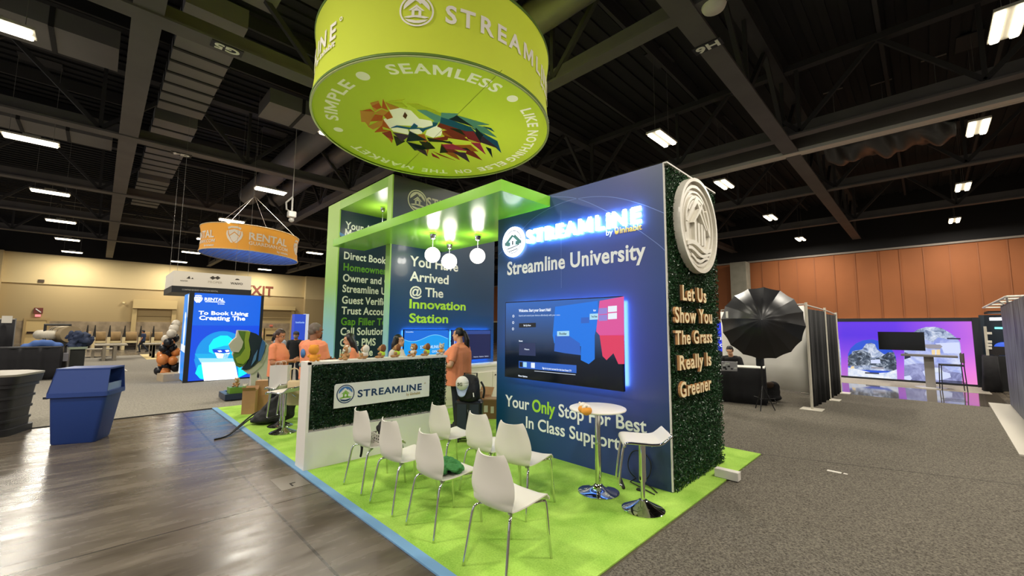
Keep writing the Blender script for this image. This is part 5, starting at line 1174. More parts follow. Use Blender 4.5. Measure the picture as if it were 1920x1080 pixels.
# black cable ring by the tower
b = B(); b.smooth = True; pts = [(-.36+.14*math.cos(a), -.03+.012*math.sin(3*a), .22+.16*math.sin(a)) for a in [2*PI*k/40-PI/2 for k in range(41)]]
b.tube([(-.1, -.14, .022), (-.2, -.06, .025), (-.3, -.04, .05)]+pts[2:39]+[(-.45, -.08, .03), (-.1, -.2, .02)], .006, 6); tag(b.done('power_cable', mat('cable_black', '#111111', .5)), 'looped black power cable leaning against the foot of the blue tower', 'cable')
b = B(); b.bbox(-.03, .03, -.02, .02, 0, .02, .006, M=Matrix.Translation((*at(1199, 920, .014).xy, .014))); tag(b.done('plug', mat('cable_black', '#111111', .5)), 'little black plug lying on the carpet behind the bar stool', 'plug')
# plush toys on the counter
fur = mat('fur_tan', '#b48a5c', .95, bump=(120, .5)); fur_d = mat('fur_brown', '#7a4a2c', .95, bump=(120, .5)); fur_w = mat('fur_white', '#ddd5c6', .95); lime_s = mat('toy_shirt', '#b4d83a', .9); fur_o = mat('fur_orange', '#e79a35', .95); fur_g = mat('fur_grey', '#b9b2a8', .95)
def toy(px, label, body, mane, shirt, face, rz, h=.2, limb=None, at_=None, grp='plush toys on the counter'):
    p = at_ if at_ is not None else atx(px, 672, -3.5); z = KH if at_ is None else p.z
    t = thing('plush_toy', label, 'plush toy', (p.x, p.y, z+.001), math.radians(rz), grp); s = h/.2
    b = B()
    for c, r in (((0, 0, .05), (.042, .038, .05)), ((0, .0, .045), (.045, .045, .04)), ((-.04, .05, .018), (.02, .045, .018)), ((.04, .05, .018), (.02, .045, .018)), ((-.055, .02, .065), (.018, .03, .022)), ((.055, .02, .065), (.018, .03, .022)), ((0, .008, .135), (.046, .044, .046)), ((-.036, 0, .18), (.015, .01, .016)), ((.036, 0, .18), (.015, .01, .016))):
        b.sphere([v*s for v in c], [v*s for v in r], 14, 10)
    me = remesh(b, .006, 3); me.materials.append(limb or body); o = bpy.data.objects.new('body', me); COL.objects.link(o); o.parent = t
    if mane:
        b = B(); b.smooth = True; b.sphere((0, -.014*s, .138*s), (.058*s, .04*s, .058*s), 16, 10); part(b, 'mane', mane, t)
    if shirt:
        b = B(); b.smooth = True; b.sphere((0, 0, .062*s), (.05*s, .047*s, .044*s), 16, 10); part(b, 'shirt', shirt, t)
    b = B(); b.smooth = True; b.sphere((0, .045*s, .125*s), (.026*s, .022*s, .02*s), 12, 8); part(b, 'muzzle', face, t)
    b = B(); b.smooth = True
    for sx in (-.017, .017): b.sphere((sx*s, .048*s, .147*s), .006*s, 8, 6)
    b.sphere((0, .066*s, .13*s), .007*s, 8, 6); part(b, 'eyes', mat('eye_black', '#0c0a0a', .2), t)
for px, lab, bd, mn, sh, fc, rz in ((649, 'tan and white plush tiger seated leftmost among the tan counter toys', fur, fur_w, None, fur_w, 200), (684, 'plush toy with a white hood seated third on the counter', fur, fur_w, fur_w, fur_w, 120),
        (716, 'plush lion in a lime shirt at the post of the arch', fur, fur_d, lime_s, fur, 140), (744, 'plush lion in a lime shirt in front of the bright blue television edge', fur, fur_d, lime_s, fur, 150), (775, 'tan and white plush toy in front of the black haired woman', fur, fur_d, fur_w, fur_w, 200),
        (800, 'plush lion in a lime shirt right of the black haired woman', fur, fur_d, lime_s, fur, 140), (828, 'grey headed plush toy with an orange body at the right end of the counter', fur_g, None, fur_o, fur_w, 200)):
    toy(px, lab, bd, mn, sh, fc, rz)
toy(588, 'orange plush lion at the left end of the counter beside the man', fur_o, fur_o, None, fur_o, 60, .22)
# ================================================================== people
skin_m = {'light': mat('skin_light', '#d9a583', .55), 'tan': mat('skin_tan', '#b97f5c', .55), 'brown': mat('skin_brown', '#8f5f42', .55)}
hair_b = mat('hair_black', '#120e0d', .45); hair_br = mat('hair_brown', '#3a241b', .5); hair_g = mat('hair_grey', '#6f6258', .7)
tee = mat('tee_orange', '#f0926a', .85, bump=(18, .5)); jeans = mat('jeans_blue', '#2d4360', .85, bump=(60, .3)); jeans_d = mat('trousers_dark', '#1a1f2b', .85); shoe = mat('shoe_black', '#151414', .6)
def person(label, loc, face, height=1.72, build=1.0, sk='light', arms=None, shirt=tee, trousers=jeans_d, hair='short', hair_m=hair_b, head_yaw=0, head_pitch=0, lean=0.0, legs=None, female=False, sleeve=.55, seated=False, vox=.0075, print_=None, glasses=False, lower=True):
    """face: world heading (radians) of the +Y side of the figure"""
    S = height/1.74; M0 = Matrix.Translation(loc) @ Matrix.Rotation(face-PI/2, 4, 'Z') @ Matrix.Scale(S, 4)
    bw_ = build; sk = skin_m[sk]
    hipz = .93 if not seated else .52
    def up(v):                   # lean of the upper body about the hip
        v = Vector(v); dz = v.z-.95
        v = Vector((v.x, v.y+dz*math.sin(lean), .95+dz*math.cos(lean))) if dz > 0 else v
        if seated: v.z -= .93-hipz
        return v
    sw = .185*(1 if not female else .9)*(.72+.28*bw_)
    neck = up((0, .0, 1.45)); hc = up((0, .035, 1.61))
    R = Matrix.Rotation(math.radians(head_yaw), 4, 'Z') @ Matrix.Rotation(math.radians(-head_pitch), 4, 'X')
    hd = lambda v: hc + R @ Vector(v)
    arms = arms or {}
    b = B()
    def cap(p, q, r0, r1): b.capsule(p, q, r0, r1, 14)
    # trunk
    trunk = [((0, .0, 1.36), (.165*bw_, .10*bw_, .10)), ((0, .012*bw_, 1.24), (.16*bw_, .115*bw_, .14)), ((0, .014*bw_, 1.08), (.145*bw_, .112*bw_, .14)), ((0, .0, .95), (.165*bw_, .118*bw_, .12))]
    if female: trunk.append(((0, .075*bw_, 1.25), (.125*bw_, .075*bw_, .08)))
    for c, r in trunk: b.sphere(up(c), r, 20, 12)
    cap(up((-sw*.6, -.005, 1.41)), up((sw*.6, -.005, 1.41)), .065, .065)
    cap(up((0, -.005, 1.38)), hd((0, -.02, -.05)), .06, .052)
    # head
    b.sphere(hd((0, -.012, .035)), (.076, .096, .092), 20, 14, R.to_3x3()); b.sphere(hd((0, .03, -.045)), (.058, .062, .07), 18, 12, R.to_3x3()); b.sphere(hd((0, .066, -.082)), (.03, .024, .024), 12, 8)
    b.sphere(hd((0, .098, -.012)), (.0135, .021, .02), 10, 8); b.sphere(hd((0, .088, .018)), (.010, .014, .03), 10, 8); b.sphere(hd((0, .086, -.055)), (.026, .012, .009), 10, 8)
    b.sphere(hd((0, .075, .042)), (.052, .018, .012), 10, 8)
    for sx in (-1, 1): b.sphere(hd((.077*sx, -.008, .0)), (.011, .022, .033), 10, 8)
    # arms
    hands = []
    AP = {}
    for sx, key in ((-1, 'L'), (1, 'R')):
        a = arms.get(key, {}); sh = up((sw*sx, -.005, 1.40)); el = up(a['e']) if 'e' in a else up((sx*(sw+.06), -.03, 1.12)); wr = up(a['w']) if 'w' in a else up((sx*(sw+.065), .06, .88))
        AP[key] = (sh, el, wr)
        cap(sh, el, .052*(.6+.4*bw_), .041); cap(el, wr, .041, .026)
        d = (wr-el).normalized(); s_ = Vector(a.get('s', (0, 0, 1))); s_ = (s_-d*s_.dot(d)).normalized(); n_ = d.cross(s_)*sx
        pc = wr+d*.055
        for k in (-1, 0, 1): cap(wr+s_*.012*k, wr+d*.085+s_*.024*k, .019, .014)
        for k in range(4):
            fp = wr+d*.09+s_*(.030-.02*k); l = (.038, .046, .043, .033)[k]; m1 = fp+d*l*.9-n_*.012; m2 = m1+d*l*.55-n_*.025
            b.capsule(fp, m1, .0098, .009, 8); b.capsule(m1, m2, .009, .0078, 8)
        t0 = wr+d*.03+s_*.03; t1 = t0+d*.035+s_*.026-n_*.01; b.capsule(t0, t1, .0125, .0105, 8); b.capsule(t1, t1+d*.03-n_*.008, .0105, .009, 8)
    # legs
    if lower:
        if seated: LG = [((sx*.09, 0, hipz-.02), (sx*.12, .42, hipz-.01), (sx*.12, .40, .09)) for sx in (-1, 1)]
        else: LG = legs or [((sx*.09, 0, .92), (sx*.105, .015, .50), (sx*.11, -.015, .09)) for sx in (-1, 1)]
        for h_, k_, a_ in LG:
            cap(h_, k_, .085*bw_, .058); cap(k_, a_, .058, .036); b.capsule(Vector(a_)+Vector((0, -.02, -.045)), Vector(a_)+Vector((0, .13, -.06)), .036, .026, 10)
    me = remesh(b, vox, 3); me.transform(M0); me.materials.append(sk); o = bpy.data.objects.new('person', me); COL.objects.link(o); tag(o, label, 'person')
    def child(bb, name, m, v=.01, sm=5, raw=False):
        if raw:
            me2 = bpy.data.meshes.new(name); me2.from_pydata([tuple(M0 @ v_) for v_ in bb.v], [], bb.f); me2.polygons.foreach_set('use_smooth', [True]*len(me2.polygons))
        else: me2 = remesh(bb, v, sm); me2.transform(M0)
        me2.materials.append(m); c = bpy.data.objects.new(name, me2); COL.objects.link(c); c.parent = o; return c
    # shirt
    q = B(); e = .014
    for c, r in trunk: q.sphere(up(c), [v+e for v in r], 20, 12)
    hem = (.86 if not female else .84) if build < 1.5 else .74
    bust = .05*bw_ if female else 0.0; belly = .02*(bw_-1)
    prof = [(1.43, .11, .075, 0), (1.40, .165*bw_*.95, .1*bw_, .0), (1.30, .172*bw_, .118*bw_+bust*.5, bust*.4), (1.22, .17*bw_, .122*bw_+bust*.7, bust*.6), (1.1, .166*bw_, .122*bw_+bust*.5+belly, bust*.45+belly), (.98, .172*bw_, .124*bw_+bust*.35+belly, bust*.3+belly), (hem, .176*bw_, .128*bw_+bust*.25+belly, bust*.2+belly)]
    q.loft([[up((x, y+yo, z)) for x, y in disc(0, .004, rx+e, ry+e, 24)] for z, rx, ry, yo in prof])
    q.capsule(up((-sw*.62, -.005, 1.405)), up((sw*.62, -.005, 1.405)), .074, .074, 14)
    for key in 'LR':
        sh, el, wr = AP[key]; m_ = sh.lerp(el, sleeve+.25); q.tube([sh, sh.lerp(el, .4), m_], [.066*(.6+.4*bw_)+.006, .066, .064], 14); q.sphere(sh, .066, 12, 8)
    child(q, 'shirt', shirt, .01, 5)
    if lower:
        q = B(); q.sphere(Vector((0, 0, hipz)) if seated else up((0, 0, .93)), (.165*bw_+.01, .125*bw_+.01, .1), 16, 10)
        for h_, k_, a_ in LG: q.capsule(h_, k_, .094*bw_, .07, 14); q.capsule(k_, Vector(a_)+Z*.0, .07, .055, 14)
        child(q, 'trousers', trousers, .011, 5)
        q = B()
        for h_, k_, a_ in LG:
            a_ = Vector(a_); q.capsule(a_+Vector((0, -.035, -.048)), a_+Vector((0, .14, -.058)), .043, .034, 12); q.box(a_.x-.042, a_.x+.042, a_.y-.075, a_.y+.17, .0, .03)
        child(q, 'shoes', shoe, .008, 3)
    # hair
    q = B()
    if hair != 'bald':
        q.sphere(hd((0, -.022, .048)), (.084, .098, .092), 20, 14, R.to_3x3()); 
        for sx in (-1, 1): q.sphere(hd((.06*sx, -.02, .03)), (.028, .06, .05), 12, 8)
    if hair == 'ponytail':
        q.sphere(hd((0, -.115, .04)), (.04, .04, .04), 12, 8); P = [hd((0, -.13, .03)), hd((.0, -.165, -.08)), hd((.01, -.16, -.22)), hd((.02, -.13, -.36)), hd((.02, -.115, -.46))]
        q.tube(P, [.036, .05, .05, .042, .015], 12)
    if hair == 'bun': q.sphere(hd((0, -.11, -.03)), (.05, .045, .05), 12, 8); q.sphere(hd((0, -.06, -.02)), (.07, .06, .06), 12, 8)
    if hair == 'long':
        for sx in (-1, 0, 1): q.tube([hd((.05*sx, -.03, .06)), hd((.075*sx, -.055, -.06)), hd((.075*sx, -.06, -.2)), hd((.06*sx, -.065, -.34))], [.06, .062, .06, .03], 12)
    if hair == 'short': q.sphere(hd((0, -.05, -.01)), (.072, .065, .07), 14, 10)
    if hair != 'bald':
        # keep the face clear
        me2 = remesh(q, .009, 4); bm = bmesh.new(); bm.from_mesh(me2); Ri = R.inverted()
        dele = [v for v in bm.verts if (lambda w: w.y > .028 and w.z < .075 and abs(w.x) < .068)(Ri @ (v.co-hc))]
        bmesh.ops.delete(bm, geom=dele, context='VERTS'); bm.to_mesh(me2); bm.free(); me2.transform(M0); me2.materials.append(hair_m); c = bpy.data.objects.new('hair', me2); COL.objects.link(c); c.parent = o
    # face details
    q = B(); 
    for sx in (-1, 1): q.sphere(hd((.031*sx, .078, .012)), (.013, .008, .0075), 10, 8)
    child(q, 'eyes', mat('eye_white', '#e6ded4', .3), raw=True)
    q = B()
    for sx in (-1, 1): q.sphere(hd((.031*sx, .0855, .012)), (.0055, .003, .0055), 8, 6)
    child(q, 'irises', mat('eye_dark', '#2a1a14', .2), raw=True)
    q = B()
    for sx in (-1, 1): q.capsule(hd((.016*sx, .094, .036)), hd((.046*sx, .08, .038)), .004, .003, 6)
    child(q, 'eyebrows', hair_m, raw=True)
    q = B(); q.sphere(hd((0, .0955, -.055)), (.022, .006, .006), 10, 6); child(q, 'lips', mat('lip_rose', '#a8584c', .4), raw=True)
    if glasses:
        q = B()
        for sx in (-1, 1): q.tube([hd((.031*sx+.022*math.cos(a), .098, .012+.018*math.sin(a))) for a in [2*PI*k/14 for k in range(15)]], .0022, 6); q.tube([hd((.053*sx, .097, .014)), hd((.078*sx, .0, .012))], .002, 6)
        child(q, 'glasses', mat('glasses_dark', '#2b2320', .3), raw=True)
    return o, child, up, hd, M0
rdir = math.atan2(AR.y, AR.x)            # heading that points to the right of the picture
# woman by the suitcase: profile, turned to the left of the picture
p = at(868, 690, 1.28); wloc = Vector((-4.05, .12, .014))
wo = person('woman with long black ponytail in an orange t-shirt right of the counter', (-3.88, .13, .014), rdir+PI-.25, 1.73, 1.55, 'light', {'L': {'e': (-.345, .03, 1.10), 'w': (-.20, .37, 1.10), 's': (0, 0, 1)}, 'R': {'e': (.33, .05, 1.10), 'w': (.12, .40, 1.12), 's': (0, 0, 1)}}, hair='ponytail', female=True, trousers=jeans_d)
q = B(); f = lambda u, v, d: wo[2]((u, .155*1.22+.045-abs(u)*.25+d, v)); flat(q, f, disc(-.05, 1.27, .03, .02, 12), 0, .004); flat(q, f, disc(-.0, 1.25, .022, .018, 12), 0, .004); wo[1](q, 'shirt_print', mat('print_cream', '#d8d2c4', .4), raw=True)
# man with his back to the camera
mo = person('man in orange t-shirt and jeans seen from behind, left of the counter', (-5.15, -1.93, .014), rdir+1.2, 1.79, 1.2, 'brown', {'R': {'e': (.25, .06, 1.12), 'w': (.12, .32, 1.12)}, 'L': {'e': (-.25, .06, 1.12), 'w': (-.08, .34, 1.12)}}, hair='short', hair_m=hair_g, head_yaw=-28, head_pitch=12, trousers=jeans)
q = B(); f = lambda u, v, d: mo[2]((u, -.105*1.2-.036+abs(u)*.12-d, v)); flat(q, f, disc(-.04, 1.27, .055, .07, 20), 0, .004); mo[1](q, 'shirt_print', mat('back_print_blue', '#4a78b4', .7), raw=True); q = B(); flat(q, f, disc(-.06, 1.09, .055, .035, 20), 0, .012); mo[1](q, 'lower_print', mat('back_print_grey', '#8a948e', .7), raw=True)
# woman facing him
p = at(518, 697, .90)
lo_ = person('woman with tied brown hair in an orange t-shirt looking down behind the white paper bag', (p.x, p.y, .014), rdir+.05, 1.68, 1.08, 'tan', {'L': {'e': (-.23, .03, 1.1), 'w': (-.02, .30, 1.12)}, 'R': {'e': (.23, .03, 1.1), 'w': (.06, .34, 1.14)}}, hair='bun', hair_m=hair_br, female=True, head_pitch=22, head_yaw=-12)
q = B(); f = lambda u, v, d: lo_[2]((u, .155*1.08+.03-abs(u)*.25+d, v))
for i in range(7): flat(q, f, [(-.1+.03*i, 1.235), (-.078+.03*i, 1.235), (-.078+.03*i, 1.262), (-.1+.03*i, 1.262)], 0, .006)
lo_[1](q, 'shirt_print', mat('print_pale', '#f3cdb4', .6), raw=True)
# two women behind the counter
p = atx(778, 665, -4.6); person('woman with long black hair behind the counter in front of the bright blue television', (-4.75, -.62, .014), rdir-.2, 1.60, 1.0, 'light', {}, shirt=mat('top_white', '#d8cfc8', .8), hair='long', female=True)
person('dark haired person bending behind the counter near the tan plush tiger', (-5.3, -1.15, .014), rdir+PI+.3, 1.62, 1.0, 'light', {}, hair='long', female=True, lean=.12, head_pitch=15)
# seated man with a laptop at the skirted table
person('man in a black t-shirt seated at the skirted table behind an open laptop', ((CAM_POS+ray(1374, 672)*10.95).x, (CAM_POS+ray(1374, 672)*10.95).y, .02), rdir+PI+.85, 1.74, 1.0, 'light', {'R': {'e': (.28, .18, 1.12), 'w': (.12, .42, 1.16)}, 'L': {'e': (-.28, .18, 1.12), 'w': (-.1, .42, 1.16)}}, shirt=mat('tee_black', '#15161a', .85), hair='short', seated=True, head_pitch=30, lean=.35)
# background people
def far_person(px, py_head, dist_h, label, **k):
    d = ray(px, py_head); s = dist_h/d.dot(AF); p = CAM_POS+d*s; h = p.z; 
    return person(label, (p.x, p.y, .006), k.pop('face', 0), h, vox=.014, **k)
far_person(526, 622, 12.5, 'person with short black hair in a pale grey shirt behind the woman with tied hair', face=rdir+1.2, shirt=mat('tee_grey', '#9aa2ac', .85), trousers=jeans_d)
fc = far_person(556, 621.5, 12.0, 'man in a black t-shirt with a dark cap and grey face mask', face=rdir-PI/2+.3, shirt=mat('tee_black', '#15161a', .85), trousers=jeans_d, sk='tan')
q = B(); q.sphere(fc[3]((0, .055, -.045)), (.06, .055, .05), 16, 10); fc[1](q, 'face_mask', mat('mask_grey', '#8a8a8a', .8), v=.012)
q = B(); q.sphere(fc[3]((0, -.01, .065)), (.09, .105, .075), 16, 10); q.sphere(fc[3]((0, .1, .06)), (.065, .06, .012), 14, 8); fc[1](q, 'cap', mat('cap_dark', '#2a2c33', .8), v=.012)
far_person(601, 625, 13.0, 'dark haired person far back beside the arch post', face=rdir+1, shirt=mat('tee_black', '#15161a', .85))
far_person(487, 621, 16.0, 'dark haired person in a cream top beyond the lion cutout', face=rdir+.4, shirt=mat('tee_cream', '#d8c9a6', .85))
far_person(516, 623.5, 22.0, 'distant person dressed in black under the EXIT wall', face=rdir, shirt=mat('tee_black', '#15161a', .85))
wl_ = far_person(270, 619, 26.5, 'man in a dark blue t-shirt and cap walking past the benches far left', face=rdir+PI+.3, shirt=mat('tee_navy', '#22304e', .85), trousers=jeans_d, sk='tan', legs=[((-.09, 0, .92), (-.1, .2, .52), (-.1, .12, .09)), ((.09, 0, .92), (.1, -.02, .5), (.1, -.32, .14))])
q = B(); q.sphere(wl_[3]((0, -.01, .065)), (.09, .105, .075), 14, 8); q.sphere(wl_[3]((0, .1, .055)), (.06, .05, .012), 12, 6); wl_[1](q, 'cap', mat('cap_dark', '#2a2c33', .8), v=.014)
# ================================================================== left side: bag, statue, bins, tables
# black backpack on the carpet
p = at(507, 800, .014); M = Matrix.Translation((p.x-.22, p.y+.12, .014)) @ Matrix.Rotation(math.radians(52), 4, 'Z')
o = hull_blob((((-.30, 0, .07), (.12, .17, .06)), ((-.05, 0, .12), (.2, .2, .11)), ((.16, .02, .2), (.17, .19, .18)), ((.24, .02, .56), (.1, .15, .1)), ((.12, .02, .46), (.12, .17, .12))), 'backpack', fab_black, M, .014, 8, .03, 6); tag(o, 'big black backpack slumped on the green carpet under the bar stool', 'backpack')
e1, e2, e3 = at(433, 806, .05), at(430, 815, .02), at(402, 824, .01)
b = B(); b.tube(smooth_pts3([M @ Vector((-.3, 0, .12)), M @ Vector((-.42, 0, .08)), tuple(e2), tuple(e3)]), .012, 8); b.tube(smooth_pts3([M @ Vector((-.1, 0, .28)), M @ Vector((-.3, .02, .2)), M @ Vector((-.45, .02, .1)), tuple(e2)]), .014, 8); b.done('strap', mat('strap_black', '#0d0d0f', .7), o)
# paper bag
t = thing('paper_bag', 'upright white paper gift bag on the bar stool behind the empty one', 'paper bag', (BAGP.x-.02, BAGP.y, .686), math.radians(48))
b = B(); w, d, h = .15, .075, .38
b.loft([[(-w, -d, 0), (w, -d, 0), (w, d, 0), (-w, d, 0)], [(-w, -d, h), (w, -d, h), (w, d, h), (-w, d, h)], [(-w+.004, -d+.004, h), (w-.004, -d+.004, h), (w-.004, d-.004, h), (-w+.004, d-.004, h)], [(-w+.004, -d+.004, .01), (w-.004, -d+.004, .01), (w-.004, d-.004, .01), (-w+.004, d-.004, .01)]]); part(b, 'body', mat('paper_grey', '#d2d0cc', .6), t)
b = B()
for y in (-d, d): b.tube(smooth_pts3([(-.05, y, h-.02), (-.045, y, h+.06), (.045, y, h+.06), (.05, y, h-.02)]), .004, 6)
part(b, 'handles', mat('cord_white', '#e0dcd4', .6), t)
p = Vector((BAGP.x+.28, BAGP.y+.16, .014)); t = thing('tote_bag', 'beige canvas tote bag hanging beside the white paper bag', 'tote bag', (p.x, p.y, .40))
b = B(); b.bbox(-.13, .13, -.05, .05, .0, .42, .04, M=Matrix.Rotation(.8, 4, 'Z')); part(b, 'body', mat('canvas_beige', '#cbb893', .85), t, smooth='auto'); b = B(); b.tube(smooth_pts3([(-.06, -.06, .4), (-.05, -.07, .6), (.03, .02, .6), (.05, .04, .4)]), .01, 6); part(b, 'handles', mat('canvas_beige', '#cbb893', .85), t)
# lion cutout statue on a stepped plinth
SX = -9.9
def sx_(px, py): v = atx(px, py, SX); return (v.y, v.z)
K2 = 990/220.0
sq = lambda P: [sx_(400+x/K2, 600+y/K2) for x, y in P]
zb0 = .46
t = thing('lion_cutout', 'white cut-out lion figure with a layered green and blue mane on a blue plinth', 'statue', (SX, -1.4, zb0))
F = frame((SX, 0, 0), Y, Z, X)
def lay(name, P, d0, d1, m): b = B(); flat(b, F, sq(P), d0, d1); return b.done(name, m, t)
st_w = mat('statue_white', '#d6d0c4', .5)
lay('body', [(200, 85), (290, 88), (400, 150), (450, 200), (490, 245), (510, 330), (500, 420), (480, 470), (470, 560), (480, 585), (400, 580), (415, 540), (395, 470), (370, 430), (362, 470), (372, 585), (270, 585), (310, 560), (315, 455), (270, 420), (180, 330), (160, 290)], -.06, .06, st_w)
lay('chest_plate', [(240, 420), (300, 415), (380, 350), (420, 280), (440, 210), (460, 215), (440, 300), (400, 380), (330, 445), (290, 455)], .06, .10, mat('statue_cream', '#c9c2b2', .5))
mh = [lay('mane_green', [(205, 90), (280, 95), (265, 150), (280, 220), (300, 280), (270, 360), (215, 400), (185, 385), (165, 330), (160, 290), (200, 230), (225, 170)], .06, .12, mat('mane_green', '#5a7e34', .5))]
lay('mane_lime', [(262, 95), (300, 98), (285, 170), (300, 250), (290, 320), (240, 370), (190, 360), (175, 320), (215, 300), (255, 240), (250, 170)], .12, .15, mat('mane_lime', '#93a83a', .5))
lay('mane_navy', [(298, 98), (350, 115), (400, 150), (415, 190), (395, 260), (380, 330), (330, 385), (270, 420), (225, 415), (270, 370), (310, 290), (290, 180)], .06, .13, mat('mane_navy', '#16263c', .5))
lay('mane_blue', [(400, 165), (425, 190), (415, 260), (385, 340), (365, 345), (375, 260)], .13, .16, mat('mane_blue', '#3e6cb0', .5)); lay('mane_streak', [(360, 250), (345, 330), (305, 385), (330, 300)], .13, .155, mat('mane_sky', '#5b86bd', .5))
lay('face', [(195, 90), (210, 130), (240, 185), (228, 230), (200, 270), (170, 268), (145, 262), (122, 205), (150, 170), (185, 140)], .06, .16, mat('statue_face', '#c4beb2', .5))
b = B(); P = lambda px, py: sx_(px, py)
ax = -10.35; t = thing('stepped_plinth', 'stepped display plinth of navy, lime and blue blocks under the lion cutout', 'plinth', (-10, -1.6, 0))
zt2 = min(v[1] for v in sq([(270, 585), (480, 585), (372, 585)]))
y0 = atx(421, 757, -9.5).y
b = B(); b.box(-10.2, -9.5, y0, y0+1.15, .03, .165); b.done('navy_step', mat('plinth_navy', '#1b2b45', .4), t); b = B(); b.box(-10.15, -9.6, y0+.15, y0+1.0, .006, .03); b.done('foot', mat('plinth_dark', '#10141c', .6), t)
y1 = atx(430, 746, -9.55).y
b = B(); b.box(-9.85, -9.55, y1, y1+.36, .165, .30); b.done('lime_block', mat('plinth_lime', '#5f8a2c', .5), t)
y2 = sx_(450, 740)[0]; b = B(); b.box(-10.3, -9.87, y1+.02, y2+.9, .165, zt2-.002); b.box(-9.87, -9.6, y1+.4, y2+.9, .165, zt2-.002); b.done('blue_block', mat('plinth_blue', '#44699c', .5), t)
toy(0, 'tan plush lion seated on the lime block of the plinth', fur, fur_w, None, fur_w, 230, .22, at_=Vector((-9.7, y1+.16, .301)), grp='plush toys on the plinth'); toy(0, 'white plush toy on the blue block in front of the lion cutout', fur_w, fur_g, None, fur_w, 250, .22, at_=Vector((SX+.17, y2+.06, zt2)), grp='plush toys on the plinth'); toy(0, 'brown plush toy between the legs of the lion cutout', fur_d, fur_d, lime_s, fur, 250, .2, at_=Vector((SX+.17, y2+.5, zt2)), grp='plush toys on the plinth')
# blue trash bin with a tilted hood
pA, pB_ = at(90, 836, .0), at(168, 830, .0); d = (pB_-pA); d.z = 0; wdt = d.length; d.normalize(); nrm = Vector((d.y, -d.x, 0))
if nrm.dot(CAM_POS-pA) < 0: nrm = -nrm
rz = math.atan2(d.y, d.x); t = thing('trash_bin', 'blue plastic trash bin with a hooded lid', 'trash bin', (pA.x, pA.y, 0), rz)
blue_pl = mat('bin_blue', '#1f3c80', .45, bump=(150, .08)); blue_l = mat('bin_lid', '#2b4488', .45)
h1 = .72; dp = .46; sgn = 1 if (Matrix.Rotation(rz, 4, 'Z') @ Vector((0, -1, 0))).dot(nrm) > 0 else -1
def rr(x0, x1, y0, y1, z, r=.05, n=4):
    out = []
    for (cx, cy, a0) in ((x1-r, y1-r, 0), (x0+r, y1-r, 90), (x0+r, y0+r, 180), (x1-r, y0+r, 270)):
        for k in range(n+1): a = math.radians(a0+90*k/n); out.append((cx+r*math.cos(a), (cy+r*math.sin(a)), z))
    return out
w0 = wdt+.06
b = B(); b.loft([rr(0.01, w0-.01, 0.01, dp-.01, 0), rr(0, w0, 0, dp, .02), rr(-.05, w0+.09, -.02, dp+.06, h1)]); part(b, 'body', blue_pl, t, smooth='auto')
b = B(); b.loft([rr(-.075, w0+.115, -.05, dp+.085, h1-.035), rr(-.075, w0+.115, -.05, dp+.085, h1+.03)]); part(b, 'rim', blue_l, t, smooth='auto')
# hood: solid at front and back, open flap mouth at the right end
x0, x1 = -.06, w0+.1; b = B(); zz = h1+.03; hh = .34; th = .015
b.loft([[(x0, -.04, zz), (x1, -.04, zz), (x1, -.04+th, zz), (x0, -.04+th, zz)], [(x0+.05, .02, zz+hh), (x1-.01, .02, zz+hh), (x1-.01, .02+th, zz+hh), (x0+.05, .02+th, zz+hh)]])
b.loft([[(x0, dp+.06, zz), (x1, dp+.06, zz), (x1, dp+.06+th, zz), (x0, dp+.06+th, zz)], [(x0+.05, dp-.0, zz+hh), (x1-.01, dp-.0, zz+hh), (x1-.01, dp+th, zz+hh), (x0+.05, dp+th, zz+hh)]])
b.loft([[(x0, -.04, zz), (x0+th, -.04, zz), (x0+th, dp+.075, zz), (x0, dp+.075, zz)], [(x0+.05, .02, zz+hh), (x0+.05+th, .02, zz+hh), (x0+.05+th, dp+th, zz+hh), (x0+.05, dp+th, zz+hh)]])
b.box(x0+.05, x1-.01, .015, dp+th+.005, zz+hh-.012, zz+hh+.012); part(b, 'hood', blue_l, t)
b = B(); b.box(x1-.05, x1-.035, .0, dp+.03, zz, zz+.11); part(b, 'mouth_panel', mat('bin_label', '#7f95c4', .4), t)
b = B(); b.box(x0+.08, x1-.06, .03, dp-.02, zz, zz+.02); part(b, 'dark_inside', mat('bin_inside', '#080a0e', .9), t)
b = B(); b.box(-.1, -.05, -.03, .06, h1-.05, h1-.02); part(b, 'latch', mat('bin_latch', '#10151f', .5), t)
# black ribbed bin at the left edge
pc = at(0, 818, 0.0); t = thing('trash_bin', 'black ribbed plastic bin cut by the left edge of the picture', 'trash bin', (pc.x-.35, pc.y-.25, 0), rz)
b = B(); bp2 = mat('bin_black', '#1c1b1e', .5); W2, D2 = .48, .36
rings = []; zprof = [(0, 1.02), (.10, 1.02), (.105, .93), (.20, .94), (.205, .97), (.24, .97), (.245, .92), (.38, .94), (.385, .98), (.42, .98), (.425, .95), (.56, .97), (.565, 1.01), (.60, 1.01), (.605, .97), (.74, 1.0), (.745, 1.06), (.80, 1.06), (.805, 1.1), (.90, 1.13), (.93, 1.13)]
for z, s in zprof: rings.append(rr(-W2*s, W2*s, -D2*s, D2*s, z, .14, 6))
b.loft(rings); part(b, 'body', bp2, t, smooth='auto')
b = B(); b.loft([rr(-W2*1.15, W2*1.15, -D2*1.15, D2*1.15, .93, .15, 6), rr(-W2*1.15, W2*1.15, -D2*1.15, D2*1.15, .96, .15, 6), rr(-W2*.9, W2*.9, -D2*.85, D2*.85, .985, .15, 6)]); part(b, 'lid', mat('bin_lid_grey', '#8c8578', .5), t, smooth='auto')
b = B()
for k in range(3): b.box(-.02, .22, -D2*1.0-.01, -D2*.9, .14+.18*k, .22+.18*k)
part(b, 'grip_recesses', mat('bin_recess', '#0c0b0d', .7), t)
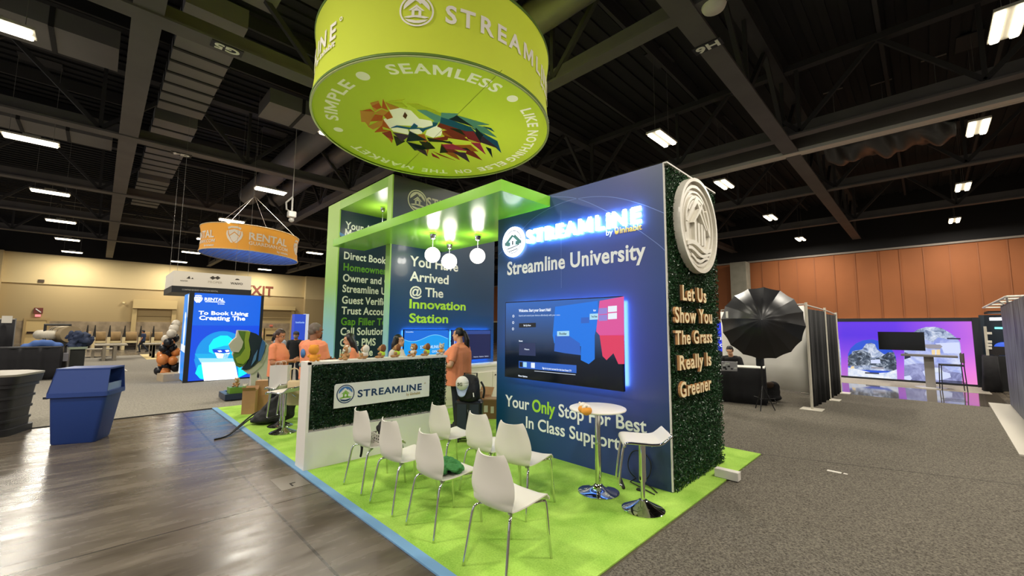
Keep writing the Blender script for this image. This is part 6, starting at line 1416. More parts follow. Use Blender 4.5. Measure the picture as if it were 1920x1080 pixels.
b = B(); b.smooth = True; b.sphere((.2, -D2*1.1, .79), (.035, .02, .03), 12, 8); part(b, 'round_sticker', mat('sticker_white', '#c9cdc9', .5), t); b = B(); b.box(-.06, -.02, -D2*1.12, -D2*1.05, .68, .78); part(b, 'square_sticker', mat('sticker_white', '#c9cdc9', .5), t)
# draped tables and panel at the far left
drape = mat('black_drape', '#17161a', .9, bump=(8, .5))
def pleated(b, A, Bp, z0, z1, amp=.04, n=90, th=.02, seed=1, M=None):
    A, Bp = Vector(A), Vector(Bp); d = (Bp-A).normalized(); nn = Vector((d.y, -d.x, 0)); L = (Bp-A).length; g = []; r = random.Random(seed); ph = [r.uniform(0, 6) for _ in range(3)]
    for i in range(n+1):
        s = L*i/n; o = amp*(.6*math.sin(s*17+ph[0])+.4*math.sin(s*29+ph[1])); p = A+d*s
        g.append([Vector((p.x, p.y, z))+nn*o*(.45+.55*(z1-z)/(z1-z0)) for z in (z1, z1*.6+z0*.4, z1*.3+z0*.7, z0)])
    b.sheet(g, th)
DX = -17.6
def dx_(px, py): v = atx(px, py, DX); return v
a, c = dx_(-40, 680), dx_(112, 680); t = thing('draped_table', 'long table skirted in black cloth left of the cart', 'table', (DX, a.y, 0))
zt_ = dx_(60, 651).z; b = B(); b.smooth = True; pleated(b, (DX, a.y, 0), (DX, c.y, 0), .02, zt_-.02, .04, 120); b.done('skirt', drape, t); b = B(); b.box(DX-1.0, DX+.02, a.y, c.y, zt_-.04, zt_); b.done('tabletop', mat('drape_top', '#1c1b1e', .8), t)
b = B(); b.smooth = True; pleated(b, (DX-1.0, c.y, 0), (DX, c.y, 0), .02, zt_-.02, .03, 40, seed=4); b.done('side_skirt', drape, t)
X2 = -19.0; a, c = atx(-30, 600, X2), atx(29, 597, X2); t = thing('drape_wall', 'tall black drape panel with a white paper tag behind the skirted table', 'drape', (X2, a.y, 0)); b = B(); b.smooth = True; pleated(b, (X2, a.y, 0), (X2, c.y, 0), .02, c.z-.05, .05, 70, seed=7); b.done('drape', drape, t)
b = B(); b.cyl((X2-.05, c.y, 0), (X2-.05, c.y, c.z), .025, n=10); b.cyl((X2-.05, a.y, c.z-.03), (X2-.05, c.y, c.z-.03), .025, n=10); b.done('pipe_frame', mat('pipe_alu', '#a8a49c', .35, .6), t)
p = atx(13, 598, X2+.08); b = B(); b.box(X2+.05, X2+.06, p.y-.11, p.y+.11, p.z-.13, p.z+.1); b.done('paper_tag', mat('paper_white', '#ded8cc', .7), t)
# cart with a big drum, and bins beside it
CXX = -19.5; cp = lambda px, py: atx(px, py, CXX)
t = thing('drum_cart', 'wheeled cart carrying a big taped metal drum beside the skirted table', 'cart', (CXX, cp(125, 660).y, 0))
y_a, y_b = cp(86, 650).y, cp(131, 650).y; zt_ = cp(120, 641).z
b = B(); b.box(CXX-1.0, CXX, y_a, y_b, zt_-.15, zt_); b.done('deck', mat('cart_dark', '#2a2826', .6), t)
b = B()
for y in (y_a+.1, y_b-.1):
    for x in (CXX-.1, CXX-.9): b.box(x-.04, x+.04, y-.04, y+.04, .15, zt_); b.cyl((x, y-.05, .12), (x, y+.05, .12), .12, n=16)
b.done('legs', mat('cart_dark', '#2a2826', .6), t)
c0, c1 = cp(104, 627), cp(134, 627); r_ = (cp(120, 612).z-cp(120, 643).z)/2
b = B(); b.smooth = True; b.cyl((CXX-.9, c0.y, c0.z), (CXX-.0, c1.y, c1.z), r_, n=32); o = b.done('drum', mat('drum_tan', '#a59272', .5, .3), t); autosm(o.data)
b = B(); v0, v1 = Vector((CXX-.9, c0.y, c0.z)), Vector((CXX, c1.y, c1.z))
for s in (.1, .25): b.cyl(v0.lerp(v1, s), v0.lerp(v1, s+.06), r_*1.01, n=32)
b.done('straps', mat('strap_black', '#0d0d0f', .7), t)
b = B(); zr = cp(100, 609).z; b.tube([(CXX-.2, cp(82, 640).y, zt_), (CXX-.2, cp(84, 610).y, zr), (CXX-.2, cp(131, 610).y, zr), (CXX-.2, cp(131, 640).y, zt_)], .05, 8); b.done('rack_frame', mat('cart_dark', '#2a2826', .6), t)
b = B(); b.tube([(CXX+.1, cp(130, 685).y, .1), (CXX+.1, cp(130, 645).y, cp(130, 645).z), (CXX+.3, cp(143, 628).y, cp(143, 628).z)], .05, 8); b.done('push_handle', mat('pipe_alu', '#a8a49c', .35, .6), t)
b = B(); a, c = cp(107, 662), cp(128, 676); b.box(CXX+.02, CXX+.3, a.y, c.y, c.z, a.z); b.done('grey_tray', mat('tray_grey', '#9a98a0', .5), t)
b = B(); b.smooth = True
for px in (79, 84, 89, 94): v = cp(px, 628); b.cyl((CXX-.5, v.y-.12, v.z), (CXX-.2, v.y+.12, v.z), .16, n=16)
b.done('paper_rolls', mat('roll_white', '#cfc6b4', .6), t)
BXX = -18.2; a, c = atx(132, 655, BXX), atx(157, 683, BXX); t = thing('wheeled_hamper', 'black wheeled hamper filled with dark blue cloth right of the drum cart', 'hamper', (BXX, a.y, 0))
b = B(); b.box(BXX-.7, BXX, a.y, c.y, .15, a.z); b.done('body', mat('hamper_black', '#1d1f1c', .7), t); b = B(); b.box(BXX-.75, BXX+.05, a.y-.05, c.y+.05, a.z, a.z+.07); b.done('rim', mat('hamper_rim', '#8f9a86', .5), t)
b = B()
for y in (a.y+.1, c.y-.1): b.cyl((BXX-.1, y-.04, .09), (BXX-.1, y+.04, .09), .09, n=14)
b.done('wheels', mat('rubber_black', '#161616', .6), t)
rnd = random.Random(3); cy_ = (a.y+c.y)/2
o = blob([((BXX-.35+rnd.uniform(-.2, .2), cy_+rnd.uniform(-.2, .2), a.z+.12+rnd.uniform(0, .35)), .15) for i in range(14)], 'cloth_heap', mat('cloth_navy', '#27324c', .85, bump=(6, .8)), None, .03, 2, .08, 5); tag(o, 'heap of dark blue cloth in the wheeled hamper', 'cloth')
v = atx(80, 648, -18.4); o = blob([((-18.3, v.y+dy, v.z-.04+dz), .13) for dy, dz in ((-.35, 0), (0, .12), (.35, .02), (.15, .1), (-.15, .1))], 'blue_bundle', mat('denim_bundle', '#4a69a8', .8, bump=(8, .6)), None, .04, 4); tag(o, 'blue cloth bundle lying on the black skirted table', 'cloth')
# long benches and tables
wood_g = mat('bench_grey', '#8f8674', .7, var=(2, .15)); pale_w = mat('wood_pale', '#d3c193', .7)
def bench(px0, px1, pyt, X_, label, h, dep=.8):
    a, c = atx(px0, pyt, X_), atx(px1, pyt, X_); t = thing('work_table', label, 'table', (X_, a.y, 0)); z = a.z
    b = B(); b.box(X_-dep, X_, a.y, c.y, z-.06, z); b.done('tabletop', wood_g, t)
    for y in (a.y+.3, c.y-.5):
        b = B(); b.box(X_-dep+.05, X_-dep+.15, y, y+.12, 0, z-.06); b.box(X_-.15, X_-.05, y, y+.12, 0, z-.06); b.box(X_-dep+.1, X_-.1, y+.02, y+.1, .2, .3); b.done('leg', mat('bench_leg', '#857c6b', .6), t)
bench(177, 240, 647, -26, 'long grey folding table in front of the roll rack, nearest the hamper', .8, 2.0); bench(272, 310, 645, -27, 'grey folding table behind the walking man', .8, 1.6)
bench(156, 215, 655, -29, 'low pale table leaning behind the long grey table', .6, 1.2)
# rack of rolled carpet with stakes
RX = -38.0; rp_ = lambda px, py: atx(px, py, RX)
edges = [158, 172, 200, 228, 258, 282, 306]
for i, (p0, p1) in enumerate(zip(edges, edges[1:])):
    a, c = rp_(p0, 633), rp_(p1, 633); zc_ = a.z; r_ = (rp_(200, 617).z-rp_(200, 635).z)*.62
    t = thing('carpet_rack', 'wooden stake rack of big brown rolls by the end wall, number %s from the hamper' % ('one two three four five six'.split()[i]), 'rack', (RX, a.y, 0))
    b = B(); b.smooth = True; b.cyl((RX-.3, a.y+.05, zc_), (RX-.3, c.y-.05, zc_), r_, n=24); o = b.done('brown_roll', mat('roll_brown', '#8c7148', .8, var=(2, .25)), t); autosm(o.data)
    b = B(); b.smooth = True; b.cyl((RX-.2, a.y+.05, zc_-r_*1.5), (RX-.2, c.y-.05, zc_-r_*1.5), r_*.8, n=20); o = b.done('dark_roll', mat('roll_dark', '#2a2018', .85), t); autosm(o.data)
    b = B(); z = zc_-r_*.75; b.box(RX+.25, RX+.35, a.y+.03, c.y-.03, z-.06, z+.08); b.done('rail', pale_w, t)
    b = B(); b.box(RX+.36, RX+.48, a.y+.02, a.y+.18, 0.0, z+.35); b.done('post', pale_w, t); b = B(); b.loft([[(RX+.3, a.y+.02, z+.3), (RX+.4, a.y+.02, z+.3), (RX+.4, a.y+.2, z+.3), (RX+.3, a.y+.2, z+.3)], [(RX+.33, a.y+.1, z+1.15), (RX+.37, a.y+.1, z+1.15), (RX+.37, a.y+.14, z+1.15), (RX+.33, a.y+.14, z+1.15)]]); b.done('stake', mat('stake_black', '#16130f', .7), t)
    b = B(); b.box(RX-.8, RX+.3, a.y+.1, c.y-.1, 0.0, .15); b.done('skid', mat('skid_dark', '#2a241d', .8), t)
# balloon column
bx = -16.3; rnd = random.Random(11); t = thing('balloon_column', 'column of orange, black and white balloons left of the blue video tower', 'balloons', (bx, atx(312, 690, bx).y, 0))
bo, bb_, bw2 = mat('balloon_orange', '#e08a48', .3), mat('balloon_black', '#17181d', .3), mat('balloon_white', '#d9cfbd', .35)
for (px, py, r, m) in ((298, 695, 9, bb_), (309, 701, 10, bo), (305, 674, 11, bo), (312, 686, 9, bb_), (302, 665, 8, bo), (312, 660, 9, bb_), (318, 667, 9, bo), (314, 647, 10, bo), (323, 652, 9, bb_), (306, 653, 8, bb_), (320, 638, 10, bo), (312, 636, 9, bw2), (326, 634, 10, bb_), (322, 625, 9, bw2), (326, 616, 9, bw2), (330, 607, 8, bw2), (316, 642, 9, bb_), (324, 676, 9, bo), (330, 688, 10, bb_), (330, 660, 9, bo), (320, 628, 7, bb_), (304, 683, 8, bo)):
    v = atx(px, py, bx+rnd.uniform(-.25, .25)); R_ = r*.85/FPX*(v-CAM_POS).dot(AF); v.z = max(v.z, R_+.01)
    b = B(); b.smooth = True; b.sphere(v, (R_, R_, R_*1.1), 16, 10); b.done('balloon', m, t)
a = at(306, 702, 0); b = B(); b.cyl((bx, atx(312, 690, bx).y+.1, 0), (bx, atx(322, 620, bx).y, 1.8), .03, n=8); b.done('pole', mat('pole_dark', '#2a2826', .5), t)
b = B(); p0, p1 = at(272, 672, .006), at(318, 686, .006); b.box(min(p0.x, p1.x)-4, min(p0.x, p1.x)+1.0, p0.y, p0.y+1.2, .006, .012); tag(b.done('floor_mat', mat('mat_yellow', '#d4bd85', .9)), 'pale yellow carpet patch beside the balloon column', 'carpet')
carton(0, 0, .6, .5, .22, 10, 'low white carton on the floor under the balloons', at_=at(318, 713, .006), m=mat('carton_pale', '#b5a286', .8))
b = B(); p0, p1 = at(228, 690, .02), at(238, 696, .02); b.tube([p0, p1], .03, 8); tag(b.done('floor_tube', mat('tube_white', '#d8d2c4', .5)), 'short white tube lying on the aisle carpet', 'tube')
# shelf with printed goods glimpsed right of the man, against the arch post
sxx = -13.0; v0, v1 = atx(594, 640, sxx), atx(607, 700, sxx); t = thing('display_rack', 'pale wooden display rack glimpsed between the man and the arch post', 'rack', (sxx, v0.y, 0))
b = B(); y0_, y1_ = v0.y, v0.y+1.4
for y in (y0_, y1_): b.box(sxx-.4, sxx-.33, y, y+.06, 0.006, v0.z+.2); b.box(sxx-.06, sxx, y, y+.06, 0.006, v0.z+.2)
b.done('posts', pale_w, t); b = B()
for z in (.4, .8, 1.15, 1.5): b.box(sxx-.4, sxx, y0_, y1_+.06, z, z+.03)
b.done('shelves', mat('shelf_grey', '#8f8a80', .6), t)
for i, z in enumerate((.43, .83, 1.18)): b = B(); b.box(sxx-.35, sxx-.05, y0_+.15, y1_-.2, z, z+.22); tag(b.done('carton', mat('goods_%d' % i, ('#4a4640', '#6b655a', '#2e2d2f')[i], .8)), ('dark carton on the lowest shelf of the display rack', 'grey carton on the middle shelf of the display rack', 'black carton on the upper shelf of the display rack')[i], 'box')
# ================================================================== right side: photo corner, video wall, far booths
# skirted table
tr = at(1437, 762, 0); t = thing('draped_table', 'white topped table with a black pleated skirt under the photo umbrella', 'table', (tr.x-1, tr.y, 0))
zt_ = .86; A_ = at(1330, 752, 0); fx1, fy = tr.x, tr.y; d = Vector((A_.x-fx1, A_.y-fy, 0)).normalized(); nb = Vector((-d.y, d.x, 0)); nb = nb if nb.dot(CAM_POS-tr) < 0 else -nb
P0, P1, P2, P3 = tr.copy(), tr+d*2.2, tr+d*2.2+nb*.6, tr+nb*.6
b = B(); b.smooth = True; pleated(b, P1, P0, .02, zt_-.02, .02, 120, .015, 2); pleated(b, P0, P3, .02, zt_-.02, .02, 50, .015, 3); b.done('skirt', drape, t)
b = B(); lo = [v+Z*(zt_-.02) for v in (P0, P1, P2, P3)]; hi = [v+Z*zt_ for v in (P0, P1, P2, P3)]; b.add(lo+hi, [(3, 2, 1, 0), (4, 5, 6, 7), (0, 1, 5, 4), (1, 2, 6, 5), (2, 3, 7, 6), (3, 0, 4, 7)]); b.done('tabletop', mat('table_white2', '#dedad2', .5), t)
# laptop with stickers
lp = at(1366, 697, zt_); ang = math.atan2(d.y, d.x); t = thing('laptop', 'open sticker-covered laptop in front of the seated man', 'laptop', (lp.x+nb.x*.14, lp.y+nb.y*.14, zt_+.001), ang+PI+.3)
b = B(); b.box(-.155, .155, -.0, .21, 0, .016); part(b, 'base', mat('laptop_grey', '#8e8e92', .35, .6), t)
b = B(); M = Matrix.Translation((0, 0, .012)) @ Matrix.Rotation(-.25, 4, 'X'); b.box(-.155, .155, -.008, .0, 0, .2, M=M @ Matrix.Rotation(.5, 4, 'X')); part(b, 'lid', mat('laptop_lid', '#a3a4aa', .4, .3), t)
b = B(); rnd = random.Random(8); MM = M @ Matrix.Rotation(.5, 4, 'X')
for i in range(9): x, z, r = rnd.uniform(-.12, .12), rnd.uniform(.03, .17), rnd.uniform(.018, .032); b.mi = i % 2; b.box(x-r, x+r, -.0095, -.008, z-r*.7, z+r*.7, M=MM)
part(b, 'stickers', [mat('sticker_white', '#c9cdc9', .5), mat('sticker_dark', '#23262c', .5)], t)
# photo umbrella on its stand
uc = at(1429, 585, 2.05); ub = at(1432, 770, 0.0)
dep = (Vector((ub.x, ub.y, 0))-CAM_POS).dot(AF); uc = CAM_POS+ray(1428, 605)*(dep/1.0)
t = thing('photo_umbrella', 'huge black photo umbrella on a light stand', 'umbrella', (ub.x, ub.y, 0))
Ru = 68/FPX*dep; apex_dir = (CAM_POS-uc).normalized(); apex_dir = (apex_dir*.80-Z*.05+AR*0+AU*.16).normalized(); e1 = apex_dir.cross(Z).normalized(); e2 = e1.cross(apex_dir).normalized()
g = []; n = 16; depth_u = Ru*.62
for i in range(9):
    s = i/8; row = []
    for k in range(n*4+1):
        a = 2*PI*k/(n*4)+.1; f = (k % 4)/4; sag = 1-.035*math.sin(PI*f)*s; r = Ru*s*sag
        row.append(uc+e1*(r*math.cos(a))+e2*(r*math.sin(a))+apex_dir*(depth_u*(1-s*s)*(1-.03*math.sin(PI*f)*s)))
    g.append(row)
b = B(); b.smooth = True; b.sheet(g[::-1], .006); o = b.done('canopy', mat('umbrella_black', '#17171a', .34), t); autosm(o.data, 20)
b = B()
for k in range(n):
    a = 2*PI*k/n+.1; b.tube([uc+e1*(Ru*s*math.cos(a))+e2*(Ru*s*math.sin(a))+apex_dir*(depth_u*(1-s*s)-.012) for s in (.02, .3, .6, .85, 1.0)], .006, 6)
b.done('ribs', mat('rib_grey', '#6d6d70', .4, .5), t)
b = B(); hub = uc-apex_dir*.35; b.tube([uc+apex_dir*(depth_u+.03), hub], .008, 8); b.done('shaft', mat('rib_grey', '#6d6d70', .4, .5), t)
top = Vector((ub.x, ub.y, 0))+Z*1.45
b = B(); b.cyl((ub.x, ub.y, .25), top, .018, n=10)
for k in range(3):
    a = 2*PI*k/3+.5; b.tube([(ub.x, ub.y, .55), (ub.x+.22*math.cos(a), ub.y+.22*math.sin(a), .015)], .011, 8); b.tube([(ub.x, ub.y, .25), (ub.x+.24*math.cos(a), ub.y+.24*math.sin(a), .27)], .007, 6)
b.tube([top, hub], .02, 8); b.done('stand', mat('stand_black', '#121214', .4), t)
fl = CAM_POS+ray(1425, 675)*dep; b = B(); b.bbox(fl.x-.07, fl.x+.07, fl.y-.07, fl.y+.07, fl.z-.13, fl.z+.13, .03); b.done('flash_head', mat('flash_black', '#1a1a1d', .4), t)
p = uc+e1*(Ru*.9*math.cos(2.75))+e2*(Ru*.9*math.sin(2.75))+apex_dir*(depth_u*(.19)); b = B(); p = CAM_POS+ray(1363, 590)*(dep-.25); b.box(p.x-.02, p.x+.02, p.y-.01, p.y+.01, p.z-.07, p.z+.07); b.done('white_tag', mat('white_paint', '#e9e6df', .6), t)
# white backdrop
bk0, bk1 = at(1350, 740, 0), at(1512, 748, 0); yb0 = 9.6
b0, b1 = aty(1352, 600, yb0), aty(1508, 580, 9.2); b0.z = b1.z = 0
t = thing('photo_backdrop', 'white photo backdrop stretched behind the black umbrella', 'backdrop', b0)
hb = aty(1352, 585, yb0).z; g = []
for i in range(21):
    p = b0.lerp(b1, i/20); g.append([p+Z*z+Vector((0, .03*math.sin(i*.9+z*2), 0)) for z in (hb+.06*i/20*2, hb*.66, hb*.33, .06)])
b = B(); b.smooth = True; b.sheet(g, .008); b.done('cloth', mat('backdrop_white', '#dcd9d3', .85), t)
b = B()
for p in (b0, b1): b.cyl((p.x, p.y+.06, 0), (p.x, p.y+.06, hb+.08), .02, n=8); b.box(p.x-.2, p.x+.2, p.y+.03, p.y+.09, 0, .03)
b.tube([(b0.x, b0.y+.06, hb+.06), (b1.x, b1.y+.06, hb+.16)], .02, 8); b.done('pipe_frame', mat('pipe_alu', '#a8a49c', .35, .6), t)
# bag by the stand
p = at(1449, 752, .006); o = blob([((p.x, p.y, .24), (.17, .13, .22)), ((p.x+.03, p.y-.02, .36), (.14, .11, .13)), ((p.x, p.y, .1), (.2, .15, .09))], 'camera_bag', fab_blk2, None, .014, 8); tag(o, 'black camera bag on the floor beside the skirted table', 'bag')
b = B(); b.sphere((p.x-.02, p.y-.1, .40), (.1, .05, .08), 12, 8); b.done('leather_flap', mat('leather_dark', '#4a3626', .6), o, smooth=True); b = B(); b.tube([(p.x+.05, p.y-.15, .12), (p.x+.15, p.y-.3, .012), (p.x+.1, p.y-.4, .012)], .008, 6); b.done('strap', mat('strap_black', '#0d0d0f', .7), o)
# pipe-and-drape panels
posts = [(at(1523, 768, 0), 1505, 567), (at(1557, 750, 0), 1546, 577), (at(1577, 737, 0), 1568, 586)]
def top_z(p, py):
    lo_, hi_ = 1, 4
    for _ in range(40):
        m_ = (lo_+hi_)/2; v = Vector((p.x, p.y, m_))-CAM_POS; y = 540-FPX*v.dot(AU)/v.dot(AF)
        if y > py: lo_ = m_
        else: hi_ = m_
    return lo_
tops = []
for i, (p, px, py) in enumerate(posts): tops.append(top_z(p, py))
for i in range(2):
    p, q = posts[i][0], posts[i+1][0]; t = thing('pipe_drape', ('near black drape panel with slanting white posts beside the backdrop', 'far black drape panel ending at the video wall')[i], 'drape', p)
    b = B(); b.smooth = True; d_ = (q-p).normalized(); pleated(b, p+d_*.1, q-d_*.12, .04, (tops[i]+tops[i+1])/2-.12, .05, 90, .015, 5+i); b.done('drape', mat('drape_deep', '#0f0f11', .9, bump=(8, .4)), t)
    for k, r in ((i, p), (i+1, q)):
        if k == i or i == 1:
            b = B(); b.cyl((r.x, r.y, 0.006), (r.x, r.y, tops[k]), .026, n=10); b.box(r.x-.2, r.x+.2, r.y-.2, r.y+.2, .006, .016); b.done('post', mat('pipe_white', '#c9c3b4', .5), t)
    b = B(); b.tube([p+Z*(tops[i]-.06), q+Z*(tops[i+1]-.06)], .018, 8); b.done('cross_bar', mat('pipe_white', '#c9c3b4', .5), t)
# blue screen behind the umbrella
yv = 12.5; s0, s1 = aty(1338, 605, yv), aty(1376, 660, yv); t = thing('blue_screen', 'bright blue screen half hidden behind the leafy tower and umbrella', 'screen', (s0.x, yv, 0))
b = B(); b.box(s0.x-1.2, s1.x, yv, yv+.08, 0, s0.z+.05); b.done('casing', mat('led_frame', '#191d24', .4), t)
S = B(); f = frame((0, yv, 0), X, Z, -Y); S.mi = 0; flat(S, f, [(s0.x-1.15, s1.z), (s1.x-.03, s1.z), (s1.x-.03, s0.z), (s0.x-1.15, s0.z)], 0, .004)
S.mi = 1; a = aty(1349, 645, yv); text(S, 'million', f, 0, .007, .03, cap=.16, x0=a.x-.1, y0=aty(1350, 637, yv).z); text(S, 'homes', f, 0, .007, .03, cap=.16, x0=a.x-.1, y0=aty(1350, 650, yv).z); S.done('picture', [glow('scr_blue', '#2b3cf0', .9), glow('scr_white', '#e8ecff', 1)], t)
# video wall
VY = 15.05
vx0, vx1 = aty(1560, 650, VY).x, aty(1826, 650, VY).x; vz1 = aty(1700, 603, VY).z
t = thing('video_wall', 'big purple and pink video wall showing two arched snowy pictures', 'video wall', (vx0, VY, 0))
b = B(); b.box(vx0-.5, vx1+.18, VY+.02, VY+.3, .006, vz1+.12); b.box(vx1, vx1+.18, VY-.12, VY+.02, .006, vz1+.12); b.box(vx0-.5, vx1+.18, VY-.02, VY+.02, .006, .07); b.box(vx0-.5, vx1+.18, VY-.04, VY+.02, vz1, vz1+.12); b.done('frame', mat('led_frame', '#191d24', .4), t)
F = frame((0, VY, 0), X, Z, -Y); Vp = lambda P: [(lambda v: (v.x, v.z))(aty(1560+x/5.333, 580+y/5.333, VY)) for x, y in P]
def vmat():
    m = grad('video_gradient', [(0, '#ff9fb4'), (.22, '#fb86e6'), (.5, '#a85cf2'), (.75, '#6a35ec'), (1, '#7a3cf0')], 'Z', 0, vz1, .3, emit=.95, stops2=[(0, '#7a2cf0'), (.1, '#4a24e6'), (.5, '#5a2cec'), (.75, '#b45cf4'), (1, '#f884e8')], axis2='X', lo2=vx0, hi2=vx1, mix=.55)
    n = m.node_tree.nodes['Principled BSDF']; l = n.inputs['Base Color'].links[0]; m.node_tree.links.remove(l); n.inputs['Base Color'].default_value = (.01, .01, .01, 1); return m
def snow_mat(name, a, c, e, sc):
    m = bpy.data.materials.new(name); m.use_nodes = True; nt = m.node_tree; n = nt.nodes['Principled BSDF']; tc = nt.nodes.new('ShaderNodeTexCoord'); tx = nt.nodes.new('ShaderNodeTexNoise'); tx.inputs['Scale'].default_value = sc; tx.inputs['Detail'].default_value = 7; tx.inputs['Roughness'].default_value = .7; tx.inputs['Distortion'].default_value = .8
    nt.links.new(tc.outputs['Object'], tx.inputs['Vector']); r = nt.nodes.new('ShaderNodeValToRGB'); el = r.color_ramp.elements; el.new(.5)
    for q, (p_, c_) in zip(el, ((.38, a), (.5, c), (.64, e))): q.position = p_; q.color = (*lin(c_), 1)
    nt.links.new(tx.outputs['Fac'], r.inputs[0]); nt.links.new(r.outputs[0], n.inputs['Emission Color']); n.inputs['Emission Strength'].default_value = .95; n.inputs['Base Color'].default_value = (.01, .01, .01, 1); return m
V = B()
vm = [vmat(), snow_mat('pic_mountain', '#5a6a8e', '#a8b8d8', '#eef3ff', 4.5), snow_mat('pic_trees', '#16222e', '#44546a', '#c3cfe0', 7), snow_mat('pic_snow', '#b8c8e8', '#dfe8fb', '#fbfdff', 3), glow('pic_sky', '#2a5ae0', .9), snow_mat('pic_room', '#8f9ee6', '#b4c0f4', '#dfe6ff', 1.6), snow_mat('pic_floor', '#6c70a0', '#8d92c4', '#b0b6e4', 2.5), glow('pic_pale', '#d4ddff', 1), glow('pic_warm', '#f4d9a4', 1), glow('pic_dark', '#2c3252', .7), glow('pic_stone', '#a9a4ae', .8), glow('pic_black', '#14161c', .5)]
def vp(mi, P, d=.002): V.mi = mi; flat(V, F, Vp(P), -.002, d)
V.mi = 0; flat(V, F, [(vx0-.45, .07), (vx1, .07), (vx1, vz1), (vx0-.45, vz1)], -.003, .001)
arch1 = [(160, 672), (160, 450), (185, 390), (240, 340), (310, 310), (400, 300), (480, 320), (560, 370), (610, 420), (640, 470), (650, 700)]
vp(4, arch1, .002); vp(1, [(200, 420), (300, 400), (340, 345), (390, 335), (430, 350), (450, 400), (520, 450), (560, 440), (600, 470), (640, 500), (640, 620), (200, 600)], .003)
vp(2, [(160, 470), (220, 420), (300, 410), (380, 440), (400, 500), (500, 470), (560, 430), (620, 430), (645, 520), (645, 620), (560, 600), (400, 560), (160, 570)], .004)
vp(3, [(160, 580), (260, 600), (420, 640), (560, 630), (648, 600), (652, 702), (160, 672)], .005); vp(10, [(390, 575), (520, 580), (520, 596), (390, 590)], .006); vp(7, [(385, 505), (480, 500), (485, 540), (390, 540)], .006); vp(8, [(185, 575), (215, 565), (225, 590), (190, 595)], .006)
arch2 = [(722, 705), (722, 400), (740, 330), (790, 250), (860, 200), (940, 178), (1020, 175), (1100, 190), (1180, 235), (1250, 290), (1280, 330), (1290, 420), (1300, 560), (1300, 745)]
vp(5, arch2, .002); vp(1, [(800, 240), (860, 200), (940, 178), (1020, 175), (1100, 190), (1180, 235), (1230, 275), (1150, 300), (1060, 280), (1010, 330), (930, 300), (840, 290)], .003)
vp(6, [(722, 560), (850, 540), (1000, 545), (1100, 560), (1180, 620), (1300, 640), (1300, 745), (722, 705)], .003)
vp(7, [(1030, 340), (1270, 330), (1285, 440), (1120, 440), (1100, 390)], .004); vp(10, [(930, 350), (1080, 352), (1105, 372), (1080, 395), (960, 392), (930, 380)], .005); vp(8, [(995, 405), (1080, 400), (1085, 465), (1000, 468)], .006); vp(7, [(1030, 405), (1045, 404), (1045, 466), (1030, 467)], .007)
vp(7, [(905, 620), (960, 600), (1060, 610), (1180, 640), (1190, 680), (1080, 710), (940, 690)], .004); vp(3, [(1000, 580), (1090, 585), (1120, 640), (1000, 640)], .005); vp(7, [(722, 670), (780, 660), (800, 690), (780, 712), (722, 700)], .004); vp(9, [(725, 430), (760, 440), (790, 480), (725, 500)], .004)
for P in ([(330, 628), (470, 634), (470, 648), (330, 642)], [(1150, 284), (1285, 288), (1285, 302), (1150, 298)]): vp(9, P, .008)
vp(5, [(-60, 300), (70, 300), (90, 480), (95, 690), (-60, 690)], .002)
V.done('picture', vm, t)
# television on a mount before the video wall
ty = 14.3; q0, q1 = aty(1645.5, 622, ty), aty(1735.5, 658, ty); t = thing('television', 'black blank television mounted in front of the big purple video wall', 'television', (q0.x, ty, 0))
b = B(); b.box(q0.x, q1.x, ty, ty+.07, q1.z, q0.z); b.done('casing', mat('tv_black', '#0a0a0c', .25), t); b = B(); b.box(q0.x+.02, q1.x-.02, ty-.003, ty, q1.z+.02, q0.z-.02); b.done('screen', mat('screen_off', '#050506', .12), t)
b = B(); mx_ = (q0.x+q1.x)/2; b.box(mx_-.1, mx_+.1, ty+.07, VY+.02, q1.z+.2, q0.z-.2); b.done('wall_mount', mat('tv_black', '#0a0a0c', .25), t)
# high table and bar chair
tb = at(1746, 727, .006); hT = top_z(tb, 671.5); t = thing('high_table', 'grey high table on a broad post in front of the video wall', 'table', tb)
wT = 44/FPX*(tb-CAM_POS).dot(AF)/1.0*.85
b = B(); b.box(tb.x-wT, tb.x+wT, tb.y-.32, tb.y+.32, hT-.05, hT); b.done('tabletop', mat('hightop_grey', '#6d6a68', .4), t); b = B(); b.box(tb.x-.11, tb.x+.11, tb.y-.05, tb.y+.05, .03, hT-.05); b.done('post', mat('hightop_post', '#8f8a86', .45), t); b = B(); b.smooth = True; b.lathe([(.001, 0), (.36, 0), (.36, .015), (.001, .02)], (tb.x, tb.y, .006), 32); b.done('base', mat('base_pale', '#c9c6c4', .4), t)
cb = at(1788, 733, .006); t = thing('bar_chair', 'thin framed bar chair with a brown back beside the grey high table', 'chair', cb, .1); kx = 1.0/FPX*(cb-CAM_POS).dot(AF); sw_ = .24
bm_ = mat('chair_frame', '#1c1f2a', .4)
for x in (-sw_, sw_):
    for y in (-.2, .2): b = B(); b.cyl((x*1.05, y*1.1, 0), (x*.95, y, .72), .012, n=8); part(b, 'leg', bm_, t)
b = B(); b.box(-sw_, sw_, -.22, .22, .72, .76); part(b, 'seat', mat('chair_seat_dark', '#22252e', .6), t)
b = B(); b.box(sw_-.03, sw_+.01, -.2, .2, .82, 1.08); part(b, 'backrest', mat('chair_back_brown', '#5a5048', .7), t); b = B()
for y in (-.19, .19): b.cyl((sw_-.01, y, .74), (sw_, y, 1.1), .012, n=8)
b.box(-sw_, sw_, -.21, -.19, .25, .27); b.box(-sw_, sw_, .19, .21, .25, .27); part(b, 'rails', bm_, t)
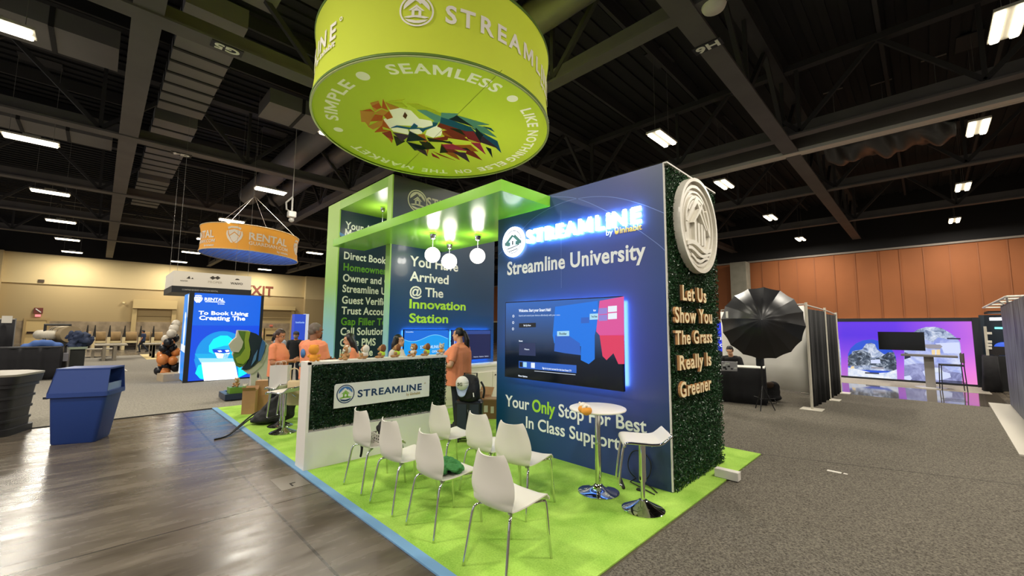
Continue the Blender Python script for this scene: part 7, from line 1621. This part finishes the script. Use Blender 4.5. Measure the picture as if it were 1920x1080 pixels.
# far right dark booth
ex = aty(1846, 650, 14.6).x
t = thing('dark_booth', 'dark booth backdrop with a pale teal light bar beyond the video wall', 'booth wall', (ex, 15.5, 0))
b = B(); b.box(ex, ex+4.5, 15.6, 15.7, .006, 2.25); b.done('back_panel', mat('booth_navy', '#142430', .5), t)
b = B(); b.box(ex+.12, ex+4, 14.4, 15.6, 2.28, 2.34); b.done('roof_panel', mat('booth_dark', '#101214', .6), t)
p, q = aty(1865, 615, 15.58), aty(1884, 615.5, 15.58); b = B(); b.tube([p, q+X*.3], .03, 8); b.done('light_bar', glow('teal_bar', '#6fe6d6', 2.5), t)
p = aty(1884, 651, 15.55); b = B(); b.sphere(p, (.22, .04, .16), 16, 10); b.done('blue_emblem', glow('emblem_blue', '#3a6af0', .9), t, smooth=True)
p = aty(1880, 598, 14.8); b = B(); b.box(p.x-.25, p.x+.25, p.y-.15, p.y+.15, p.z-.04, p.z+.04); b.done('ceiling_light', glow('booth_light', '#f4f6ff', 6), t)
p = aty(1850, 645, 14.6); b = B(); b.box(p.x-.03, p.x+.03, 14.57, 14.63, .006, aty(1850, 612, 14.6).z); b.done('white_post', mat('pipe_white', '#c9c3b4', .5), t)
for i, py in enumerate((625, 641, 647, 653)): p = aty(1855, py, 14.6); b = B(); b.box(p.x-.05, p.x+.05, 14.55, 14.65, p.z-.03, p.z+.04); tag(b.done('white_card', mat('paper_white', '#ded8cc', .7)), 'small white card %s on the white post of the dark booth' % ('at the top', 'second from the top', 'third from the top', 'at the bottom')[i], 'card')
p = aty(1878, 668, 14.3); t = thing('booth_counter', 'black counter with a monitor inside the dark booth', 'counter', (p.x, 14.3, 0)); b = B(); b.box(p.x-.35, p.x+1.4, 14.3, 15.0, .006, p.z); b.done('body', mat('counter_black', '#121214', .6), t)
b = B(); m_ = aty(1868, 660, 14.6); b.box(m_.x-.18, m_.x+.18, 14.6, 14.66, p.z+.03, p.z+.27); b.box(m_.x-.05, m_.x+.05, 14.58, 14.7, p.z, p.z+.04); tag(b.done('monitor', mat('monitor_brown', '#1f1a1a', .4)), 'small dark monitor on the black counter of the dark booth', 'monitor')
p0, p1 = at(1852, 735, 0), at(1866, 730, 0); t = thing('draped_table', 'small table under a black cloth at the corner of the dark booth', 'table', p0); hz = top_z(p0, 680)
b = B(); b.smooth = True; g = []
for i in range(33):
    a = 2*PI*i/32; g.append([Vector((p0.x+.12+r*(math.cos(a))*(1+.06*math.sin(7*a)*(1-k)), p0.y+.25+r*math.sin(a)*(1+.06*math.sin(7*a)*(1-k)), z)) for k, r, z in ((1, .02, hz), (1, .15, hz), (.5, .165, hz*.5), (0, .2, .02))])
b.sheet(g, .012); b.done('cloth', drape, t)
c = at(1893, 738, .006)+X*.3; t = thing('folding_chair', 'black folding chair in front of the dark booth', 'chair', c); fr_ = mat('chair_chrome', '#a9a6a2', .25, .8)
b = B(); b.box(-.22, .3, -.2, .2, .44, .47); part(b, 'seat', mat('chair_black', '#17171a', .6), t); b = B(); b.box(-.22, .3, .18, .22, .6, .85); part(b, 'backrest', mat('chair_brown_dark', '#2c2624', .6), t)
for x in (-.22, .3):
    b = B(); b.cyl((x, -.24, 0), (x, .2, .86), .012, n=8); b.cyl((x, .26, 0), (x, -.18, .46), .012, n=8); part(b, 'leg', fr_, t)
b = B(); b.cyl((-.22, -.22, .2), (.3, -.22, .2), .01, n=8); b.cyl((-.22, -.2, .44), (.3, -.2, .44), .01, n=8); part(b, 'rung', fr_, t)
# dark printed panel at the right edge with a slatted top, on a pale base
dp0 = at(1895, 761, 0); dirp = Vector((.25, -1, 0)).normalized()
q = at(1920, 790, 0); dirp = Vector((q.x-dp0.x, q.y-dp0.y, 0)).normalized(); hz = top_z(dp0, 574)
t = thing('printed_panel', 'tall dark grey printed panel cut by the right edge of the picture', 'display panel', dp0)
nrm = Vector((-dirp.y, dirp.x, 0)); nrm = nrm if nrm.dot(X) > 0 else -nrm
b = B(); c = [dp0, dp0+dirp*6.0, dp0+dirp*6.0+nrm*.12, dp0+nrm*.12]; b.add([v+Z*.03 for v in c]+[v+Z*hz for v in c], [(3, 2, 1, 0), (4, 5, 6, 7), (0, 1, 5, 4), (1, 2, 6, 5), (2, 3, 7, 6), (3, 0, 4, 7)]); 
def panel_mat():
    m = mat('panel_print', '#44464a', .5); nt = m.node_tree; n = nt.nodes['Principled BSDF']; tc = nt.nodes.new('ShaderNodeTexCoord'); mp = nt.nodes.new('ShaderNodeMapping'); mp.inputs['Scale'].default_value = (4, 4, .5); tx = nt.nodes.new('ShaderNodeTexNoise'); tx.inputs['Scale'].default_value = 1.6; tx.inputs['Detail'].default_value = 5
    nt.links.new(tc.outputs['Object'], mp.inputs[0]); nt.links.new(mp.outputs[0], tx.inputs['Vector']); r = nt.nodes.new('ShaderNodeValToRGB'); e = r.color_ramp.elements; e[0].position = .35; e[1].position = .7; e[0].color = (*lin('#1c1e22'), 1); e[1].color = (*lin('#83888f'), 1); nt.links.new(tx.outputs['Fac'], r.inputs[0]); nt.links.new(r.outputs[0], n.inputs['Base Color']); return m
b.done('panel', panel_mat(), t)
b = B(); c = [dp0-nrm*.34-dirp*.05, dp0+dirp*6.0-nrm*.34, dp0+dirp*6.0+nrm*.2, dp0+nrm*.2-dirp*.05]; b.add([v+Z*.006 for v in c]+[v+Z*.03 for v in c], [(3, 2, 1, 0), (4, 5, 6, 7), (0, 1, 5, 4), (1, 2, 6, 5), (2, 3, 7, 6), (3, 0, 4, 7)]); b.done('base', mat('base_concrete', '#bdb6a8', .6), t)
zz = hz+.08; b = B(); st = []
for k in range(5):
    s_ = k/4; p = at(1843+44*s_, 577-21*s_, zz); e_ = at(1843+44*s_+95, 577-21*s_-2-1*s_, zz); st.append(p)
    v = (e_-p); v = v.normalized()*min(v.length, 2.2); b.tube([p, p+v], .02, 8)
b.tube([st[0], st[-1]], .022, 8); b.tube([st[2]+(st[3]-st[2])*.5, Vector((dp0.x, dp0.y, hz))+dirp*.4+nrm*.06], .018, 8); b.tube([st[4], Vector((dp0.x, dp0.y, hz))+dirp*.9+nrm*.06], .018, 8); b.done('top_slats', mat('slat_white', '#d9d4c8', .5), t)
